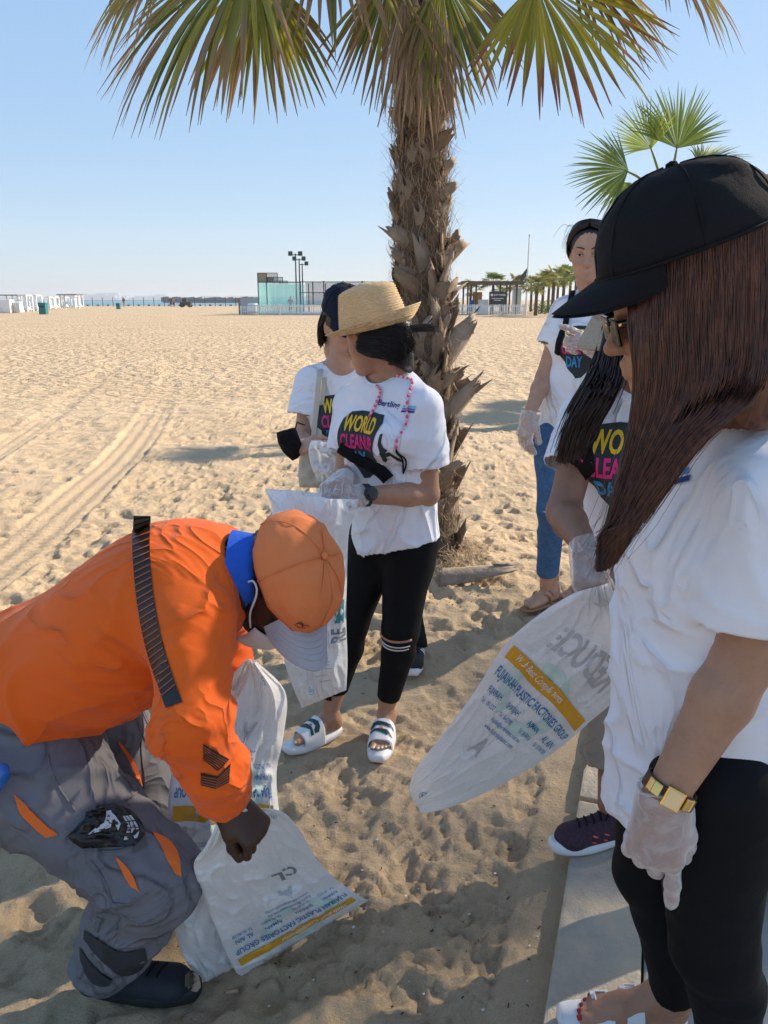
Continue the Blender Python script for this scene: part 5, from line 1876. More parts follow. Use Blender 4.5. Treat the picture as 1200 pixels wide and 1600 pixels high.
def legs_np(J, cutL, cutR, top, legr, tw=0.15, k=1.0, h=0.007, fold=0.0, seed=0, flat=0.66, flare=0.0, fsc=(10, 10, 7)):
    """trousers: hips and two legs, open at the hems"""
    f = J['front']
    lo, hi = box_of([J['hip'] + V((0, 0, 0.1)), J['hipL'], J['hipR'], J['knL'], J['knR'], J['anL'], J['anR']], 0.17)
    s = SDF(lo, hi, h)
    s.cone(J['hip'] + V((0, 0, 0.12)), J['hip'] - V((0, 0, 0.02)), tw * 0.82, tw * 0.96, 0.04, f, flat)
    cuts = []
    for q, ct in (('L', cutL), ('R', cutR)):
        t = sib(s); a, b, c = J['hip' + q], J['kn' + q], J['an' + q]
        t.cone(a, b, legr[0], legr[1], 0.03); m_ = lerp(b, c, 0.30) - f * 0.014
        t.cone(a - f * 0.012, lerp(a, b, 0.3) - f * 0.012, legr[0] * 1.0, legr[0] * 0.88, 0.03)
        t.cone(b, m_, legr[1] * 0.97, legr[2], 0.02); t.cone(m_, lerp(m_, c, 1.1), legr[2], legr[3] + flare, 0.02)
        if ct is not None:
            e = lerp(b, c, ct); d = (c - b).normalized(); t.cut(e, d); cuts.append((e, d))
        union(s, t, 0.03)
    if top is not None:
        s.cut((0, 0, top), (0, 0, 1)); cuts.append((V((J['hip'].x, J['hip'].y, top)), V((0, 0, 1))))
    P, F = s.net()
    for e, d in cuts:
        P, F = drop(P, F, (((P - nv(e)) @ nv(d)) > -0.4 * h) & (np.linalg.norm(P - nv(e), axis=1) < 0.2))
    P = relax(P, F, 1, 0.4)
    if fold:
        N_ = normals(P, F)
        kn = np.exp(-np.minimum(np.linalg.norm(P - nv(J['knL']), axis=1), np.linalg.norm(P - nv(J['knR']), axis=1)) / 0.12) + np.exp(-np.minimum(np.linalg.norm(P - nv(J['anL']), axis=1), np.linalg.norm(P - nv(J['anR']), axis=1)) / 0.08) * 1.2
        rdg = (1 - np.abs(vnoise(P * np.array(fsc) * np.array((1, 1, 1.7)) + 1.0 * vnoise(P * 7, seed + 3)[:, None], seed + 2))) ** 3
        wv = vnoise(P * np.array(fsc) * 0.7, seed)
        P = P + N_ * (fold * (0.6 * wv + (rdg - 0.3) * (0.5 + kn)))[:, None]
    return P, F


def glove_cuff(P, org, xdir, L): return P


def tfit(s, w_, h_, bold=0.0, shear=0.0):
    vs, fs = text_mesh(s, 1.0, 'CENTER', bold, 1.0, shear)
    A_ = np.array(vs); lo, hi = A_.min(0), A_.max(0); c = (lo + hi) / 2; sc = np.array((w_, h_)) / (hi - lo)
    return [tuple((p - c) * sc) for p in A_], fs


def fan(poly): return poly, [list(range(len(poly)))]


def mv(vf, dx, dy, rot=0.0):
    c, s_ = math.cos(rot), math.sin(rot)
    return [(a * c - b * s_ + dx, a * s_ + b * c + dy) for a, b in vf[0]], vf[1]


def tee_print(surf, c, ux, uy, n, shirt, sc=1.0, logo=True, lp=(0.075, 0.115)):
    """charcoal splash with WORLD CLEANUP DAY, a climbing figure, and the sponsor mark"""
    blob = [(-0.088, 0.045), (-0.082, 0.078), (-0.060, 0.100), (-0.02, 0.106), (0.03, 0.104), (0.066, 0.100), (0.078, 0.080), (0.066, 0.045), (0.052, 0.0), (0.040, -0.045), (0.025, -0.082), (0.004, -0.104), (-0.018, -0.108), (-0.030, -0.092), (-0.055, -0.070), (-0.068, -0.040), (-0.094, -0.010)]
    D_ = lambda nm, vf, mt, off: decal(nm, [(a * sc, b * sc) for a, b in vf[0]], vf[1], surf, c, ux, uy, n, mt, shirt, off)
    D_('print_splash', fan(blob), PRNT, 0.0022)
    D_('print_lettering', mv(tfit('WORLD', 0.128, 0.048, 0.03), -0.008, 0.068), PYEL, 0.0038)
    D_('print_lettering', mv(tfit('CLEANUP', 0.128, 0.046, 0.03), -0.012, 0.014), PPNK, 0.0038)
    D_('print_lettering', mv(tfit('DAY', 0.066, 0.046, 0.03), -0.028, -0.040), PBLU, 0.0038)
    fig = [(0.082, 0.050), (0.090, 0.052), (0.088, 0.024), (0.094, 0.010), (0.104, 0.004), (0.112, -0.016), (0.116, -0.046), (0.106, -0.040), (0.104, -0.018), (0.092, -0.022), (0.084, -0.036), (0.070, -0.046), (0.064, -0.040), (0.076, -0.022), (0.080, -0.004), (0.076, 0.016)]
    D_('print_figure', fan(fig), PRNT, 0.0024)
    if logo:
        lx, ly = lp
        D_('sponsor_lettering', mv(tfit('Bertling', 0.068, 0.022, 0.02), lx - 0.02, ly, -0.10), PNVY, 0.003)
        for k, (mt, dy) in enumerate(((pm('print_sky', (0.20, 0.50, 0.78), 0.7, 0.05), 0.008), (PBLU, 0.0005), (PNVY, -0.007))):
            x0 = lx + 0.024 - 0.002 * k
            D_('sponsor_stripe', mv(fan([(x0, -0.0026), (x0 + 0.044, -0.0026 ), (x0 + 0.047, 0.0028), (x0 + 0.003, 0.0028)]), 0, ly + dy - 0.010, 0), mt, 0.003)


def watch_band(c, axis, r, w_, mat, name, parent, flat=0.78, nrm=(0, 0, 1), n=40, th=0.002):
    x = V(axis).normalized(); z = V(nrm); z = (z - x * z.dot(x)).normalized(); y = z.cross(x)
    mb = MB(); rows = []
    for (rr_, hw) in ((r, -w_ / 2), (r + th, -w_ / 2), (r + th, w_ / 2), (r, w_ / 2), (r, -w_ / 2)):
        rows.append([V(c) + x * hw + y * (rr_ * math.cos(q)) + z * (rr_ * flat * math.sin(q)) for q in np.linspace(0, 2 * math.pi, n + 1)])
    return mb.grid(rows).build(name, mat, parent, False)


def shoe(org, fwd, inner, parent, up_mat, sole_mat, sc=0.95, high=False, nm='shoe', sole_h=0.030, lace_mat=None, stripes=None, zup=(0, 0, 1)):
    Fr = frame(fwd, zup)
    side = 1 if V(Fr[1]).dot(V(inner)) > 0 else -1
    P, F = shoe_upper(org, Fr, side, sc, high=high)
    so = sole_mesh(0.288, 0.040, 0.0, sole_h, Fr, org, side, sc, 0.012, 0.012, round_=0.007).build(nm, sole_mat, parent, True)
    o = link('upper', np_mesh('upper', P, F), up_mat, so); modif(o, 'SOLIDIFY', thickness=0.004, offset=-1)
    sf = Surf(P, F)
    loc = lambda x, y, z: V(nv(org) + sc * (np.array((x, y * side, z)) @ Fr))
    if lace_mat:
        for k in range(5):
            x = 0.10 + 0.022 * k
            pts = []
            for t in np.linspace(-1, 1, 7):
                p = loc(x + 0.006 * t, t * 0.020, 0.16)
                hit = sf.t.ray_cast(p, -V(Fr[2]), 0.3)
                if hit[0]: pts.append(hit[0] + V(Fr[2]) * 0.002)
            if len(pts) > 2: MB().tube(pts, 0.0026, 6).build('lace', lace_mat, so)
        lp_ = [loc(0.10, 0.006, 0.118), loc(0.105, 0.02, 0.132), loc(0.125, 0.045, 0.126), loc(0.135, 0.052, 0.112), loc(0.118, 0.035, 0.112), loc(0.102, 0.008, 0.114)]
        MB().tube([V(p) for p in curve_pts([tuple(q) for q in lp_], 20)], 0.0022, 6).build('lace_bow', lace_mat, so)
    if stripes:
        for sd in (-1, 1):
            for k in range(3):
                vs = [(0.095 + 0.017 * k + a, b) for a, b in ((0, 0.036), (0.0105, 0.036), (0.024, 0.078), (0.0135, 0.078))] if stripes[1] == 'bars' else [(0.075 + 0.036 * k + a, 0.052 + b) for a, b in ((0, 0), (0.014, 0.004), (0.018, 0.010), (0.004, 0.006))]
                org_ = loc(0, sd * 0.02, 0)
                decal('side_stripe', [(a * sc, b * sc) for a, b in vs], [[0, 1, 2, 3]], sf, org_, V(Fr[0]), V(Fr[2]), V(Fr[1]) * (sd * side), stripes[0], so, 0.002, 0.006)
                if stripes[1] != 'bars': decal('side_stripe', [(a * sc + 0.004, (b - 0.016) * sc) for a, b in vs], [[0, 1, 2, 3]], sf, org_, V(Fr[0]), V(Fr[2]), V(Fr[1]) * (sd * side), stripes[0], so, 0.002, 0.006)
    return so


def slide_sandal(org, fwd, inner, parent, sc=0.9, mat=RUBW):
    Fr = frame(fwd, (0, 0, 1)); side = 1 if V(Fr[1]).dot(V(inner)) > 0 else -1
    so = sole_mesh(0.262, 0.046, 0.0, 0.030, Fr, org, side, sc, 0.006, 0.010, round_=0.008).build('slide_sandal', mat, parent, True)
    loc = lambda x, y, z: V(nv(org) + sc * (np.array((x, y * side, z)) @ Fr))
    rows_o, rows_i = [], []
    for i in range(9):
        t = i / 8; x = 0.090 + 0.088 * t
        hgt = 0.104 - 0.036 * t; wd = 0.050 - 0.001 * t
        ro, ri = [], []
        for j in range(21):
            q = math.pi * j / 20
            cx, cz_ = math.cos(q), math.sin(q)
            e = 0.62
            yy = wd * math.copysign(abs(cx) ** e, cx); zz = 0.018 + (hgt - 0.018) * abs(cz_) ** e
            ro.append(loc(x + 0.012 * (0.5 - t) * abs(cx), yy + 0.004, zz)); ri.append(loc(x, yy * 0.92 + 0.004, zz - 0.005))
        rows_o.append(ro); rows_i.append(ri)
    mb = MB(); mb.grid(rows_o); mb.grid([r[::-1] for r in rows_i])
    mb.grid([rows_o[0][::-1], rows_i[0][::-1]]); mb.grid([rows_o[-1], rows_i[-1]])
    st = mb.build('strap', mat, so, True)
    return so, Fr, side, st, np.array([tuple(p) for r in rows_o for p in r]), rows_o


# ------------------------------------------------------------------ plastic bags
m, nt, N, L, B = new_mat('white_plastic_film')
B.inputs['Base Color'].default_value = (0.93, 0.94, 0.95, 1); B.inputs['Roughness'].default_value = 0.34; B.inputs['Specular IOR Level'].default_value = 0.55
tl = N.new('ShaderNodeBsdfTranslucent'); tl.inputs[0].default_value = (0.92, 0.93, 0.95, 1)
tr = N.new('ShaderNodeBsdfTransparent'); tr.inputs[0].default_value = (0.95, 0.96, 0.97, 1)
tc = N.new('ShaderNodeTexCoord'); n1 = N.new('ShaderNodeTexNoise'); n1.inputs['Scale'].default_value = 11; n1.inputs['Detail'].default_value = 5; n1.inputs['Distortion'].default_value = 0.9
L.new(tc.outputs['Object'], n1.inputs['Vector'])
v1 = N.new('ShaderNodeTexVoronoi'); v1.feature = 'DISTANCE_TO_EDGE'; v1.inputs['Scale'].default_value = 13
L.new(n1.outputs['Color'], v1.inputs['Vector'])
mm = N.new('ShaderNodeMath'); mm.operation = 'ADD'; L.new(n1.outputs['Fac'], mm.inputs[0]); L.new(v1.outputs['Distance'], mm.inputs[1])
bp = N.new('ShaderNodeBump'); bp.inputs['Distance'].default_value = 0.0022; L.new(mm.outputs[0], bp.inputs['Height']); L.new(bp.outputs[0], B.inputs['Normal']); L.new(bp.outputs[0], tl.inputs['Normal'])
m1 = N.new('ShaderNodeMixShader'); m1.inputs[0].default_value = 0.22; L.new(B.outputs[0], m1.inputs[1]); L.new(tl.outputs[0], m1.inputs[2])
m2 = N.new('ShaderNodeMixShader'); m2.inputs[0].default_value = 0.04; L.new(m1.outputs[0], m2.inputs[1]); L.new(tr.outputs[0], m2.inputs[2]); L.new(m2.outputs[0], N['Material Output'].inputs[0])
FILM = m
INKB = pm('ink_blue', (0.02, 0.19, 0.45), 0.5, 0.1, 60)
INKO = pm('ink_ochre', (0.72, 0.36, 0.02), 0.5, 0.06, 40)
INKG = pm('ink_grey', (0.22, 0.235, 0.26), 0.5, 0.1, 40)
INKT = pm('ink_mint', (0.36, 0.58, 0.56), 0.5, 0.08, 40)
INKW = pm('ink_white', (0.85, 0.8, 0.7), 0.5, 0.05, 40)
GHG = pm('grey_ink_seen_through_film', (0.52, 0.53, 0.56), 0.45, 0.1, 40)
GHT = pm('mint_ink_seen_through_film', (0.58, 0.74, 0.71), 0.45, 0.1, 40)
INKL = pm('ink_pale_blue', (0.22, 0.48, 0.70), 0.5, 0.1, 60)


class Bag:
    """film bag from rows of (left, right) rim points, top to bottom; front faces -normal side towards the viewer's side n"""
    def __init__(s, rows, n, bulge=0.05, seed=0, crum=0.008, nu=84, nvv=116, pinch=None, fine=0.0):
        s.n = V(n).normalized()
        C6 = resample(np.array([tuple(a) + tuple(b) for a, b in rows], float), 0.01)
        d6 = np.concatenate([[0], np.cumsum(np.linalg.norm(np.diff((C6[:, :3] + C6[:, 3:]) / 2, axis=0), axis=1))]); t6 = np.linspace(0, d6[-1], nvv)
        Lp = np.stack([np.interp(t6, d6, C6[:, i]) for i in range(3)], 1); Rp = np.stack([np.interp(t6, d6, C6[:, 3 + i]) for i in range(3)], 1)
        s.L, s.R, s.nvv, s.nu, s.b, s.seed, s.crum, s.fine = Lp, Rp, nvv, nu, bulge, seed, crum, fine
        u = np.linspace(0, 1, nu)
        U, T = np.meshgrid(u, np.linspace(0, 1, nvv))
        s.front = s.ev(U.ravel(), T.ravel(), 1); s.back = s.ev(U.ravel(), T.ravel(), -1)

    def ev(s, u, t, side, off=0.0):
        u = np.asarray(u, float); t = np.asarray(t, float)
        g = np.linspace(0, 1, s.nvv)
        l = np.stack([np.interp(t, g, s.L[:, i]) for i in range(3)], 1); r = np.stack([np.interp(t, g, s.R[:, i]) for i in range(3)], 1)
        p = l * (1 - u)[:, None] + r * u[:, None]
        env = np.clip(np.sin(np.pi * np.clip(u, 0, 1)), 0, 1) ** 0.6 * np.clip(np.minimum(1, (1 - t) * 6), 0, 1) ** 0.5
        q = np.stack([u * 3.2, t * 4.5, np.full_like(u, 0.7 * side)], 1)
        w1 = vnoise(q * 1.6, s.seed + (3 if side > 0 else 9)); w2 = (1 - np.abs(vnoise(q * np.array((3.4, 1.7, 1)) + 0.8 * w1[:, None], s.seed + 5 + side))) ** 3 - 0.3
        w3 = (1 - np.abs(vnoise(q * 4.6 + 0.7 * w1[:, None], s.seed + 15 + side))) ** 4 - 0.2
        d = side * s.b * env * (1 + 0.35 * w1) + s.crum * (w1 * 0.8 + w2 * 1.4) * (0.4 + 0.6 * env) + s.fine * w3
        d = np.where((u < 0.001) | (u > 0.999), s.crum * w1 * 0.3, d)
        return p + nv(s.n)[None, :] * (d + side * off)[:, None]

    def build(s, name, label, group=None, mat=None, open_top=True):
        m_, k = s.nvv, s.nu
        i, j = np.meshgrid(np.arange(m_ - 1), np.arange(k - 1), indexing='ij')
        a = (i * k + j).ravel()
        F1 = np.stack([a, a + 1, a + k + 1, a + k], 1)
        P = np.concatenate([s.front, s.back]); F = np.concatenate([F1, F1[:, ::-1] + m_ * k])
        c = P.mean(0); c[2] = P[:, 2].min()
        s.root = thing(name, label, 'plastic bag', tuple(c), group)
        s.o = link('film', np_mesh('film', P, F), mat or FILM, s.root)
        return s

    def ink(s, name, vf, mat, c, w_, h_, rot=0.0, side=1, off=0.0022, aspect=1.0, maxlen=0.02, mirror=False):
        """vf in unit box; c centre (u,t); w_,h_ in (u,t) units before rotation (in metres scaled by aspect)"""
        vs, fs = vf
        A_ = np.array(vs); lo, hi = A_.min(0), A_.max(0); A_ = (A_ - (lo + hi) / 2) / (hi - lo) * np.array((w_, h_))
        if mirror: A_[:, 0] *= -1
        cs, sn = math.cos(rot), math.sin(rot)
        A_ = np.stack([A_[:, 0] * cs - A_[:, 1] * sn, A_[:, 0] * sn + A_[:, 1] * cs], 1)
        vs2, fs2 = densify([tuple(p) for p in A_], fs, maxlen)
        A_ = np.array(vs2)
        u = c[0] + A_[:, 0] / s.wm; t = c[1] - A_[:, 1] / s.hm
        P = s.ev(np.clip(u, 0.004, 0.996), np.clip(t, 0, 0.997), side, off)
        return link(name, np_mesh(name, P, fs2, True), mat, s.o)

    def artwork(s, ct=0.42, up=1, k_=1.0, back=True, maxlen=0.02):
        """the supplier print; metres, up=+1 upright, -1 upside down"""
        s.wm = float(np.linalg.norm(s.R[s.nvv // 2] - s.L[s.nvv // 2])); s.hm = float(np.linalg.norm(np.diff((s.L + s.R) / 2, axis=0), axis=1).sum())
        rot = 0 if up > 0 else math.pi
        W_ = s.wm * 0.92
        def put(nm, txt, mat, y, x, w_, h_, bold=0.0, shear=0.0, off=0.0050, side=1, mirror=False):
            y, h_ = y * k_, h_ * k_
            x2, y2 = (x, y) if up > 0 else (-x, -y)
            s.ink(nm, tfit(txt, 1, 1, bold, shear) if isinstance(txt, str) else txt, mat, (0.5 + x2 / s.wm, ct - y2 / s.hm), w_, h_, rot, side, off, maxlen=maxlen, mirror=mirror)
        put('print_band', fan([(0, 0), (0.25, 0), (0.5, 0), (0.75, 0), (1, 0), (1, 1), (0, 1)]), INKO, 0.062, 0, W_ * 0.98, 0.030)
        put('print_script', 'With Best Compliments', INKW, 0.062, -W_ * 0.12, W_ * 0.56, 0.021, 0.012, 0.4, 0.0072)
        put('print_lettering', 'FUJAIRAH PLASTIC FACTORIES GROUP', INKB, 0.016, 0, W_ * 0.97, 0.028, 0.015)
        for k, (cn, cx) in enumerate((('FUJAIRAH', -0.38), ('SHARJAH', -0.13), ('AJMAN', 0.14), ('AL AIN', 0.38))):
            put('print_lettering', cn, INKB, -0.020, cx * W_, W_ * 0.15, 0.018, 0.012)
            put('print_lettering', ('Tel : 09-222', 'Tel : 06-423980', 'Tel : 06-7436765', 'Tel : 03-7847388')[k], INKB, -0.044, cx * W_, W_ * 0.17, 0.011, 0.005)
        put('print_lettering', 'fujplas@emirates.net.ae', INKB, -0.064, -W_ * 0.05, W_ * 0.40, 0.013, 0.006)
        put('print_lettering', 'www.fujairahplastic.com', INKB, -0.084, -W_ * 0.05, W_ * 0.40, 0.013, 0.006)
        if back:
            put('print_lettering', 'REDUCE', GHG, 0.150, W_ * 0.04, W_ * 0.66, 0.058, 0.03, off=0.0024, mirror=True)
            put('print_lettering', 'A', GHG, -0.125, -W_ * 0.10, 0.040, 0.048, 0.03, off=0.0024, mirror=True)
            for k in range(3):
                a0 = k * 2.094 + 0.5
                pl = [(math.cos(a0 + q) * r_, math.sin(a0 + q) * r_) for r_, qs in ((1.0, np.linspace(0, 1.5, 7)), (0.62, np.linspace(1.5, 0, 7))) for q in qs]
                lo = np.array(pl)
                cx, cy = (lo.min(0) + lo.max(0)) / 2 * 0.085
                wd, hg = (lo.max(0) - lo.min(0)) * 0.085
                put('recycle_arrow', fan(pl), GHT, 0.02 + cy, cx - W_ * 0.05, wd, hg, off=0.0016)
        return s


def drop_mark(bag, c, sz, rot=0.0, mat=None):
    """small water drop emblem with lines of print beside it"""
    pl = [(math.sin(q) * (1 - 0.0 * q), -math.cos(q)) for q in np.linspace(-2.5, 2.5, 15)] + [(0.0, 1.9)]
    inn = [(0.78 * a, 0.78 * b) for a, b in pl]
    vs = pl + inn; n = len(pl); fs = [[i, (i + 1) % n, n + (i + 1) % n, n + i] for i in range(n)]
    bag.ink('drop_emblem', (vs, fs), mat or INKB, c, sz, sz * 1.45, rot)
    bag.ink('drop_emblem', fan([(-1, -0.6), (-0.3, -0.6), (0, 0.1), (0.3, -0.6), (1, -0.6), (1, 0), (0.2, 0.6), (-0.2, 0.6), (-1, 0)]), mat or INKB, (c[0], c[1] + 0.004), sz * 0.5, sz * 0.35, rot)
# ------------------------------------------------------------------ woman in the black cap (right, close)
W6 = thing('person', 'woman in a black cap with long auburn hair, looking down at her pointing gloved hand', 'person', (0.50, 1.12, KZ))
fr6 = V((-0.94, -0.10, 0)).normalized()
J = dict(front=fr6, neck=V((0.475, 1.105, 1.335)), neckt=V((0.40, 1.05, 1.44)), shL=V((0.490, 0.955, 1.262)), shR=V((0.50, 1.265, 1.27)),
         elL=at(1168, 1020, 0.955), wrL=at(1036, 1250, 0.93), elR=V((0.57, 1.35, 1.0)), wrR=V((0.56, 1.36, 0.79)),
         hip=V((0.51, 1.12, 0.80)), hipL=V((0.50, 1.02, 0.79)), hipR=V((0.50, 1.18, 0.79)),
         knL=V((0.545, 1.035, 0.47)), knR=V((0.50, 1.20, 0.47)), anL=V((0.62, 1.06, KZ + 0.09)), anR=V((0.585, 1.22, KZ + 0.095)))
hc6 = V((0.392, 1.035, 1.490))
hf6 = V((-0.95, 0.12, -0.27)); hu6 = V((-0.27, -0.02, 0.96))
parts = [body_np(J, 1.0, armr=(0.046, 0.041, 0.037, 0.027), h=0.006)]
P, F, Fr = head_np(hc6, hf6, hu6, 0.98); HF6 = Fr
parts.append((P, F))
# pointing left hand: index straight, others folded
h6x = at(1008, 1400, 0.915) - J['wrL']
pcurl = ((0.22, 0.20, 0.12), (0.70, 0.85, 0.5), (0.85, 0.95, 0.55), (0.95, 1.05, 0.6))
hz6 = V((-0.35, -1.0, 0.1))
def side_for(xd, zb, thumbv):
    Fr_ = frame(xd, zb); return 1 if V(Fr_[1]).dot(V(thumbv)) > 0 else -1
sd = side_for(h6x, hz6, V((1, 0, 0)))
parts.append(hand_np(J['wrL'] , h6x, hz6, sd, 1.06, pcurl, (0.8, 0.25, -0.6), 0.5, spread=0.09))
sd2 = side_for(V((-0.1, 0, -1)), V((0, 1, 0)), V((-1, 0, 0)))
parts.append(hand_np(J['wrR'], V((-0.1, 0, -1)), V((0, 1, 0)), sd2, 1.0, ((0.5, 0.8, 0.5),) * 4))
# bare foot in the white sandal
tR = gnd(884, 1583, KZ + 0.03); hR = V((0.615, 1.235, KZ))
fdR = V((tR.x - hR.x, tR.y - hR.y, 0)).normalized()
oR = V((tR.x, tR.y, KZ + 0.004)) - fdR * 0.232
P, F, FrR, nlR = foot_np(oR, fdR, 1 if V(frame(fdR, (0, 0, 1))[1]).dot(V((0, -1, 0))) > 0 else -1, 1.0, lift=0.026)
parts.append((P, F))
oL = V((0.66, 1.045, KZ + 0.004)); fdL = V((-1, -0.12, 0)).normalized()
P, F, FrL, nlL = foot_np(oL, fdL, 1 if V(frame(fdL, (0, 0, 1))[1]).dot(V((0, 1, 0))) > 0 else -1, 1.0, lift=0.026)
parts.append((P, F))
P, F = join_np(parts)
link('body', np_mesh('body', P, F), SKIN, W6)
NAILR = pm('nail_red', (0.30, 0.008, 0.012), 0.2, 0.05)
nails_mesh(nlR, FrR, 1.0, NAILR, W6); nails_mesh(nlL, FrL, 1.0, NAILR, W6)
for (og, Frx) in ((oR, FrR), (oL, FrL)):
    so = sole_mesh(0.262, 0.044, 0.0, 0.030, Frx, og, 1, 1.0, 0.006, 0.006, round_=0.007).build('sandal', RUBW, W6, True)
    for x0, ln, hg in ((0.085, 0.034, 0.082), (0.142, 0.036, 0.062)):
        mb = MB(); ro, ri = [], []
        for i in range(5):
            t = i / 4; x = x0 + ln * t
            a = []; b = []
            for j in range(21):
                q = math.pi * j / 20; cx, sz_ = math.cos(q), math.sin(q)
                yy = 0.047 * math.copysign(abs(cx) ** 0.7, cx); zz = 0.015 + (hg - 0.22 * (x - x0) - 0.015) * abs(sz_) ** 0.7
                a.append(V(nv(og) + np.array((x, yy, zz)) @ Frx)); b.append(V(nv(og) + np.array((x, yy * 0.93, zz - 0.004)) @ Frx))
            ro.append(a); ri.append(b)
        mb.grid(ro); mb.grid([r[::-1] for r in ri]); mb.grid([ro[0], ri[0]]); mb.grid([ro[-1], ri[-1]])
        st = mb.build('strap', RUBW, so, True)
        c = V(nv(og) + np.array((x0 + ln / 2, -0.012, hg - 0.004)) @ Frx)
        b_ = MB(); ax_ = [V(q) for q in Frx]
        for (dx, dy, sx, sy) in ((0, 0.014, 0.026, 0.003), (0, -0.014, 0.026, 0.003), (0.012, 0, 0.003, 0.028), (-0.012, 0, 0.003, 0.028)): b_.box(c + ax_[0] * dx + ax_[1] * dy, (sx, sy, 0.004), ax_, 0.001)
        b_.build('buckle', RUBW, so)
# leggings and shirt
P, F = legs_np(J, 0.93, 0.93, 0.90, (0.093, 0.067, 0.060, 0.041), 0.150, h=0.006, fold=0.0025, seed=3)
garment('leggings', P, F, BLACKL, W6)
P, F = tee_np(J, 0.160, V((0.51, 1.12, 0.672)), (0.10, -0.05, -1), 0.80, (0.060, 0.068), 0.76, h=0.006, fold=0.0055, seed=21, bust=0.0, hemw=1.03, neckr=0.066)
shirt6 = garment('tshirt', P, F, TEE, W6)
rl_ = rim_loop(P, F, J['neck'] + V((0, 0, 0.02)), 0.13)
if len(rl_) > 8: ring_tube(rl_, J['neck'] + V((0, 0, 0.02)), V((-0.25, 0, 1)), 0.006).build('collar', TEE, shirt6, True)
for q in 'L':
    e = lerp(J['shL'], J['elL'], 0.80); rl_ = rim_loop(P, F, e, 0.11)
    d = (J['elL'] - J['shL']).normalized()
    for lf in (-0.002, -0.026): ring_tube(rl_, e, d, 0.0016, lift=lf).build('sleeve_hem', TEE, shirt6, True)
sf6 = Surf(P, F)
c6 = at(1046, 752, 0.93)
for k, (mt, dy) in enumerate(((pm('print_sky', (0.20, 0.50, 0.78), 0.7, 0.05), 0.010), (PBLU, 0.0), (PNVY, -0.010))):
    decal('sponsor_stripe', [(-0.03, dy - 0.0035), (0.012, dy - 0.0035), (0.016, dy + 0.0035), (-0.026, dy + 0.0035)], [[0, 1, 2, 3]], sf6, c6, V((0.9, -0.3, 0.42)).normalized(), V((-0.35, 0, 0.94)).normalized(), V((-0.45, -0.9, 0.1)), mt, shirt6, 0.003)
# glove, thin and clear, with a loose cuff
P, F = hand_np(J['wrL'], h6x, hz6, sd, 1.06, pcurl, (0.8, 0.25, -0.6), 0.5, infl=0.0016, wrinkle=0.0018, arm=0.012, cuff=0.034, h=0.0022, spread=0.09)
link('glove', np_mesh('glove', P, F), GLOVE, W6)
ax6 = (J['wrL'] - J['elL']).normalized()
fr_ = frame(h6x, hz6)
cpts = [V(nv(J['wrL']) + np.array((-0.014 + 0.004 * math.sin(3 * q), 0.036 * math.cos(q), 0.029 * math.sin(q))) @ fr_) for q in np.linspace(0, 2 * math.pi, 40)]
MB().tube(cpts, [0.0022 + 0.0008 * math.sin(i * 1.9) for i in range(40)], 6, False).build('glove_cuff', GLOVE, W6, True)
# gold watch on a brown strap
GOLD = pm('gold_metal', (0.78, 0.54, 0.20), 0.22, 0.08, 20, metal=1.0); STRAP = pm('brown_strap', (0.055, 0.030, 0.018), 0.6, 0.2, 50); DIAL = pm('watch_dial', (0.72, 0.60, 0.36), 0.25, 0.05, 20, metal=0.4)
wc = lerp(J['wrL'], J['elL'], 0.075)
wn_ = V((-0.25, -1, 0.15)); wn_ = (wn_ - ax6 * wn_.dot(ax6)).normalized(); wy_ = wn_.cross(ax6)
bandr = 0.0335
band = watch_band(wc, ax6, bandr, 0.020, STRAP, 'watch_strap', W6, 0.86, wn_, th=0.003)
fc = wc + wn_ * (bandr * 0.86 + 0.004)
MB().box(fc, (0.030, 0.026, 0.008), (ax6, wy_, wn_), 0.002).build('watch_case', GOLD, band)
MB().box(fc + wn_ * 0.0042, (0.024, 0.020, 0.0015), (ax6, wy_, wn_), 0.0004).build('watch_dial', DIAL, band)
for sg in (-1, 1):
    for q, r_ in ((0.62, 0.0085), (0.92, 0.0065)):
        cc = wc + wn_ * ((bandr + 0.004) * 0.86 * math.cos(q)) + wy_ * (sg * (bandr + 0.004) * math.sin(q))
        no = (wn_ * math.cos(q) + wy_ * sg * math.sin(q)).normalized(); tg = ax6.cross(no)
        MB().box(cc, (0.019, r_ * 1.5, 0.005), (ax6, tg, no), 0.002).build('gold_link', GOLD, band)
# cap
ec6 = hc6 + V(HF6[2]) * 0.070 + V(HF6[0]) * -0.012
dome, br, bt, seams = cap_np(ec6, HF6, 0.114, 0.095, 0.102, 0.066, 0.085, 0.026, curv=0.30)
cap6 = dome.build('cap', BLKC, W6, True); modif(cap6, 'SOLIDIFY', thickness=0.002, offset=-1)
br.build('brim', BLKC, cap6, True); bt.build('button', BLKC, cap6, True)
for sm_ in seams: MB().tube(sm_, 0.0012, 5).build('seam', BLKC, cap6, True)
ep = []
for q in np.linspace(0, 2 * math.pi, 61): ep.append(nv(ec6) + np.array((0.1145 * math.cos(q), 0.0955 * math.sin(q), 0.002 - 0.010 * math.cos(q))) @ HF6)
MB().tube([V(p) for p in ep], 0.0024, 6, False).build('edge_band', BLKC, cap6, True)
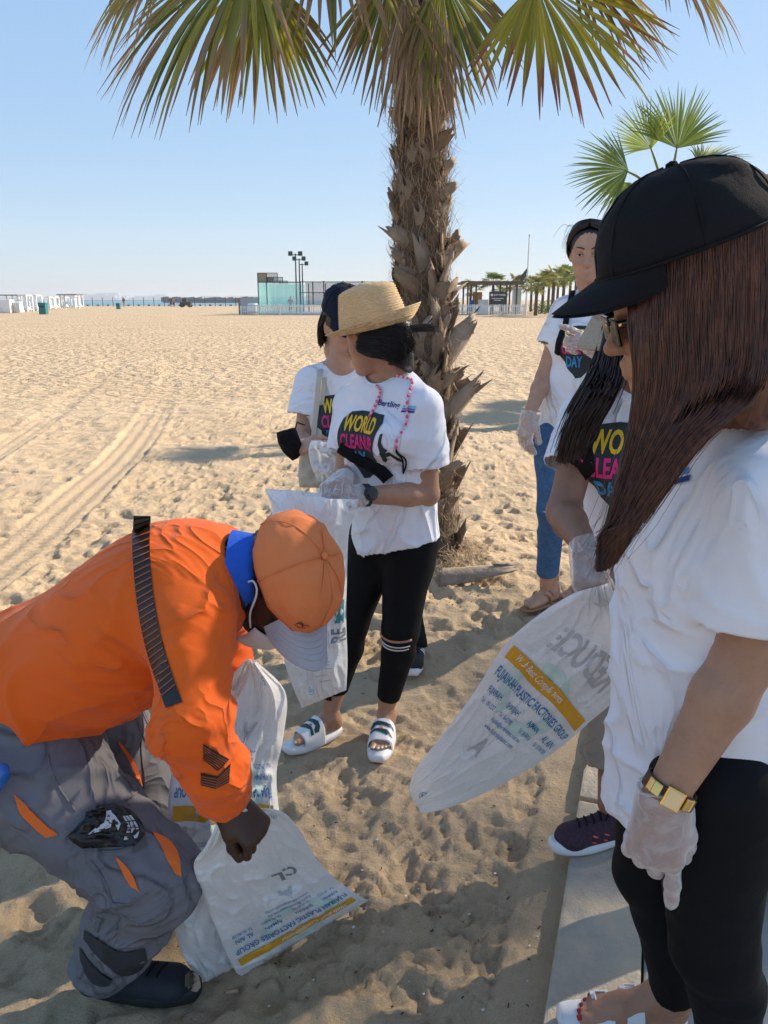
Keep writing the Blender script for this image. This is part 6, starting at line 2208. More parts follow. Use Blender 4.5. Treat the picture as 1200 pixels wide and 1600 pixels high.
# sunglasses
SUNG = pm('sunglass_black', (0.008, 0.008, 0.009), 0.12, 0.1)
def H6(x, y, z): return V(nv(hc6) + 0.98 * (np.array((x, y, z)) @ HF6))
gl = MB()
for y in (-1, 1): gl.box(H6(0.098, y * 0.033, -0.004), (0.005, 0.046, 0.034), [V(q) for q in HF6], 0.0025)
gl.box(H6(0.101, 0, 0.006), (0.005, 0.02, 0.006), [V(q) for q in HF6], 0.002)
g6 = gl.build('sunglasses', SUNG, W6)
for y in (-1, 1): MB().tube([H6(0.098, y * 0.062, 0.008), H6(0.05, y * 0.077, 0.008), H6(0.0, y * 0.082, 0.006), H6(-0.02, y * 0.082, -0.012)], 0.0035, 6, True, 1.4).build('temple_arm', SUNG, g6, True)
MB().box(H6(0.094, 0.0655, 0.008), (0.006, 0.002, 0.003), [V(q) for q in HF6]).build('hinge', GOLD, g6)
# hair: sheets of strands from under the cap, drawn forward over the near shoulder
HAIR6 = hair_mat('auburn_hair', (0.045, 0.0155, 0.008), (0.175, 0.058, 0.024), 0.36)
rh = np.random.RandomState(12)
def hair6(n, m_=22):
    out = []
    for i in range(n):
        a = rh.rand(); b = rh.randn() * 0.5
        dep = 0.5 * rh.rand()
        yv = lambda base: base + 0.028 * dep
        r0 = at(990 + 218 * a + rh.randn() * 3, 414 - 46 * a - 22 * rh.rand(), yv(0.945 + 0.03 * (1 - a) ** 2 + 0.05 * (1 - a) ** 6 + 0.03 * max(0, a - 0.85)))
        r1 = at(986 + 222 * a + rh.randn() * 3, 500 - 10 * a, yv(0.93 + 0.035 * (1 - a) + 0.03 * max(0, a - 0.8)))
        r2 = at(992 + 198 * a + 3 * b, 610, yv(0.915 + 0.045 * (1 - a)))
        r3 = at(978 + 119 * a + 4 * b, 705 - 14 * a, yv(0.90 + 0.05 * (1 - a)))
        tl_ = rh.rand()
        r4 = at(957 + 56 * a + 6 * b, 800, yv(0.90 + 0.03 * (1 - a)))
        r5 = at(936 + 22 * a + 7 * b, 895 - 55 * tl_ ** 1.5 - 14 * a, yv(0.905))
        C_ = curve_pts([tuple(q) for q in (r0, r1, r2, r3, r4, r5)], m_)
        C_ += (vnoise(C_ * 16 + i * 0.003, 3)[:, None] * np.array((0.0022, 0.001, 0.0006)))
        out.append(C_)
    return np.array(out)
hp = hair6(7000, 16)
P, F = strands_np(hp, 0.0007, 0.0003)
fly6 = hair6(110, 16)
fly6 = fly6 + (rh.randn(110, 1, 3) * np.array((0.012, 0.010, 0.012))) * (np.linspace(0.1, 1.0, 16) ** 1.3)[None, :, None]
P, F = join_np([(P, F), strands_np(fly6, 0.0004, 0.0002)])
# backing sheet plus the fall behind the head
sheet = []
for a in np.linspace(0, 1, 22):
    sheet.append(curve_pts([tuple(q) for q in (at(1006 + 200 * a, 390 - 40 * a, 0.985 + 0.03 * (1 - a)), at(1000 + 206 * a, 500 - 10 * a, 0.968 + 0.035 * (1 - a)), at(1008 + 180 * a, 610, 0.952 + 0.04 * (1 - a)), at(990 + 106 * a, 705 - 14 * a, 0.938 + 0.045 * (1 - a)), at(960 + 50 * a, 800, 0.935), at(940 + 16 * a, 868, 0.925))], 24))
mb = MB().grid(sheet)
Ps, Fs = np.array(mb.v), np.array(mb.f)
s = SDF(*box_of([hc6], 0.15), 0.006)
s.ell(nv(H6(-0.030, 0, 0.010)), (0.090, 0.086, 0.100), 0.03, HF6); s.cone(nv(H6(-0.055, 0.01, -0.03)), nv(H6(-0.050, 0.03, -0.13)), 0.072, 0.06, 0.03)
s.cut(nv(H6(0.025, 0, 0)), HF6[0])
Pb, Fb = s.net()
P, F = join_np([(P, F), (Ps, Fs), (Pb, Fb)])
link('hair', np_mesh('hair', P, F), HAIR6, W6)
print('W6 done')
# ------------------------------------------------------------------ shared: mesh of bare neck etc. is in body_np; helpers for sets of strands
def strand_set(ctrls, n, m_, jit, rad=(0.0012, 0.0005), seed=0, wav=0.003, spread=None):
    """ctrls: list of guide polylines (k,3); strands interpolate between neighbouring guides"""
    rr_ = np.random.RandomState(seed); C_ = np.array([[tuple(p) for p in c] for c in ctrls], float)
    out = []
    for i in range(n):
        a = rr_.rand() * (len(C_) - 1); k = min(int(a), len(C_) - 2); t = a - k
        c = C_[k] * (1 - t) + C_[k + 1] * t
        off = rr_.randn(3) * jit
        c = c + off[None, :] * np.linspace(0.6, 1.2, len(c))[:, None]
        cut_ = 1 - 0.42 * rr_.rand() ** 2
        q = curve_pts(c, m_ + 6)[:m_ + 6]
        q = q[:max(4, int((m_ + 6) * cut_))]; q = curve_pts(q, m_)
        q = q + vnoise(q * 22 + i * 0.11, 3)[:, None] * np.array((wav, wav, wav * 0.4))
        out.append(q)
    return strands_np(np.array(out), *rad)


def scalp_np(org, HF, sc, rr_=(0.100, 0.081, 0.092), c=(-0.016, 0, 0.030), face=0.030, low=-0.075, slope=0.55, h=0.004):
    """hair shell over the skull, open over the face"""
    lo, hi = np.array((-0.14, -0.11, -0.14)), np.array((0.12, 0.11, 0.15))
    s = SDF(lo, hi, h)
    s.ell(c, rr_, 0.01); s.cone((-0.05, 0, 0.0), (-0.055, 0, -0.07), 0.072, 0.055, 0.03)
    # carve the face with a tilted plane that leaves the forehead hairline
    s.cut((face, 0, -0.02), (1.0, 0, -slope), 0.008)
    s.cut((0, 0, low), (0.25, 0, -1), 0.01)
    P, F = s.net()
    N_ = normals(P, F)
    a = np.arctan2(P[:, 1], P[:, 2] - 0.02)
    P = P + N_ * (0.0016 * np.sin(a * 70 + 5 * vnoise(P * 30, 4)))[:, None]
    return to_world(P, org, HF, sc), F


HAIRB = hair_mat('black_hair', (0.004, 0.0035, 0.0035), (0.022, 0.015, 0.012), 0.32)
HAIRD = hair_mat('dark_brown_hair', (0.008, 0.005, 0.004), (0.050, 0.022, 0.016), 0.32)

# ------------------------------------------------------------------ woman holding the long printed bag (behind the capped woman)
a5 = gnd(930, 1318, KZ)                       # heel of the shoe on the kerb
b5 = gnd(1196, 1390, KZ)
W5 = thing('person', 'woman in khaki cropped trousers with long dark hair, holding the big printed bag', 'person', ((a5.x + b5.x) / 2, (a5.y + b5.y) / 2, KZ))
fr5 = V((-0.42, -0.90, 0)).normalized()
lat5 = V((-fr5.y, fr5.x, 0)); lat5 = V((0.90, -0.42, 0)).normalized()
J = dict(front=fr5, neck=at(1004, 596, 1.74), neckt=at(1000, 540, 1.73), shR=at(918, 650, 1.76), shL=at(1090, 655, 1.68),
         elR=at(880, 800, 1.66), wrR=at(918, 858, 1.47), elL=at(1110, 830, 1.70), wrL=at(1090, 930, 1.60),
         hip=V((0.70, 1.80, 0.86)), hipL=V((0.77, 1.77, 0.84)), hipR=V((0.64, 1.83, 0.84)),
         knL=V((0.90, 1.70, 0.47)), knR=V((0.655, 1.93, 0.47)), anL=V((b5.x + 0.02, b5.y + 0.03, KZ + 0.11)), anR=V((a5.x + 0.035, a5.y + 0.02, KZ + 0.11)))
hc5 = at(1008, 505, 1.71)
parts = [body_np(J, 1.0, h=0.0075)]
hf5 = V((-0.75, -0.45, -0.45))
P, F, HF5 = head_np(hc5, hf5, V((-0.3, -0.2, 0.93)), 0.98); parts.append((P, F))
hx5 = at(922, 905, 1.405) - J['wrR']; hz5 = V((-0.7, -0.5, 0.55))
sd = side_for(hx5, hz5, V((0.6, -0.8, 0)))
grip = ((0.9, 1.1, 0.7), (1.0, 1.2, 0.7), (1.05, 1.2, 0.7), (1.1, 1.2, 0.7))
parts.append(hand_np(J['wrR'], hx5, hz5, sd, 0.98, grip, (0.8, 0.1, -0.6), 0.7, arm=0.02))
parts.append(hand_np(J['wrL'], V((-0.5, -0.5, -0.6)), V((0.5, -0.6, 0.3)), 1, 0.98, grip, arm=0.02))
P, F = join_np(parts)
link('body', np_mesh('body', P, F), pm('skin_brown', (0.26, 0.13, 0.08), 0.48, 0.08, 14, bump=0.0008, bscale=90, sss=0.1), W5)
P, F = hand_np(J['wrR'], hx5, hz5, sd, 0.98, grip, (0.8, 0.1, -0.6), 0.7, infl=0.003, wrinkle=0.004, arm=0.016, cuff=0.036, seed=4)
link('glove', np_mesh('glove', P, F), GLOVE, W5)
P, F = legs_np(J, 0.70, 0.70, 0.98, (0.094, 0.078, 0.075, 0.072), 0.155, h=0.0075, fold=0.005, seed=13, flare=0.006)
kh = garment('cropped_trousers', P, F, KHAKI, W5)
e_ = lerp(J['knR'], J['anR'], 0.69); rl_ = rim_loop(P, F, e_, 0.12)
for lf in (-0.03,):
    if len(rl_) > 8: ring_tube(rl_, e_, (J['anR'] - J['knR']).normalized(), 0.0014, lift=lf).build('hem_seam', KHAKI, kh, True)
ct = e_ + V((-0.07, -0.02, 0.05))
MB().tube([V(p) for p in curve_pts([tuple(ct + V((0.01, 0, 0.05))), tuple(ct + V((-0.03, 0, 0.02))), tuple(ct + V((-0.012, -0.01, -0.02))), tuple(ct + V((-0.035, -0.01, -0.06)))], 16)], 0.003, 6).build('drawstring', KHAKI, kh, True)
P, F = tee_np(J, 0.170, V((0.70, 1.80, 0.80)), (0, 0, -1), 0.55, (0.062, 0.074), 0.66, h=0.007, fold=0.0045, seed=31, bust=0.045)
sh5 = garment('tshirt', P, F, TEE, W5)
rl_ = rim_loop(P, F, J['neck'] + V((0, 0, 0.02)), 0.13)
if len(rl_) > 8: ring_tube(rl_, J['neck'] + V((0, 0, 0.02)), V((-0.1, -0.15, 1)), 0.0055).build('collar', TEE, sh5, True)
sf5 = Surf(P, F)
tee_print(sf5, at(968, 752, 1.58), lat5, V((0, 0, 1)), fr5, sh5, 1.05)
# shoes
SHOEP = pm('plum_knit', (0.022, 0.010, 0.020), 0.8, 0.5, 160, bump=0.003, bscale=220, col2=(0.065, 0.028, 0.05)); CORAL = pm('coral_trim', (0.75, 0.10, 0.07), 0.5, 0.05)
ta = gnd(858, 1332, KZ); fa = V((ta.x - a5.x, ta.y - a5.y, 0)).normalized()
shoe(V((ta.x, ta.y, KZ + 0.003)) - fa * 0.262, fa, V((0.4, -0.9, 0)), W5, SHOEP, RUBW, 0.96, lace_mat=BLKC, stripes=(CORAL, 'ticks'))
fb = V((0.15, -1, 0)).normalized()
shoe(V((b5.x + 0.02, b5.y + 0.08, KZ + 0.003)), fb, V((-1, 0, 0)), W5, SHOEP, RUBW, 0.96, lace_mat=BLKC, stripes=(CORAL, 'ticks'))
# hair falling over the right shoulder, visor, backpack strap
def H5(x, y, z): return V(nv(hc5) + 0.98 * (np.array((x, y, z)) @ HF5))
P, F = scalp_np(hc5, HF5, 0.98)
gd = []
for (u0, v0, u1, v1, u2, v2, u3, v3, y) in ((948, 505, 925, 590, 893, 650, 868, 722, 1.60), (958, 520, 938, 600, 905, 660, 884, 728, 1.585), (968, 540, 950, 610, 920, 655, 897, 715, 1.595), (985, 500, 965, 590, 935, 650, 905, 690, 1.62), (960, 480, 950, 560, 925, 640, 880, 715, 1.67)):
    gd.append([at(u0, v0, y + 0.05), at((u0 + u1) / 2 + 2, (v0 + v1) / 2, y + 0.025), at(u1, v1, y), at(u2, v2, y), at(u3, v3, y + 0.01)])
Ph, Fh = strand_set(gd, 1300, 18, 0.007, (0.0017, 0.0007), 5, 0.004)
# solid core of the fall
sheet = [curve_pts([tuple(p) for p in g_], 18) + np.array((0.002, 0.012, 0)) for g_ in gd[:4]]
mb = MB().grid(sheet)
P, F = join_np([(P, F), (Ph, Fh), (np.array(mb.v), np.array(mb.f))])
link('hair', np_mesh('hair', P, F), HAIRD, W5)
STRAW = pm('straw_mesh', (0.33, 0.28, 0.20), 0.8, 0.25, 160, bump=0.003, bscale=260, col2=(0.45, 0.38, 0.28))
vb = MB(); rows = []
for i in range(8):
    s_ = i / 7; row = []
    for j in range(25):
        q = (j / 24 - 0.5) * 2.5
        row.append(H5((0.100 + 0.062 * s_) * math.cos(q), (0.084 + 0.05 * s_) * math.sin(q), 0.062 - 0.040 * s_ - 0.10 * s_ * abs(math.sin(q)) ** 2 * 0.35))
    rows.append(row)
vis = vb.grid(rows).build('visor_brim', STRAW, W5, True); modif(vis, 'SOLIDIFY', thickness=0.003)
bd = MB(); bd.grid([[H5(0.104 * math.cos(q), 0.086 * math.sin(q), z_) for q in np.linspace(0, 2 * math.pi, 41)] for z_ in (0.055, 0.090)]); o = bd.build('visor_band', STRAW, vis, True)
pts = [at(935, 600, 1.75), at(925, 628, 1.672), at(915, 655, 1.640), at(908, 685, 1.635), at(906, 715, 1.65), at(905, 742, 1.72)]
C_ = [V(p) for p in curve_pts([tuple(p) for p in pts], 24)]
C2 = []
for p in C_:
    hit = sf5.t.find_nearest(p); C2.append(hit[0] + hit[1] * 0.006 if hit[0] else p)
mb = MB(); rows = []
for i, p in enumerate(C2):
    t = (C2[min(i + 1, 23)] - C2[max(i - 1, 0)]).normalized(); n_ = fr5; w_ = t.cross(n_).normalized() * 0.028
    rows.append([p - w_, p - w_ * 0.4 + n_ * 0.005, p + w_ * 0.4 + n_ * 0.005, p + w_])
o = mb.grid(rows).build('backpack_strap', BLKC, W5, True); modif(o, 'SOLIDIFY', thickness=0.006)

# the long printed bag in her hand
g5 = J['wrR'] + hx5.normalized() * 0.085
Yb = lambda v: 1.40 + (v - 915) / 355 * 0.36
rows = []
for (ul, vl, ur, vr) in ((898, 926, 950, 912), (850, 955, 990, 1050), (790, 1006, 912, 1136), (738, 1086, 852, 1185), (688, 1152, 772, 1232), (650, 1202, 702, 1262), (638, 1236, 658, 1271)):
    rows.append((at(ul, vl, Yb(vl)), at(ur, vr, Yb((vl + vr) / 2) - 0.03)))
bagC = Bag(rows, V((0.1, -0.85, 0.45)), 0.03, 3, 0.008, fine=0.002).build('plastic_bag', 'long white bag with ochre band swung out by the woman in khaki trousers', 'printed plastic bags')
bagC.artwork(0.475, 1, 1.45)
drop_mark(bagC, (0.42, 0.955), 0.026, -0.6)
print('W5 done')
# ------------------------------------------------------------------ woman in blue jeans, pointing
base4 = ongnd(850, 962)
zg4 = base4.z
W4 = thing('person', 'woman in blue jeans with dark hair tied back, pointing with a gloved hand', 'person', (0.76, 3.28, zg4))
fr4 = V((-0.40, -0.90, 0)).normalized(); lat4 = V((0.90, -0.40, 0)).normalized()
J = dict(front=fr4, neck=at(930, 462, 3.33), neckt=at(924, 430, 3.31), shR=at(884, 486, 3.36), shL=at(985, 492, 3.22),
         elR=at(850, 590, 3.34), wrR=at(826, 650, 3.20), elL=at(985, 600, 3.20), wrL=at(928, 545, 3.02),
         hip=at(895, 668, 3.32), hipR=at(866, 690, 3.33), hipL=at(918, 690, 3.28), knR=at(862, 795, 3.26), knL=at(935, 800, 3.28),
         anR=V((base4.x + 0.035, base4.y + 0.14, zg4 + 0.075)), anL=V((base4.x + 0.26, base4.y + 0.24, zg4 + 0.08)))
parts = [body_np(J, 1.0, h=0.008)]
hc4 = at(921, 393, 3.29); hf4 = V((-0.30, -0.92, -0.22))
P, F, HF4 = head_np(hc4, hf4, V((-0.05, -0.15, 0.98)), 1.02); parts.append((P, F))
hx4 = at(815, 700, 3.16) - J['wrR']; hz4 = V((-0.75, -0.6, 0.2)); sdA = side_for(hx4, hz4, V((0.6, -0.8, 0)))
relaxed = ((0.35, 0.5, 0.3), (0.45, 0.6, 0.35), (0.55, 0.65, 0.4), (0.6, 0.7, 0.4))
parts.append(hand_np(J['wrR'], hx4, hz4, sdA, 1.0, relaxed, (0.85, 0.35, -0.4), 0.3, arm=0.02))
hxP = at(880, 515, 2.95) - J['wrL']; hzP = V((-0.1, -0.75, 0.65)); sdB = side_for(hxP, hzP, V((-0.3, 0, 1)))
pc4 = ((0.15, 0.15, 0.1), (1.0, 1.3, 0.7), (1.1, 1.35, 0.7), (1.2, 1.35, 0.7))
parts.append(hand_np(J['wrL'], hxP, hzP, sdB, 1.0, pc4, (0.9, 0.2, -0.4), 0.3, arm=0.02))
ft = ongnd(816, 975); fd4 = V((ft.x - J['anR'].x, ft.y - J['anR'].y, 0)).normalized()
of4 = V((ft.x, ft.y, zg4 + 0.004)) - fd4 * 0.225
P, F, Fr4, nl4 = foot_np(of4, fd4, 1 if V(frame(fd4, (0, 0, 1))[1]).dot(V((0.9, -0.4, 0))) > 0 else -1, 1.02, lift=0.010); parts.append((P, F))
of4b = J['anL'] - V((0, 0, 0.07)) - fd4 * 0.03
P, F, Fr4b, nl4b = foot_np(of4b, fd4, -1, 1.0, lift=0.010); parts.append((P, F))
P, F = join_np(parts)
link('body', np_mesh('body', P, F), SKIN2, W4)
eyes(hc4, HF4, 1.02, W4)
for og, Frx in ((of4, Fr4), (of4b, Fr4b)):
    so = sole_mesh(0.245, 0.040, 0.0, 0.011, Frx, og, 1, 1.0, 0.0, 0.0, round_=0.003).build('thong_sandal', pm('tan_leather', (0.28, 0.15, 0.08), 0.6, 0.15, 30), W4, True)
    loc = lambda x, y, z: V(nv(og) + np.array((x, y, z)) @ Frx)
    for yy in (-0.036, 0.038):
        MB().tube([V(p) for p in curve_pts([tuple(loc(0.175, 0.008, 0.030)), tuple(loc(0.14, yy * 0.45, 0.060)), tuple(loc(0.095, yy, 0.052)), tuple(loc(0.075, yy * 1.05, 0.012))], 14)], 0.0042, 6).build('strap', MATS['tan_leather'], so, True)
    MB().tube([V(p) for p in curve_pts([tuple(loc(0.06, -0.036, 0.05)), tuple(loc(0.085, -0.020, 0.085)), tuple(loc(0.090, 0.02, 0.085)), tuple(loc(0.06, 0.038, 0.05))], 14)], 0.0042, 6).build('strap', MATS['tan_leather'], so, True)
for nm, args in (('glove', (J['wrR'], hx4, hz4, sdA, 1.0, relaxed, (0.85, 0.35, -0.4), 0.3)), ('glove', (J['wrL'], hxP, hzP, sdB, 1.0, pc4, (0.9, 0.2, -0.4), 0.3))):
    P, F = hand_np(*args, infl=0.003, wrinkle=0.004, arm=0.018, cuff=0.036, h=0.003, seed=8); link(nm, np_mesh(nm, P, F), GLOVE, W4)
P, F = legs_np(J, 0.80, 0.80, None, (0.088, 0.062, 0.056, 0.046), 0.150, h=0.0075, fold=0.004, seed=23)
jn = garment('jeans', P, F, DENIM, W4)
sj = Surf(P, F)
c = at(858, 800, 3.2)
decal('frayed_slit', [(-0.025, -0.004), (0.0, -0.007), (0.028, -0.003), (0.03, 0.003), (0.0, 0.005), (-0.026, 0.002)], [list(range(6))], sj, c, lat4, V((0, 0, 1)), fr4, pm('frayed_cotton', (0.45, 0.48, 0.52), 0.9, 0.3, 200), jn, 0.002)
hm = at(850, 672, 3.25)
P, F = tee_np(J, 0.160, V((J['hip'].x, J['hip'].y, hm.z - 0.005)), (-0.05, 0, -1), 0.52, (0.060, 0.078), 0.64, h=0.007, fold=0.0045, seed=41, bust=0.04, hemw=1.0)
sh4 = garment('tshirt', P, F, TEE, W4); sf4 = Surf(P, F)
rl_ = rim_loop(P, F, J['neck'] + V((0, 0, 0.02)), 0.13)
if len(rl_) > 8: ring_tube(rl_, J['neck'] + V((0, 0, 0.02)), V((0, 0, 1)), 0.0055).build('collar', TEE, sh4, True)
tee_print(sf4, at(903, 552, 3.15), lat4, V((0, 0, 1)), fr4, sh4, 1.0)
# dark hair pulled back with a centre parting, a few loose strands
P, F = scalp_np(hc4, HF4, 1.02, (0.0985, 0.0795, 0.0868), face=0.040, low=-0.06, slope=0.25)
def H4(x, y, z): return V(nv(hc4) + 1.02 * (np.array((x, y, z)) @ HF4))
gd = [[H4(0.078, y * 0.004, 0.088), H4(0.060, y * 0.04, 0.090), H4(0.025, y * 0.074, 0.055), H4(-0.03, y * 0.086, 0.005), H4(-0.085, y * 0.05, -0.04)] for y in (-1.0, -0.4, 0.4, 1.0)]
gl_ = [[H4(0.046, -0.003, 0.112), H4(0.038, -0.043, 0.096), H4(0.016, -0.078, 0.047), H4(-0.02, -0.085, -0.01), H4(-0.08, -0.05, -0.05)], [H4(0.045, -0.002, 0.110), H4(0.030, -0.045, 0.103), H4(-0.01, -0.078, 0.070), H4(-0.05, -0.080, 0.03), H4(-0.10, -0.04, -0.03)], [H4(0.02, 0.0, 0.125), H4(0.0, -0.045, 0.112), H4(-0.04, -0.075, 0.075), H4(-0.08, -0.062, 0.03), H4(-0.11, -0.03, -0.03)]]
gl_ = [[H4(0.056, -0.004, 0.106), H4(0.047, -0.042, 0.088), H4(0.026, -0.076, 0.042), H4(0.0, -0.086, -0.002), H4(-0.045, -0.074, -0.05)], [H4(0.050, -0.003, 0.116), H4(0.038, -0.050, 0.100), H4(0.008, -0.082, 0.055), H4(-0.025, -0.088, 0.005), H4(-0.07, -0.062, -0.05)]] + gl_[1:]
gr_ = [[V(nv(hc4) + ((nv(p) - nv(hc4)) @ HF4.T * np.array((1, -1, 1))) @ HF4) for p in g_] for g_ in gl_]
Ph, Fh = strand_set(gl_, 900, 14, 0.0014, (0.0016, 0.0007), 6, 0.001); Ph2, Fh2 = strand_set(gr_, 900, 14, 0.0014, (0.0016, 0.0007), 7, 0.001)
fly = [[H4(0.0, -0.06, 0.10), H4(-0.01, -0.085, 0.105), H4(-0.02, -0.10, 0.08), H4(-0.03, -0.11, 0.05)], [H4(0.03, -0.07, 0.05), H4(0.02, -0.082, 0.03), H4(0.0, -0.095, 0.0), H4(-0.01, -0.10, -0.04)]]
Pf, Ff = strand_set(fly, 18, 12, 0.008, (0.0007, 0.0003), 9, 0.006)
tail = [[H4(-0.09, y * 0.02, -0.02), H4(-0.13, y * 0.03, -0.05), H4(-0.12, y * 0.03, -0.14), H4(-0.10, y * 0.02, -0.24)] for y in (-1, 0, 1)]
Pt, Ft = strand_set(tail, 250, 12, 0.012, (0.0018, 0.0007), 10)
P, F = join_np([(P, F), (Ph, Fh), (Ph2, Fh2), (Pf, Ff), (Pt, Ft)])
link('hair', np_mesh('hair', P, F), HAIRB, W4)
# black shoulder bag strap and pouch against her arm
pts = [at(898, 462, 3.34), at(884, 478, 3.25), at(872, 520, 3.22), at(866, 560, 3.24)]
C_ = []
for p in curve_pts([tuple(q) for q in pts], 14):
    hit = sf4.t.find_nearest(V(p)); C_.append(hit[0] + hit[1] * 0.005)
MB().tube(C_, 0.013, 8, True, 0.3, fr4).build('bag_strap', BLKC, W4, True)
b4 = MB(); cb = at(862, 586, 3.37); b4.box(cb, (0.075, 0.12, 0.14), (lat4, fr4, V((0, 0, 1))), 0.018)
o = b4.build('shoulder_bag', BLKC, None); props(o, 'small black shoulder bag tucked under the arm of the woman in jeans', 'bag')

# ------------------------------------------------------------------ woman in the navy cap with the cloth tote
r3 = ongnd(655, 1062); l3 = ongnd(556, 1032)
W3 = thing('person', 'woman in a navy cap carrying a cloth tote, half hidden behind the straw hat', 'person', ((r3.x + l3.x) / 2, (r3.y + l3.y) / 2, 0))
fr3 = V((0.10, -0.99, 0)).normalized(); lat3 = V((0.99, 0.10, 0)).normalized()
J = dict(front=fr3, neck=at(534, 572, 2.98), neckt=at(536, 545, 2.96), shR=at(487, 596, 2.97), shL=at(590, 598, 3.02),
         elR=at(474, 688, 2.93), wrR=at(474, 700, 2.72), elL=at(600, 700, 3.00), wrL=at(560, 700, 2.80),
         hip=at(560, 800, 3.02), hipR=at(538, 815, 3.02), hipL=at(588, 815, 3.02), knR=at(548, 920, 3.05), knL=at(632, 925, 3.0),
         anR=V((l3.x, l3.y + 0.09, 0.09)), anL=V((r3.x + 0.0, r3.y + 0.12, 0.09)))
parts = [body_np(J, 1.0, h=0.008)]
hc3 = at(540, 508, 2.96); hf3 = V((0.45, -0.80, -0.35))
P, F, HF3 = head_np(hc3, hf3, V((0.15, -0.25, 0.95)), 0.98); parts.append((P, F))
hx3 = at(497, 685, 2.60) - J['wrR']; hz3 = V((-0.55, -0.5, 0.65)); sdC = side_for(hx3, hz3, V((0.5, -0.3, 0.6)))
parts.append(hand_np(J['wrR'], hx3, hz3, sdC, 0.95, ((0.5, 0.7, 0.4), (0.6, 0.8, 0.5), (0.7, 0.8, 0.5), (0.7, 0.9, 0.5)), (0.8, 0.1, -0.5), 0.2, arm=0.03))
P, F = join_np(parts)
link('body', np_mesh('body', P, F), SKIN2, W3)
eyes(hc3, HF3, 0.98, W3)
P, F = legs_np(J, 0.96, 0.96, None, (0.090, 0.062, 0.056, 0.042), 0.150, h=0.008, fold=0.002, seed=3)
garment('leggings', P, F, BLACKL, W3)
P, F = tee_np(J, 0.160, V((J['hip'].x, J['hip'].y, J['hip'].z - 0.03)), (0, 0, -1), 0.58, (0.062, 0.078), 0.64, h=0.007, fold=0.0045, seed=51, bust=0.04)
sh3 = garment('tshirt', P, F, TEE, W3); sf3 = Surf(P, F)
rl_ = rim_loop(P, F, J['neck'] + V((0, 0, 0.02)), 0.13)
if len(rl_) > 8: ring_tube(rl_, J['neck'] + V((0, 0, 0.02)), V((0, -0.1, 1)), 0.0055).build('collar', TEE, sh3, True)
tee_print(sf3, at(534, 662, 2.87), lat3, V((0, 0, 1)), fr3, sh3, 1.0, False)
SNK = pm('black_knit', (0.012, 0.012, 0.013), 0.75, 0.3, 120, bump=0.002, bscale=200)
fd = V((0.10, -1, 0)).normalized()
shoe(V((r3.x + 0.0, r3.y + 0.22, gz(r3.x, r3.y + 0.1) + 0.004)), V((-0.10, -1, 0)).normalized(), V((-1, 0, 0)), W3, SNK, RUBW, 0.94, lace_mat=BLKC, stripes=(RUBW, 'bars'))
shoe(V((l3.x, l3.y + 0.18, gz(l3.x, l3.y + 0.1) + 0.004)), V((-0.15, -1, 0)).normalized(), V((1, 0, 0)), W3, SNK, RUBW, 0.94, lace_mat=BLKC, stripes=(RUBW, 'bars'))
def H3(x, y, z): return V(nv(hc3) + 0.98 * (np.array((x, y, z)) @ HF3))
P, F = scalp_np(hc3, HF3, 0.98, (0.098, 0.080, 0.088), face=0.020, low=-0.115)
gd = [[H3(-0.02, s_ * 0.078, 0.03), H3(-0.03, s_ * 0.084, -0.02), H3(-0.03, s_ * 0.080, -0.07), H3(-0.02, s_ * 0.075, -0.105)] for s_ in (-1,)] + [[H3(-0.06, -0.07, 0.03), H3(-0.07, -0.072, -0.02), H3(-0.065, -0.07, -0.07), H3(-0.055, -0.065, -0.11)], [H3(-0.10, 0, 0.03), H3(-0.11, 0, -0.03), H3(-0.10, 0, -0.08), H3(-0.09, 0, -0.12)]]
Ph, Fh = strand_set(gd, 500, 10, 0.004, (0.0018, 0.0008), 3)
P, F = join_np([(P, F), (Ph, Fh)]); link('hair', np_mesh('hair', P, F), HAIRB, W3)
ec = hc3 + V(HF3[2]) * 0.045 - V(HF3[0]) * 0.012
dome, br, bt, seams = cap_np(ec, HF3, 0.110, 0.091, 0.098, 0.070, 0.085, 0.020)
cp = dome.build('cap', NAVY, W3, True); modif(cp, 'SOLIDIFY', thickness=0.002, offset=-1); br.build('brim', NAVY, cp, True); bt.build('button', NAVY, cp, True)
for sm_ in seams: MB().tube(sm_, 0.001, 5).build('seam', NAVY, cp, True)
# tote bag with long strap
CANV = pm('natural_canvas', (0.52, 0.48, 0.40), 0.9, 0.06, 12, bump=0.004, bscale=20, fine=0.0006, finescale=800)
tote = thing('tote_bag', 'cream cloth tote hanging from the shoulder of the woman in the navy cap', 'tote bag', at(500, 760, 2.8))
rows = []
for (ul, ur, v) in ((472, 528, 690), (468, 532, 715), (466, 532, 740), (468, 530, 762)): rows.append((at(ul, v, 2.84), at(ur, v, 2.80)))
tb = Bag(rows, V((0, -1, 0.1)), 0.035, 17, 0.008, nu=24, nvv=24)
i, j = np.meshgrid(np.arange(23), np.arange(23), indexing='ij'); a = (i * 24 + j).ravel(); F1 = np.stack([a, a + 1, a + 25, a + 24], 1)
link('bag_body', np_mesh('bag_body', np.concatenate([tb.front, tb.back]), np.concatenate([F1, F1[:, ::-1] + 576])), CANV, tote)
for du, dy in ((0, 0), (7, 0.05)):
    pts = [at(501 + du, 573, 2.97 + dy), at(499 + du, 590, 2.865 + dy), at(495 + du, 630, 2.855 + dy * 0.6), at(491 + du, 670, 2.845), at(489 + du * 2, 694, 2.82)]
    MB().tube([V(p) for p in curve_pts([tuple(q) for q in pts], 20)], 0.011, 8, True, 0.18, (0, 1, 0)).build('strap', CANV, tote, True)
tb.wm, tb.hm = 0.15, 0.19
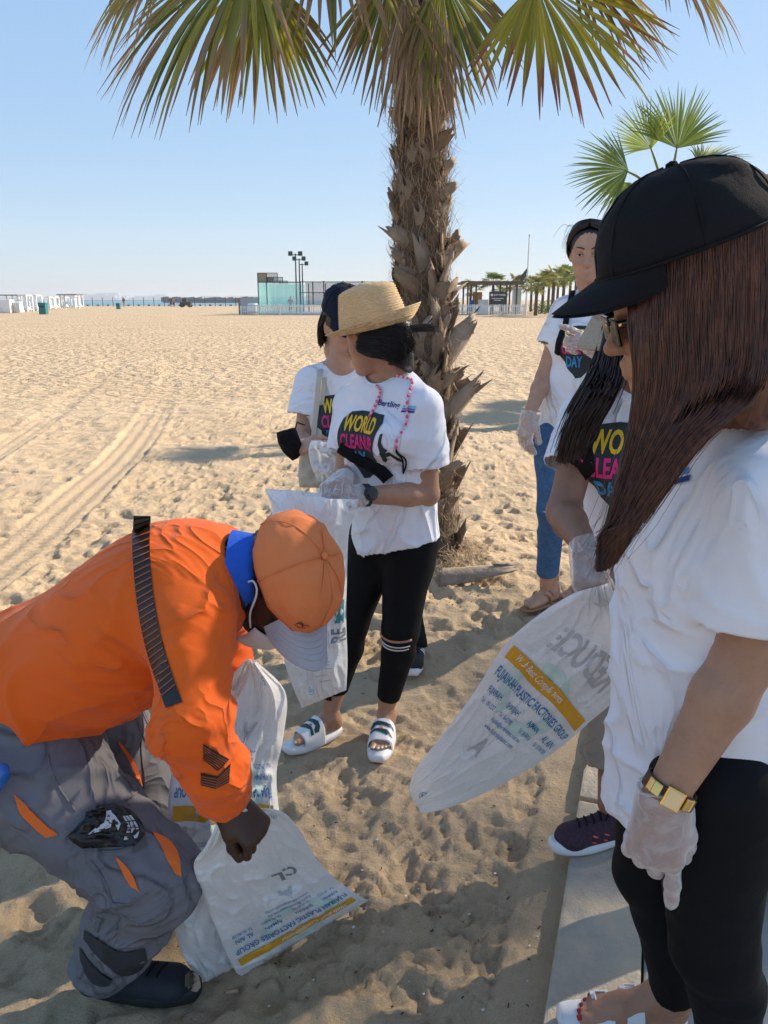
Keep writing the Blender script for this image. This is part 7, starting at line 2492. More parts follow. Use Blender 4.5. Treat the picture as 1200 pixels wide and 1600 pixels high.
# black folded pouch dangling from her wrist
pch = thing('pouch', 'black fabric pouch dangling from the wrist of the woman in the navy cap', 'pouch', at(452, 700, 2.72))
rows = [(at(432, 676, 2.72), at(462, 668, 2.70)), (at(434, 690, 2.71), at(470, 690, 2.69)), (at(442, 706, 2.71), at(474, 702, 2.69)), (at(457, 720, 2.71), at(466, 716, 2.70))]
pb = Bag(rows, V((-0.2, -1, 0.2)), 0.018, 27, 0.004, nu=20, nvv=20)
i, j = np.meshgrid(np.arange(19), np.arange(19), indexing='ij'); a = (i * 20 + j).ravel(); F1 = np.stack([a, a + 1, a + 21, a + 20], 1)
link('cloth', np_mesh('cloth', np.concatenate([pb.front, pb.back]), np.concatenate([F1, F1[:, ::-1] + 400])), BLKC, pch)
MB().tube([at(462, 668, 2.70), at(464, 660, 2.72), at(476, 664, 2.75)], 0.003, 6).build('wrist_loop', BLKC, pch)
# thin white bag between her fingers
rows = [(at(486, 688, 2.60), at(545, 690, 2.62)), (at(482, 705, 2.60), at(548, 712, 2.62)), (at(487, 730, 2.61), at(545, 738, 2.62)), (at(497, 752, 2.62), at(536, 756, 2.63))]
Bag(rows, V((0, -1, 0.1)), 0.03, 33, 0.012, nu=30, nvv=30, fine=0.004).build('plastic_bag', 'small crumpled white bag opened by the woman in the navy cap', 'printed plastic bags')
print('W4 W3 done')
# ------------------------------------------------------------------ woman in the straw hat
W2 = thing('person', 'woman in a straw hat and black leggings opening a white bag with gloved hands', 'person', (-0.05, 2.38, 0))
fr2 = V((-0.55, -0.83, 0)).normalized(); lat2 = V((0.83, -0.55, 0)).normalized()
J = dict(front=fr2, neck=at(606, 592, 2.44), neckt=at(600, 560, 2.44), shL=at(660, 634, 2.35), shR=at(552, 628, 2.55),
         elL=at(668, 772, 2.36), wrL=at(563, 774, 2.23), elR=at(540, 745, 2.50), wrR=at(535, 748, 2.28),
         hip=at(612, 822, 2.46), hipL=at(640, 838, 2.42), hipR=at(588, 838, 2.50), knL=at(626, 985, 2.38), knR=at(548, 975, 2.46),
         anL=at(600, 1128, 2.375), anR=at(500, 1128, 2.40))
parts = [body_np(J, 1.0, h=0.007, armr=(0.042, 0.037, 0.034, 0.025))]
hc2 = at(586, 528, 2.43); hf2 = V((-0.93, 0.30, -0.22))
P, F, HF2 = head_np(hc2, hf2, V((-0.18, 0.02, 0.98)), 0.97); parts.append((P, F))
hx2 = at(515, 790, 2.13) - J['wrL']; hz2 = V((-0.15, -0.8, 0.6)); sdL2 = side_for(hx2, hz2, V((-0.2, 0.3, 1)))
g2 = ((0.7, 0.9, 0.5), (0.8, 1.0, 0.6), (0.9, 1.0, 0.6), (0.9, 1.0, 0.6))
parts.append(hand_np(J['wrL'], hx2, hz2, sdL2, 0.96, g2, (0.85, 0.1, -0.5), 0.3, arm=0.02))
hx2r = at(505, 765, 2.16) - J['wrR']; hz2r = V((-0.5, -0.4, 0.75)); sdR2 = side_for(hx2r, hz2r, V((0.5, -0.6, 0.3)))
parts.append(hand_np(J['wrR'], hx2r, hz2r, sdR2, 0.96, g2, (0.85, 0.1, -0.5), 0.3, arm=0.02))
# feet in white slides
tL = gnd(590, 1203, 0.0); hL2 = gnd(607, 1142, 0.0)
fL = V((tL.x - hL2.x, tL.y - hL2.y, 0)).normalized(); zl = max(gz(tL.x, tL.y), gz(hL2.x, hL2.y)) + 0.002
oL2 = V((tL.x, tL.y, zl)) - fL * 0.228
tR2 = gnd(441, 1184, 0.0); hR2 = gnd(528, 1150, 0.0); fR = V((tR2.x - hR2.x, tR2.y - hR2.y, 0)).normalized(); zr2 = max(gz(tR2.x, tR2.y), gz(hR2.x, hR2.y)) + 0.002
oR2 = V((tR2.x, tR2.y, zr2)) - fR * 0.228
J['anL'] = oL2 + fL * 0.030 + V((0, 0, 0.115)); J['anR'] = oR2 + fR * 0.030 + V((0, 0, 0.115))
inL = V((-1, 0, 0)); inR = V((0.2, -1, 0))
nl_all = []
for og, fd_, inn in ((oL2, fL, inL), (oR2, fR, inR)):
    sd_ = 1 if V(frame(fd_, (0, 0, 1))[1]).dot(inn) > 0 else -1
    P, F, Frx, nl = foot_np(og, fd_, sd_, 0.90, lift=0.030); parts.append((P, F)); nl_all.append((nl, Frx))
parts[0] = body_np(J, 1.0, h=0.007, armr=(0.042, 0.037, 0.034, 0.025))
P, F = join_np(parts)
link('body', np_mesh('body', P, F), SKIN, W2)
PEARL = pm('nail_pearl', (0.62, 0.55, 0.36), 0.2, 0.05)
for nl, Frx in nl_all: nails_mesh(nl, Frx, 0.9, PEARL, W2)
GRN = pm('bottle_green', (0.008, 0.045, 0.045), 0.5, 0.1, 40)
for og, fd_, inn in ((oL2, fL, inL), (oR2, fR, inR)):
    so, Frx, sd_, st, pts, rows_o = slide_sandal(og, fd_, inn, W2, 0.90)
    # reptile motif: body stroke with jagged back, laid over the strap
    A_ = np.array([[tuple(p) for p in r] for r in rows_o])
    def on(t, q, A_=A_, Frx=Frx):
        i = np.clip(t * 8, 0, 7.999); j = np.clip(q * 20, 0, 19.999); a, b = int(i), int(j); x, y = i - a, j - b
        p = A_[a, b] * (1 - x) * (1 - y) + A_[a + 1, b] * x * (1 - y) + A_[a, b + 1] * (1 - x) * y + A_[a + 1, b + 1] * x * y
        c = A_[a].mean(0); d = p - c; d /= np.linalg.norm(d); return V(p + d * 0.0015)
    def patch(poly):
        vs, fs = densify(poly, [list(range(len(poly)))], 0.04)
        link('motif', np_mesh('motif', [tuple(on(b, a)) for a, b in vs], fs, True), GRN, st)
    patch([(0.20, 0.30), (0.30, 0.18), (0.45, 0.14), (0.58, 0.22), (0.66, 0.20), (0.80, 0.34), (0.78, 0.40), (0.70, 0.36), (0.60, 0.40), (0.50, 0.34), (0.40, 0.36), (0.34, 0.48), (0.24, 0.50)])
    patch([(0.22, 0.58), (0.34, 0.54), (0.44, 0.50), (0.56, 0.52), (0.66, 0.62), (0.80, 0.78), (0.70, 0.80), (0.62, 0.72), (0.58, 0.80), (0.50, 0.68), (0.42, 0.62), (0.34, 0.68), (0.24, 0.72)])
P, F = legs_np(J, 0.90, 0.90, J['hip'].z + 0.06, (0.092, 0.062, 0.056, 0.036), 0.152, h=0.006, fold=0.0018, seed=5)
lg2 = garment('leggings', P, F, BLACKL, W2); sl2 = Surf(P, F)
# bare slit and white rings below the knee
kn = J['knL']; axl = (J['anL'] - J['knL']).normalized()
for dz, rr_, mt, nm in ((0.012, 0.0052, SKIN, 'knee_slit'), (0.036, 0.0032, RUBW, 'knee_stripe'), (0.050, 0.0032, RUBW, 'knee_stripe')):
    pts = []
    for q in np.linspace(-1.15, 1.15, 15):
        d = (fr2 * math.cos(q) + lat2 * math.sin(q)); o_ = kn + axl * (dz + 0.010 * math.cos(q) - 0.008) + V((0, 0, 0))
        hit = sl2.t.ray_cast(o_ + d * 0.085, -d, 0.12)
        if hit[0]: pts.append(hit[0] + d * 0.0004)
    if len(pts) > 3: MB().tube(pts, rr_, 6, True, 0.35, fr2).build(nm, mt, lg2, True)
# waistband with pale line
P, F = tee_np(J, 0.160, at(622, 850, 2.44), (0.26, -0.12, -1), 0.66, (0.062, 0.074), 0.74, h=0.006, fold=0.0050, seed=61, bust=0.04, hemw=1.0)
sh2 = garment('tshirt', P, F, TEE, W2); sf2 = Surf(P, F)
rl_ = rim_loop(P, F, J['neck'] + V((0, 0, 0.02)), 0.13)
if len(rl_) > 8: ring_tube(rl_, J['neck'] + V((0, 0, 0.02)), V((-0.1, -0.15, 1)), 0.0055).build('collar', TEE, sh2, True)
e = lerp(J['shL'], J['elL'], 0.66); d = (J['elL'] - J['shL']).normalized(); rl_ = rim_loop(P, F, e, 0.10)
if len(rl_) > 8:
    for lf in (-0.001, -0.020): ring_tube(rl_, e, d, 0.0014, lift=lf).build('sleeve_hem', TEE, sh2, True)
tee_print(sf2, at(558, 700, 2.30), lat2, V((0, 0, 1)), fr2, sh2, 1.0, True, (0.085, 0.128))
pts = []
for u in np.linspace(556, 606, 12):
    hit = sl2.t.ray_cast(V((0, 0, CAM_H)), ray(u, 842 + (u - 556) * 0.02).normalized(), 6)
    if hit[0]: pts.append(hit[0] - ray(u, 842).normalized() * 0.004)
if len(pts) > 3: MB().tube(pts, 0.004, 6, True, 0.4, fr2).build('pocket_trim', pm('grey_trim', (0.5, 0.5, 0.5), 0.6), lg2, True)
# gloves, watch
for a in ((J['wrL'], hx2, hz2, sdL2, 0.96, g2, (0.85, 0.1, -0.5), 0.3), (J['wrR'], hx2r, hz2r, sdR2, 0.96, g2, (0.85, 0.1, -0.5), 0.3)):
    P, F = hand_np(*a, infl=0.003, wrinkle=0.004, arm=0.014, cuff=0.037, h=0.0028, seed=11); link('glove', np_mesh('glove', P, F), GLOVE, W2)
ax_ = (J['wrL'] - J['elL']).normalized(); wc = lerp(J['wrL'], J['elL'], 0.07); wn_ = V((-0.1, -0.9, 0.35)); wn_ = (wn_ - ax_ * wn_.dot(ax_)).normalized()
band = watch_band(wc, ax_, 0.032, 0.020, pm('dark_teal_rubber', (0.012, 0.022, 0.03), 0.5, 0.1, 20), 'watch_strap', W2, 0.85, wn_, th=0.003)
bm_ = MB(); fc = wc + wn_ * 0.029; yv_ = wn_.cross(ax_)
bm_.tube([fc, fc + wn_ * 0.004, fc + wn_ * 0.010, fc + wn_ * 0.011], [0.021, 0.023, 0.022, 0.019], 28).build('watch_case', pm('watch_black', (0.008, 0.009, 0.012), 0.15, 0.05), band, True)
# crossbody strap and bead chain
def laid(pts, surf, n_, off, m_=30):
    out = []
    for p in curve_pts([tuple(q) for q in pts], m_):
        hit = surf.t.ray_cast(V(p) + V(n_) * 0.3, -V(n_), 0.7)
        out.append((hit[0] if hit[0] else V(p)) + V(n_) * off)
    return out
st_ = laid([at(545, 694, 2.4), at(560, 715, 2.35), at(580, 735, 2.3), at(600, 752, 2.3)], sf2, fr2, 0.006, 20)
mb = MB(); rows = []
for i, p in enumerate(st_):
    t = (st_[min(i + 1, 19)] - st_[max(i - 1, 0)]).normalized(); w_ = t.cross(fr2).normalized() * 0.024; rows.append([p - w_, p - w_ * 0.5 + fr2 * 0.006, p + w_ * 0.5 + fr2 * 0.006, p + w_])
o = mb.grid(rows).build('crossbody_strap', BLKC, W2, True); modif(o, 'SOLIDIFY', thickness=0.006)
BEADP = pm('pink_bead', (0.80, 0.10, 0.25), 0.3, 0.1, 60); BEADW = pm('pale_bead', (0.75, 0.55, 0.58), 0.3, 0.1, 60)
ch = thing('bead_lanyard', 'pink bead phone lanyard round the neck of the woman in the straw hat', 'lanyard', J['neck'])
for ctrl in ([at(632, 583, 2.42), at(628, 600, 2.3), at(620, 640, 2.25), at(613, 680, 2.22), at(608, 706, 2.22)], [at(583, 590, 2.42), at(576, 612, 2.3), at(566, 635, 2.28), at(560, 655, 2.28)]):
    C_ = laid(ctrl, sf2, fr2, 0.007, 60)
    MB().tube(C_, 0.0012, 5).build('cord', BEADW, ch)
    for k in range(0, 60, 2):
        mb = MB().lathe([(0.0005, -0.0055), (0.0036, -0.0030), (0.0042, 0), (0.0036, 0.0030), (0.0005, 0.0055)], (0, 0, 0), 8)
        t = (C_[min(k + 1, 59)] - C_[max(k - 1, 0)]).normalized(); A_ = frame(t, fr2)
        mb.v = [tuple(nv(C_[k]) + np.array((z, x, y)) @ A_ * 1.15) for x, y, z in mb.v]; mb.build('bead', BEADP if (k // 2) % 2 else BEADW, ch, True)
C_ = laid([at(608, 706, 2.22), at(604, 728, 2.22), at(600, 750, 2.22)], sf2, fr2, 0.008, 14); MB().tube(C_, 0.0028, 6).build('clip_loop', BLKC, ch)
C_ = [p + lat2 * 0.012 * math.sin(math.pi * i / 13) for i, p in enumerate(C_)]; MB().tube(C_, 0.0028, 6).build('clip_loop', BLKC, ch)
# hair: low braided bun, a tail blown to the right
def H2(x, y, z): return V(nv(hc2) + 0.97 * (np.array((x, y, z)) @ HF2))
P, F = scalp_np(hc2, HF2, 0.97, (0.100, 0.083, 0.090), face=0.018, low=-0.085)
P = P * 1.0
s = SDF(*box_of([hc2 + V((0.05, 0, -0.06))], 0.14), 0.005)
tw_ = [at(612, 520, 2.40), at(622, 540, 2.36), at(630, 560, 2.36), at(640, 577, 2.38)]
s.chain([nv(p) for p in tw_], [0.038, 0.037, 0.028, 0.013], 0.02)
Pb, Fb = s.net(); N_ = normals(Pb, Fb); Pb = Pb + N_ * (0.0015 * np.sin(Pb[:, 2] * 190 + 60 * Pb[:, 0]))[:, None]
gd = [[at(560, 545, 2.36), at(580, 553, 2.345), at(605, 556, 2.335), at(632, 572, 2.34)], [at(562, 530, 2.355), at(585, 536, 2.335), at(612, 540, 2.325), at(636, 562, 2.33)], [at(570, 520, 2.35), at(595, 522, 2.335), at(625, 525, 2.325), at(642, 550, 2.34)], [at(600, 512, 2.36), at(618, 512, 2.34), at(636, 520, 2.33), at(645, 545, 2.35)]]
Ph, Fh = strand_set(gd, 2600, 14, 0.007, (0.0009, 0.0004), 4, 0.003)
tl_ = [[at(628, 515, 2.36), at(645, 510, 2.36), at(668, 508, 2.38), at(688, 511, 2.40)], [at(630, 522, 2.36), at(648, 518, 2.36), at(670, 517, 2.38), at(684, 519, 2.40)]]
Pt, Ft = strand_set(tl_, 130, 10, 0.004, (0.0013, 0.0005), 5, 0.003)
P, F = join_np([(P, F), (Pb, Fb), (Ph, Fh), (Pt, Ft)]); link('hair', np_mesh('hair', P, F), HAIRB, W2)
# straw hat: ribbed crown with a dent, rolled brim
STRW = pm('straw_weave', (0.60, 0.39, 0.19), 0.75, 0.12, 90, bump=0.003, bscale=120, col2=(0.80, 0.57, 0.31), stretch=(1, 1, 3))
hat = thing('straw_hat', 'ribbed natural straw hat with rolled brim on the woman before the palm', 'hat', hc2)
hx = V((-0.92, 0.32, -0.20)); Fh_ = frame(hx, V((-0.20, -0.02, 0.97))); ho = at(585, 512, 2.425)
def HW(x, y, z): return nv(ho) + np.array((x, y, z)) @ Fh_
prof = []
for t in np.linspace(0, 1, 90):
    # from the brim edge inwards, up the crown, to the top
    prof.append(t)
rows = []
nq = 96
for i, t in enumerate(prof):
    row = []
    for k in range(nq + 1):
        q = 2 * math.pi * k / nq
        front = math.cos(q)
        if t < 0.27:                                   # brim, rolled up at the rim
            s_ = t / 0.27; r = 0.140 - (0.140 - 0.101) * s_
            roll = 0.026 * (1 - s_) ** 1.6 * (1.0 + 0.30 * (-front)); z = roll - 0.010 * front * (1 - s_) + 0.002
        else:
            s_ = (t - 0.27) / 0.73
            e = s_ * 1.62
            if s_ < 0.62:
                w_ = s_ / 0.62; r = 0.101 - 0.018 * w_ ** 1.3; z = 0.102 * w_
            else:
                w_ = (s_ - 0.62) / 0.38; r = 0.083 * math.cos(w_ * math.pi / 2) ** 0.75; z = 0.102 + 0.034 * math.sin(w_ * math.pi / 2) ** 0.9
                z -= 0.018 * w_ ** 2 * (abs(math.cos(q)) ** 2) * 1.0 if w_ > 0.3 else 0
        rib = 0.0018 * math.sin(i * math.pi / 1.5)
        r += rib; z += rib * 0.4 + 0.0006 * mnoise.noise(V((q * 9, i * 0.7, 0)))
        row.append(HW(r * 1.10 * math.cos(q), r * 0.95 * math.sin(q), z))
    rows.append(row)
hb_ = MB().grid(rows).build('crown_and_brim', STRW, hat, True); modif(hb_, 'SOLIDIFY', thickness=0.003, offset=-1)
MB().tube([V(HW(0.1115 * 1.0 * math.cos(q), 0.0965 * math.sin(q), 0.010)) for q in np.linspace(0, 2 * math.pi, 60)], 0.004, 6, False, 2.0, (0, 0, 1)).build('hat_band', STRW, hat, True)
# the white bag she is opening
rows = []
for (ul, vl, ur, vr, y) in ((414, 764, 560, 780, 2.15), (424, 790, 556, 800, 2.14), (430, 830, 545, 835, 2.14), (436, 900, 542, 905, 2.15), (440, 970, 541, 965, 2.16), (446, 1040, 543, 1030, 2.17), (472, 1106, 541, 1078, 2.18)):
    rows.append((at(ul, vl, y), at(ur, vr, y + 0.03)))
bagB = Bag(rows, V((-0.15, -1, 0.15)), 0.045, 53, 0.012, fine=0.003).build('plastic_bag', 'white bag hanging open from the hands of the woman in the straw hat', 'printed plastic bags')
bagB.wm, bagB.hm = 0.23, 0.75
bagB.ink('print_lettering', tfit('Please keep away from children', 1, 1) if False else fan([(0, 0), (1, 0), (1, 1), (0, 1)]), INKG, (0.62, 0.80), 0.07, 0.0016)
for k in range(4): bagB.ink('print_line', fan([(0, 0), (1, 0), (1, 1), (0, 1)]), INKG, (0.58 + 0.06 * (k % 2), 0.785 + 0.035 * k), 0.09 - 0.015 * k, 0.0016)
drop_mark(bagB, (0.34, 0.925), 0.022, 0, INKL)
bagB.ink('print_lettering', tfit('RE', 1, 1, 0.03), INKG, (0.90, 0.66), 0.05, 0.05, math.pi / 2)
bagB.ink('print_panel', fan([(0, 0), (1, 0), (1, 1), (0, 1)]), pm('ink_teal', (0.05, 0.28, 0.32), 0.5, 0.2, 80), (0.92, 0.54), 0.03, 0.09)
print('W2 done')
# ------------------------------------------------------------------ worker in orange, bent over the bags
W1 = thing('person', 'worker in an orange long sleeved shirt and cap bending over white bags', 'person', (-0.55, 1.36, 0))
fr1 = V((0.75, 0.15, -0.65)).normalized()                         # belly direction of the bent trunk
heelR = gnd(140, 1566, 0.0); toeR = gnd(316, 1556, 0.0)
pelv = V((-0.735, 1.43, 0.735)); nk1 = V((-0.305, 1.37, 1.000))
J = dict(front=V((1, 0.05, 0)).normalized(), neck=nk1, neckt=V((-0.245, 1.365, 1.005)),
         shR=at(296, 985, 1.235), shL=at(335, 880, 1.54), elR=at(300, 1130, 1.12), wrR=at(356, 1250, 1.185),
         elL=at(345, 1020, 1.60), wrL=at(372, 1085, 1.52), hip=pelv, hipR=at(66, 1215, 1.315), hipL=V((-0.70, 1.545, 0.69)),
         knR=at(238, 1372, 1.265), knL=at(262, 1330, 1.62), anR=at(174, 1505, 1.345), anL=at(250, 1500, 1.66))
J['anR'].z = 0.13; J['anL'].z = 0.13
def worker_body():
    lo, hi = box_of([J[q] for q in ('neck', 'shL', 'shR', 'elR', 'wrR', 'elL', 'wrL', 'hip', 'knL', 'knR', 'anL', 'anR')], 0.18)
    s = SDF(lo, hi, 0.008)
    s.chain([pelv, pelv.lerp(nk1, 0.5), pelv.lerp(nk1, 0.85)], [0.13, 0.12, 0.12], 0.04)
    s.cone(nk1.lerp(pelv, 0.1), J['neckt'] + V((0.02, 0, 0)), 0.058, 0.056, 0.03)
    for q in 'LR':
        s.cone(nk1.lerp(J['sh' + q], 0.4), J['sh' + q], 0.05, 0.055, 0.03); s.cone(J['sh' + q], J['el' + q], 0.048, 0.040, 0.02); s.cone(J['el' + q], J['wr' + q], 0.040, 0.028, 0.02)
        s.cone(J['hip' + q], J['kn' + q], 0.085, 0.058, 0.03); s.cone(J['kn' + q], J['an' + q], 0.056, 0.038, 0.02)
    return s.net()
parts = [worker_body()]
hc1 = at(442, 915, 1.36)
hf1 = V((0.36, -0.40, -0.84)); hu1 = V((0.66, -0.48, 0.57))
P, F, HF1 = head_np(hc1, hf1, hu1, 0.93, female=False); parts.append((P, F))
def H1(x, y, z): return V(nv(hc1) + 0.93 * (np.array((x, y, z)) @ HF1))
s = SDF(*box_of([hc1, nk1], 0.10), 0.006); s.cone(nv(H1(-0.035, 0, -0.05)), nv(nk1), 0.054, 0.060, 0.02); parts.append(s.net())
hx1 = at(392, 1290, 1.17) - J['wrR']; hz1 = V((0.35, -0.45, 0.8)); sd1 = side_for(hx1, hz1, V((0.2, -1, -0.3)))
g1 = ((1.0, 1.25, 0.7), (1.2, 1.35, 0.7), (1.3, 1.4, 0.7), (1.35, 1.4, 0.7))
parts.append(hand_np(J['wrR'], hx1, hz1, sd1, 0.96, g1, (0.75, 0.1, -0.7), 0.6, arm=0.03))
hx1l = V((0.3, -0.3, -0.7)); hz1l = V((0.6, -0.5, 0.5)); parts.append(hand_np(J['wrL'], hx1l, hz1l, 1, 1.05, g1, arm=0.03))
P, F = join_np(parts)
link('body', np_mesh('body', P, F), SKIND, W1)
eyes(hc1, HF1, 0.93, W1)
# short black hair and beard
P, F = scalp_np(hc1, HF1, 0.93, (0.096, 0.077, 0.084), c=(-0.014, 0, 0.032), face=0.020, low=-0.055)
s = SDF((-0.02, -0.1, -0.14), (0.12, 0.1, 0.0), 0.004)
s.ell((0.040, 0, -0.076), (0.050, 0.060, 0.042), 0.02)
for y in (-1, 1): s.cone((0.012, y * 0.064, -0.03), (0.030, y * 0.056, -0.075), 0.010, 0.014, 0.01)
s.cut((0, 0, -0.052), (0.25, 0, 1), 0.01) if False else None
Pb, Fb = s.net(); Pb = Pb + normals(Pb, Fb) * (0.0018 * vnoise(Pb * 260, 3))[:, None]
P, F = join_np([(P, F), (to_world(Pb, hc1, HF1, 0.93), Fb)]); link('hair_and_beard', np_mesh('hair_and_beard', P, F), HAIRB, W1)
# face mask hanging under the chin, loops round the ear
MASK = pm('white_mask', (0.72, 0.70, 0.68), 0.85, 0.04, 30, bump=0.003, bscale=40)
mb = MB(); rows = []
for i in range(7):
    s_ = i / 6; row = []
    for j in range(17):
        q = (j / 16 - 0.5) * 2.3
        rr_ = 0.066 + 0.012 * math.sin(s_ * math.pi)
        row.append(H1(0.036 + (rr_ * math.cos(q) - 0.004) * 0.98, 0.066 * math.sin(q), -0.058 - 0.072 * s_ + 0.012 * math.cos(q)))
    rows.append(row)
mk = mb.grid(rows).build('face_mask', MASK, W1, True); modif(mk, 'SOLIDIFY', thickness=0.002)
for y in (-1, 1):
    MB().tube([V(p) for p in curve_pts([tuple(H1(0.056, y * 0.062, -0.064)), tuple(H1(0.032, y * 0.078, -0.03)), tuple(H1(0.010, y * 0.085, 0.012)), tuple(H1(-0.006, y * 0.087, 0.026)), tuple(H1(-0.022, y * 0.086, 0.016)), tuple(H1(-0.018, y * 0.080, -0.04)), tuple(H1(0.020, y * 0.070, -0.105))], 30)], 0.0021, 6).build('ear_loop', pm('white_elastic', (0.78, 0.78, 0.78), 0.7, 0.02), mk, True)
# cap: orange crown, grey brim
CAPO = pm('faded_orange_cotton', (0.72, 0.215, 0.075), 0.85, 0.08, 9, bump=0.006, bscale=16, fine=0.0005, finescale=1000, spec=0.2)
CAPG = pm('pale_grey_cotton', (0.40, 0.40, 0.44), 0.85, 0.06, 12, fine=0.0006, finescale=900)
ec = hc1 + V(HF1[2]) * 0.040 - V(HF1[0]) * 0.012
dome, br, bt, seams = cap_np(ec, HF1, 0.114, 0.088, 0.090, 0.072, 0.080, 0.012, squash=1.0, curv=0.85, ba=0.85)
Pd = np.array(dome.v); Nd = Pd - nv(ec); Nd /= np.linalg.norm(Nd, axis=1, keepdims=True)
Pd = Pd + Nd * (0.005 * ((1 - np.abs(vnoise(Pd * 22, 3))) ** 3 - 0.3))[:, None]; dome.v = [tuple(p) for p in Pd]
cp = dome.build('cap', CAPO, W1, True); modif(cp, 'SOLIDIFY', thickness=0.002, offset=-1)
bo = br.build('brim', CAPG, cp, True); bt.build('button', CAPO, cp, True)
for sm_ in seams: MB().tube(sm_, 0.0013, 5).build('seam', CAPO, cp, True)
for k in range(1, 6):
    f_ = k / 6.5; pts = []
    for j in range(3, 30):
        q = math.sin((j / 32 - 0.5) * math.pi); a = q * 0.85; x0, y0 = 0.112 * 0.99 * math.cos(a), 0.090 * 0.99 * math.sin(a); lx = 0.072 * math.sqrt(max(0, 1 - q * q)); ss = f_
        pts.append(V(nv(ec) + np.array((x0 + lx * ss, y0 * (1 - 0.0 * k), -0.010 * math.cos(a) + 0.0036 - 0.012 * ss ** 1.1 * (lx / 0.072) - 0.85 * y0 * y0 / 0.080 * ss)) @ HF1))
    MB().tube(pts, 0.0007, 4).build('stitch_row', CAPG, bo, True)
sfc = Surf(Pd, np.array(dome.f))
vs, fs = tfit('PC', 0.024, 0.010, 0.02, 0.3)
nn = V(HF1[0]) * 0.85 - V(HF1[1]) * 0.45 + V(HF1[2]) * 0.15
decal('cap_lettering', vs, fs, sfc, V(nv(ec) + np.array((0.098, -0.042, 0.022)) @ HF1), (V(HF1[1]) * -0.86 + V(HF1[0]) * -0.5).normalized() * -1, V(HF1[2]), nn, pm('dark_thread', (0.02, 0.015, 0.02), 0.7), cp, 0.002, 0.004)
decal('cap_lettering', [(-0.013, -0.010), (0.012, -0.010), (0.013, -0.0085), (-0.012, -0.0085)], [[0, 1, 2, 3]], sfc, V(nv(ec) + np.array((0.098, -0.042, 0.022)) @ HF1), (V(HF1[1]) * -0.86 + V(HF1[0]) * -0.5).normalized() * -1, V(HF1[2]), nn, MATS['dark_thread'], cp, 0.002, 0.004)

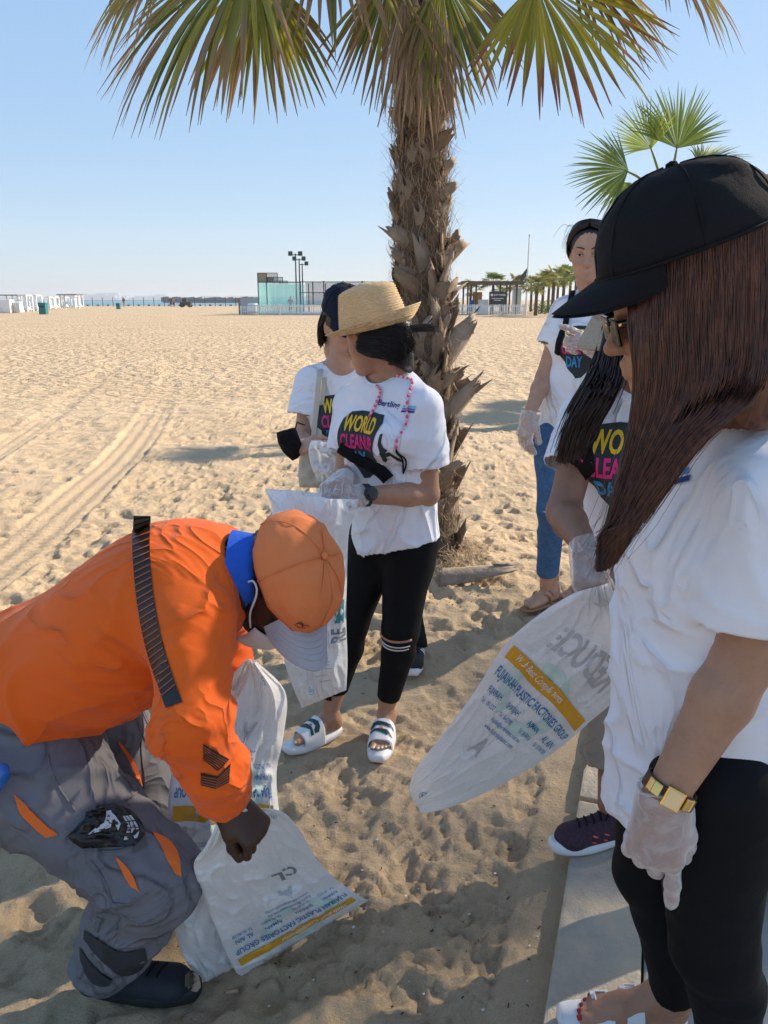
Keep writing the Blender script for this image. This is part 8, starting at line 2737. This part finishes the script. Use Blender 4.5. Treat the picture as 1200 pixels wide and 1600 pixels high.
# shirt
def shirt1():
    h = 0.0065
    hemp = at(60, 1180, 1.30)
    pts_ = [pelv, nk1, J['shR'], J['shL'], J['elR'], J['wrR'], J['elL'], J['wrL'], V((-0.95, 1.4, 0.62))]
    lo, hi = box_of(pts_, 0.19)
    s = SDF(lo, hi, h)
    ax = (nk1 - pelv).normalized()
    # trunk as a stack of oval sections along the spine
    lat = (J['shL'] - J['shR']); lat = (lat - ax * lat.dot(ax)).normalized(); bn = ax.cross(lat).normalized()
    if bn.z < 0: bn = -bn
    s.cone(pelv - ax * 0.22 - bn * 0.02, pelv, 0.172, 0.176, 0.03, bn, 0.80)
    s.cone(pelv, pelv.lerp(nk1, 0.45) - bn * 0.005, 0.176, 0.176, 0.04, bn, 0.80)
    s.cone(pelv.lerp(nk1, 0.45) - bn * 0.005, pelv.lerp(nk1, 0.80) + bn * 0.01, 0.176, 0.16, 0.04, bn, 0.80)
    s.ell(nv(pelv.lerp(nk1, 0.66) + bn * 0.03), (0.16, 0.175, 0.12), 0.05, (nv(ax), nv(lat), nv(bn)))
    s.cone(nk1.lerp(J['shR'], 0.7) - V((0.03, 0, 0)), J['shR'], 0.075, 0.070, 0.04); s.cone(nk1.lerp(J['shL'], 0.6) - V((0.03, 0, 0)), J['shL'], 0.075, 0.08, 0.04)
    for q in 'RL':
        t = sib(s); w_ = J['wr' + q]; e_ = J['el' + q]; d = (w_ - e_).normalized()
        t.cone(J['sh' + q], e_, 0.074, 0.062, 0.02); t.cone(e_, e_.lerp(w_, 0.5), 0.062, 0.056, 0.03); t.cone(e_.lerp(w_, 0.5), w_ + d * 0.04, 0.056, 0.044, 0.02)
        t.cut(w_ - d * 0.008, d); union(s, t, 0.035)
    # neck opening
    s.cone(nk1 + ax * 0.0, nk1 + V((0.16, -0.005, 0.0)), 0.062, 0.074, 0.01, None, 1.0, 'd')
    # hem: a plane across the hips
    hp, hn = at(70, 1176, 1.25), V((-0.62, -0.12, -0.78)).normalized()
    s.cut(nv(hp), nv(hn))
    P, F = s.net()
    P, F = drop(P, F, ((P - nv(hp)) @ nv(hn)) > -0.4 * h)
    for q in 'RL':
        w_ = J['wr' + q]; d = (w_ - J['el' + q]).normalized(); e = w_ - d * 0.008
        pd = (P - nv(e)) @ nv(d); rd_ = np.linalg.norm(P - nv(e) - pd[:, None] * nv(d), axis=1)
        P, F = drop(P, F, (np.abs(pd) < 0.75 * h) & (rd_ < 0.06) & ((normals(P, F) @ nv(d)) > 0.45))
    a = nv(nk1); b = nv(nk1 + V((0.16, -0.005, 0.0))); ba = b - a; t = np.clip(((P - a) @ ba) / (ba @ ba), 0, 1)
    P, F = drop(P, F, np.linalg.norm(P - a - t[:, None] * ba, axis=1) - (0.062 + 0.012 * t) < 0.45 * h)
    P = relax(P, F, 2, 0.4); N_ = normals(P, F)
    # folds: radiating from the armpit, ripples at hem and elbow
    arm = nv(J['shR'] + V((-0.03, 0.0, -0.13))); dv = P - arm; rr_ = np.linalg.norm(dv, axis=1)
    ang = np.arctan2(dv[:, 2], dv[:, 0])
    rad = (1 - np.abs(np.sin(ang * 3.5 + 2.0 * vnoise(P * 5, 2)))) ** 3 * np.exp(-((rr_ - 0.13) / 0.09) ** 2)
    hemd = np.exp(-np.abs((P - nv(hp)) @ nv(hn)) / 0.10)
    rdg = (1 - np.abs(vnoise(P * np.array((8, 8, 11)) + 1.0 * vnoise(P * 5, 3)[:, None], 72))) ** 3
    el = np.exp(-np.linalg.norm(P - nv(J['elR']), axis=1) / 0.09)
    dq = P @ nv(V((0.35, 0.1, 0.93)).normalized())
    dg = (1 - np.abs(np.sin(dq * 42 + 2.6 * vnoise(P * np.array((3.5, 6, 6)), 31)))) ** 3 - 0.25
    low = nv(pelv.lerp(nk1, 0.45) - bn * 0.13)
    sidem = np.exp(-(((P - low) @ nv(bn)) / 0.10) ** 2) * np.exp(-(((P - low) @ nv(ax)) / 0.22) ** 2)
    P = P + N_ * (0.006 * rad + 0.016 * (rdg - 0.3) * (0.30 + hemd + el) + 0.010 * dg * (0.15 + 0.85 * sidem) + 0.004 * vnoise(P * 6, 5))[:, None]
    return P, F, ax, lat, bn
P, F, ax1, lat1, bn1 = shirt1()
s1 = garment('orange_shirt', P, F, ORANGE, W1, 0.003); sf1 = Surf(P, F)
rl_ = rim_loop(P, F, nk1 + V((0.05, 0, 0.0)), 0.13)
ring = MB()
COLB = pm('royal_blue_rib', (0.01, 0.10, 0.55), 0.8, 0.08, 40, bump=0.002, bscale=120)
ringc = nk1 + V((0.035, 0, 0.0))
axn = V((0.93, 0.0, 0.12)).normalized(); yy_ = axn.cross(V((0, 0, 1))).normalized(); zz_ = yy_.cross(axn)
rows = []
for (dx, r_) in ((-0.016, 0.078), (0.000, 0.073), (0.020, 0.067), (0.036, 0.064), (0.034, 0.058)):
    rows.append([ringc + axn * (dx + 0.012 * math.sin(q)) + yy_ * (r_ * math.cos(q)) + zz_ * (r_ * 1.08 * math.sin(q)) for q in np.linspace(0, 2 * math.pi, 49)])
ring.grid(rows).build('blue_collar', COLB, s1, True)
# reflective stripes laid on by casting from the side of the worker they face
BST = pm('reflective_black', (0.020, 0.012, 0.010), 0.5, 0.1, 30)
def px_decal(name, poly, mat, parent, surf, off=0.002, dens=7):
    vs, fs = densify(poly, [list(range(len(poly)))], dens)
    out = []
    for u, v in vs:
        d = ray(u, v).normalized(); hit = surf.t.ray_cast(V((0, 0, CAM_H)), d, 4)
        out.append(tuple((hit[0] + hit[1] * off * (1 if hit[1].dot(d) < 0 else -1)) if hit[0] else at(u, v, 1.25)))
    return link(name, np_mesh(name, out, fs, True), mat, parent)
def strip_poly(pts, w_):
    L_, R_ = [], []
    for i, (x, y) in enumerate(pts):
        a, b = pts[max(i - 1, 0)], pts[min(i + 1, len(pts) - 1)]; dx, dy = b[0] - a[0], b[1] - a[1]; l = math.hypot(dx, dy); nx, ny = -dy / l, dx / l
        L_.append((x + nx * w_ / 2, y + ny * w_ / 2)); R_.append((x - nx * w_ / 2, y - ny * w_ / 2))
    return L_, R_
cl_ = [tuple(p[:2]) for p in curve_pts([(222, 806, 0), (221, 860, 0), (227, 930, 0), (240, 1000, 0), (258, 1060, 0), (273, 1102, 0)], 60)]
Lp, Rp = strip_poly(cl_, 27)
px_decal('reflective_stripe', Lp + Rp[::-1], BST, s1, sf1, 0.002, 8)
ORL = pm('stripe_gap_orange', (0.42, 0.10, 0.03), 0.75, 0.1, 30)
for k in range(1, 57, 2):
    (x0, y0), (x1, y1) = Lp[k], Rp[min(max(k - 2, 0), 59)]
    px_decal('stripe_line', [(x0, y0), (x0, y0 + 2.0), (x1, y1 + 2.0), (x1, y1)], ORL, s1, sf1, 0.0032, 7)
def slanted(quad, n_):
    a, b, c, d = quad
    L2 = lambda p, q, t: (p[0] + (q[0] - p[0]) * t, p[1] + (q[1] - p[1]) * t)
    px_decal('reflective_stripe', [a, b, c, d], BST, s1, sf1, 0.002, 8)
    for k in range(1, n_):
        t0 = k / n_; p, q = L2(a, b, t0), L2(d, c, t0)
        px_decal('stripe_line', [p, (p[0], p[1] + 1.1), (q[0], q[1] + 1.1), q], ORL, s1, sf1, 0.0032, 7)
slanted(((317, 1161), (317, 1186), (340, 1204), (357, 1186)), 7)
slanted(((314, 1206), (314, 1226), (336, 1232), (340, 1212)), 5); slanted(((340, 1212), (336, 1232), (357, 1222), (359, 1192)), 6)
# trousers
def trousers1():
    h = 0.0068
    lo, hi = box_of([pelv, J['hipL'], J['hipR'], J['knL'], J['knR'], J['anL'], J['anR'], V((-0.95, 1.4, 0.8))], 0.18); lo[2] = 0.02
    s = SDF(lo, hi, h)
    s.cone(pelv + ax1 * 0.05, pelv - ax1 * 0.10 - V((0, 0, 0.03)), 0.165, 0.185, 0.04, bn1, 0.80)
    cuts = []
    for q in 'RL':
        t = sib(s); a, b, c = J['hip' + q], J['kn' + q], J['an' + q]
        t.cone(a + V((-0.05, 0, 0.02)), a, 0.128, 0.120, 0.03); t.cone(a, b, 0.118, 0.084, 0.04); t.cone(b, b.lerp(c, 0.5), 0.086, 0.074, 0.03); t.cone(b.lerp(c, 0.5), c + (c - b) * 0.1, 0.076, 0.070, 0.03)
        t.cone(b + V((0.012, 0, 0)), b.lerp(a, 0.3), 0.078, 0.09, 0.03)
        d = (c - b).normalized(); e = c + V((0, 0, -0.062)); t.cut(e, (0.15, 0, -1)); cuts.append(e); union(s, t, 0.03)
    P, F = s.net()
    for e in cuts: P, F = drop(P, F, (((P - nv(e)) @ np.array((0.15, 0, -1)) / 1.011) > -0.4 * h) & (np.linalg.norm(P - nv(e), axis=1) < 0.16))
    P = relax(P, F, 1, 0.4); N_ = normals(P, F)
    kn = np.exp(-np.linalg.norm(P - nv(J['knR'] + V((-0.06, 0, 0))), axis=1) / 0.10) + np.exp(-np.linalg.norm(P - nv(J['anR']), axis=1) / 0.10) + 0.6 * np.exp(-np.linalg.norm(P - nv(J['hipR']), axis=1) / 0.12)
    rdg = (1 - np.abs(vnoise(P * np.array((9, 9, 14)) + 1.1 * vnoise(P * 6, 3)[:, None], 82))) ** 3
    rd2 = (1 - np.abs(vnoise(P * np.array((16, 12, 22)) + 1.3 * vnoise(P * 8, 4)[:, None], 84))) ** 4
    P = P + N_ * (0.020 * (rdg - 0.3) * (0.25 + kn) + 0.008 * rd2 * (0.3 + kn) + 0.005 * vnoise(P * 7, 15))[:, None]
    return P, F
P, F = trousers1()
t1 = garment('work_trousers', P, F, GREYT, W1, 0.003); sft = Surf(P, F)
ORT = pm('orange_panel', (0.80, 0.16, 0.02), 0.75, 0.06, 6, bump=0.003, bscale=20)
DGR = pm('charcoal_panel', (0.028, 0.030, 0.036), 0.8, 0.1, 10, bump=0.003, bscale=20)
def cv(*pts): return [tuple(p[:2]) for p in curve_pts([(a, b, 0) for a, b in pts], 14)]
px_decal('orange_insert', cv((22, 1240), (45, 1262), (70, 1286), (91, 1303)) + cv((72, 1308), (50, 1290), (32, 1270), (22, 1242))[:-1], ORT, t1, sft, 0.003)
px_decal('orange_insert', cv((184, 1156), (200, 1175), (214, 1200), (222, 1228)) + cv((217, 1226), (207, 1200), (196, 1180), (182, 1158))[:-1], ORT, t1, sft, 0.003)
px_decal('orange_insert', cv((238, 1300), (262, 1312), (278, 1335), (283, 1370)) + cv((272, 1364), (262, 1345), (252, 1325), (239, 1302))[:-1], ORT, t1, sft, 0.003)
px_decal('orange_insert', cv((180, 1338), (196, 1352), (210, 1372), (218, 1394)) + cv((205, 1385), (194, 1368), (186, 1352), (180, 1340))[:-1], ORT, t1, sft, 0.003)
px_decal('cuff_band', cv((133, 1452), (160, 1470), (190, 1486), (226, 1480)) + cv((230, 1500), (215, 1518), (190, 1524), (172, 1510), (148, 1488), (132, 1466)), DGR, t1, sft, 0.003)
px_decal('cuff_band', cv((126, 1478), (140, 1500), (160, 1520), (176, 1530)) + cv((172, 1538), (156, 1540), (140, 1530), (127, 1500)), DGR, t1, sft, 0.003)
for ln in (cv((75, 1180), (80, 1205), (95, 1235), (118, 1268)), cv((222, 1228), (205, 1245), (190, 1252), (150, 1258)), cv((142, 1345), (160, 1370), (172, 1400), (176, 1412)), cv((176, 1412), (195, 1413), (215, 1408), (230, 1396)), cv((150, 1330), (190, 1328), (215, 1312), (232, 1298)), cv((220, 1160), (222, 1190), (226, 1215), (224, 1232))):
    pts = []
    for u, v in ln:
        d = ray(u, v).normalized(); hit = sft.t.ray_cast(V((0, 0, CAM_H)), d, 4)
        if hit[0]: pts.append(hit[0] - d * 0.001)
    if len(pts) > 3: MB().tube(pts, 0.0022, 5).build('seam', GREYT, t1, True)
px_decal('pocket_tab', [(205, 1316), (226, 1308), (230, 1322), (209, 1334)], pm('grey_tab', (0.10, 0.10, 0.11), 0.8), t1, sft, 0.003)
# black and white gloves stuffed in the pocket, and a blue bottle at the hip
GLV = pm('black_rubber', (0.010, 0.010, 0.011), 0.3, 0.2, 30, bump=0.003, bscale=50)
gp = thing('work_gloves', 'black work gloves with white print stuffed in the grey trouser pocket', 'gloves', at(165, 1290, 1.14))
rows = []
for (ul, vl, ur, vr) in ((134, 1268, 186, 1256), (132, 1280, 208, 1268), (124, 1296, 224, 1290), (106, 1308, 226, 1304), (128, 1326, 210, 1322)):
    def hitp(u, v):
        d = ray(u, v).normalized(); hh = sft.t.ray_cast(V((0, 0, CAM_H)), d, 4); return (hh[0] if hh[0] else at(u, v, 1.15)) - d * 0.014
    rows.append((hitp(ul, vl), hitp(ur, vr)))
gb = Bag(rows, V((0.15, -0.8, 0.55)), 0.012, 7, 0.006, nu=30, nvv=24, fine=0.004)
i, j = np.meshgrid(np.arange(23), np.arange(29), indexing='ij'); a = (i * 30 + j).ravel(); F1 = np.stack([a, a + 1, a + 31, a + 30], 1)
go = link('rubber', np_mesh('rubber', np.concatenate([gb.front, gb.back]), np.concatenate([F1, F1[:, ::-1] + 720])), GLV, gp); gb.o = go; gb.wm, gb.hm = 0.10, 0.06
GW = pm('glove_print', (0.55, 0.58, 0.62), 0.5, 0.1, 60)
gb.ink('print', fan([(0, 0), (0.5, 0.3), (0.8, 1), (0.55, 1), (0.3, 0.5), (0, 0.3)]), GW, (0.45, 0.40), 0.040, 0.034)
gb.ink('print', fan([(0, 0.5), (0.6, 0), (1, 0.3), (0.4, 1)]), GW, (0.62, 0.35), 0.012, 0.030)
for k in range(3):
    for q in range(3): gb.ink('print', fan([(0, 0), (1, 0), (1, 1), (0, 1)]), GW, (0.78 + 0.06 * k, 0.36 + 0.13 * q), 0.0045, 0.0065)
gb.ink('print', fan([(0, 0), (1, 0.2), (1, 1), (0.7, 0.5), (0, 0.4)]), GW, (0.84, 0.74), 0.018, 0.012)
bl = thing('water_bottle', 'blue plastic bottle in the back pocket of the worker in orange', 'bottle', at(-2, 1215, 1.20))
BLP = pm('blue_pet', (0.02, 0.14, 0.50), 0.15, 0.2, 40, bump=0.003, bscale=60)
mbt = MB().tube([at(-26, 1238, 1.17), at(-12, 1222, 1.17), at(0, 1209, 1.17), at(5, 1202, 1.17), at(8, 1199, 1.17)], [0.020, 0.021, 0.019, 0.012, 0.009], 16).build('bottle_body', BLP, bl, True)
# boots
BOOTM = pm('navy_work_boot', (0.013, 0.017, 0.028), 0.7, 0.25, 16, bump=0.003, bscale=60); BSOLE = pm('black_sole', (0.012, 0.012, 0.013), 0.7, 0.2, 30); DUST = pm('dusty_toe', (0.28, 0.22, 0.16), 0.9, 0.2, 30, bump=0.002, bscale=90)
fdR1 = V((toeR.x - heelR.x, toeR.y - heelR.y - 0.035, 0)).normalized()
zb = gz(toeR.x - 0.1, toeR.y) + 0.004
ob = V((toeR.x, toeR.y - 0.01, zb)) - fdR1 * 0.262
bt_ = shoe(ob, fdR1, V((0, 1, 0)), W1, BOOTM, BSOLE, 0.95, False, 'work_boot', 0.036, BLKC)
up_o = [c for c in bt_.children if c.name.startswith('upper')][0]
pu = np.empty(len(up_o.data.vertices) * 3, np.float32); up_o.data.vertices.foreach_get('co', pu)
fu = [list(p.vertices) for p in up_o.data.polygons]; sfb = Surf(pu.reshape(-1, 3), fu)
px_decal('dusty_toe', cv((289, 1524), (300, 1516), (311, 1526), (314, 1542)) + cv((308, 1550), (298, 1548), (288, 1540)), DUST, bt_, sfb, 0.002)
shoe(V((J['anL'].x - 0.04, J['anL'].y, gz(J['anL'].x, J['anL'].y) + 0.004)), V((1, 0.1, 0)), V((0, -1, 0)), W1, BOOTM, BSOLE, 1.04, True, 'work_boot', 0.036, BLKC)

# ------------------------------------------------------------------ the two bags he is filling
rows = []
for (ul, vl, yl, ur, vr, yr) in ((384, 1030, 1.50, 402, 1034, 1.50), (345, 1075, 1.47, 446, 1082, 1.52), (300, 1140, 1.44, 443, 1150, 1.52), (268, 1210, 1.41, 432, 1212, 1.52), (262, 1300, 1.38, 440, 1290, 1.50), (264, 1400, 1.38, 460, 1380, 1.50), (285, 1490, 1.39, 450, 1450, 1.52), (314, 1536, 1.40, 420, 1490, 1.52)):
    rows.append((at(ul, vl, yl), at(ur, vr, yr)))
bagA = Bag(rows, V((0.15, -0.9, 0.4)), 0.045, 83, 0.016, fine=0.005).build('plastic_bag', 'tall crumpled white bag standing behind the arm of the worker in orange', 'printed plastic bags')
bagA.artwork(0.36, -1, 1.0)
drop_mark(bagA, (0.80, 0.55), 0.018, 0.3, INKL); drop_mark(bagA, (0.70, 0.05), 0.018, -0.6, INKL)
rows = []
gl0, gr0 = ongnd(378, 1531), ongnd(577, 1412)
for (ul, vl, yl, ur, vr, yr) in ((352, 1262, 1.17, 392, 1262, 1.20), (322, 1320, 1.19, 440, 1268, 1.27), (303, 1352, 1.21, 470, 1300, 1.34), (318, 1400, 1.26, 497, 1345, 1.43), (345, 1468, 1.33, 530, 1378, 1.53), (366, 1515, 1.385, 565, 1402, 1.60)):
    rows.append((at(ul, vl, yl), at(ur, vr, yr)))
rows.append((V((gl0.x, gl0.y, gl0.z + 0.012)), V((gr0.x, gr0.y, gr0.z + 0.012))))
bagD = Bag(rows, V((0.25, -0.75, 0.6)), 0.025, 93, 0.012, fine=0.004).build('plastic_bag', 'white bag pinched by the bare hand of the worker, print lying upside down', 'printed plastic bags')
bagD.artwork(0.80, -1, 1.05, maxlen=0.014)
bagD.ink('print_lettering', tfit('C', 1, 1, 0.03), INKG, (0.72, 0.47), 0.032, 0.045, math.pi); bagD.ink('print_lettering', tfit('L', 1, 1, 0.03), INKG, (0.60, 0.49), 0.028, 0.045, math.pi)
drop_mark(bagD, (0.86, 0.13), 0.018, 0.3, INKL)
print('W1 done')
# ------------------------------------------------------------------ small figures far off
def far_person(u, D, ht, top, low, label, lean=0.0, z0=0.0):
    p = fpx(u, D); t = thing('person', label, 'person', p, 'people far off on the beach'); k = ht / 1.7
    c = lambda x, y, z: np.array((p.x + x * k, p.y + y * k, z0 + z * k))
    s = SDF(c(-0.45, -0.3, -0.02), c(0.45, 0.3, 1.8), 0.024)
    s.ell(c(0, 0, 1.60), (0.09 * k, 0.10 * k, 0.12 * k), 0.02); s.cone(c(0, 0, 1.35), c(0, 0, 1.5), 0.05, 0.05, 0.02)
    for q in (-1, 1):
        s.cone(c(0.09 * q, 0, 0.85), c(0.10 * q, 0.05 * q, 0.06), 0.075, 0.045, 0.02); s.cone(c(0.10 * q, 0.05 * q, 0.05), c(0.10 * q, 0.05 * q - 0.12, 0.04), 0.04, 0.035, 0.02)
        s.cone(c(0.19 * q, 0, 1.38), c(0.27 * q, 0.02, 1.08), 0.045, 0.036, 0.02); s.cone(c(0.27 * q, 0.02, 1.08), c(0.24 * q, -0.10, 0.86), 0.036, 0.03, 0.02)
    s.cone(c(0, 0, 0.9), c(0, 0, 1.35), 0.12, 0.13, 0.04)
    P, F = s.net(); link('body', np_mesh('body', P, F), SKIN, t)
    s = SDF(c(-0.45, -0.3, 0.7), c(0.45, 0.3, 1.6), 0.024); s.cone(c(0, 0, 0.88), c(0, 0, 1.36), 0.155, 0.165, 0.05, (0, 1, 0), 0.75)
    for q in (-1, 1): s.cone(c(0.17 * q, 0, 1.38), c(0.235 * q, 0.01, 1.20), 0.068, 0.066, 0.03)
    P, F = s.net(); link('shirt', np_mesh('shirt', P, F), top, t)
    s = SDF(c(-0.35, -0.3, 0.3), c(0.35, 0.3, 1.05), 0.024); s.cone(c(0, 0, 0.93), c(0, 0, 0.84), 0.15, 0.15, 0.03, (0, 1, 0), 0.75)
    for q in (-1, 1): s.cone(c(0.085 * q, 0, 0.82), c(0.10 * q, 0.02 * q, 0.48), 0.105, 0.085, 0.03)
    P, F = s.net(); link('shorts', np_mesh('shorts', P, F), low, t)
    mb = MB(); mb.lathe([(0.02, 0.0), (0.09, 0.02), (0.098, 0.07), (0.08, 0.12), (0.02, 0.145)], tuple(c(0, 0.015, 1.585)), 12); mb.build('hair', HAIRB, t, True)
PINK = pm('pink_shirt_cloth', (0.80, 0.12, 0.25), 0.8, 0.1, 5); DK = pm('dark_shorts_cloth', (0.03, 0.03, 0.04), 0.8, 0.1, 5); TNK = pm('tan_cloth', (0.45, 0.28, 0.2), 0.8, 0.1, 5)
far_person(454, 81.5, 1.75, PINK, DK, 'player in a pink shirt behind the green court glass')
far_person(193, 155, 1.75, DK, TNK, 'lone walker standing at the waterline rail near the small bin')
far_person(266.5, 150, 1.75, DK, DK, 'figure in dark clothes walking beside the parked buggy')
far_person(270.5, 151, 1.7, TNK, DK, 'figure in tan clothes walking nearest the parked buggy')
# ------------------------------------------------------------------ the hazy air over the water
m = bpy.data.materials.new('haze_air'); m.use_nodes = True
N, L = m.node_tree.nodes, m.node_tree.links
N.remove(N['Principled BSDF'])
pv = N.new('ShaderNodeVolumePrincipled'); pv.inputs['Density'].default_value = 0.0003; pv.inputs['Color'].default_value = (0.90, 0.94, 1.0, 1); pv.inputs['Anisotropy'].default_value = 0.2
L.new(pv.outputs[0], N['Material Output'].inputs['Volume'])
hz_ = MB().box((-1000, 2700, 15), (12600, 5900, 42)).build('haze', m)
props(hz_, 'thin pale haze in the air over the beach and the sea', 'haze', kind='stuff')
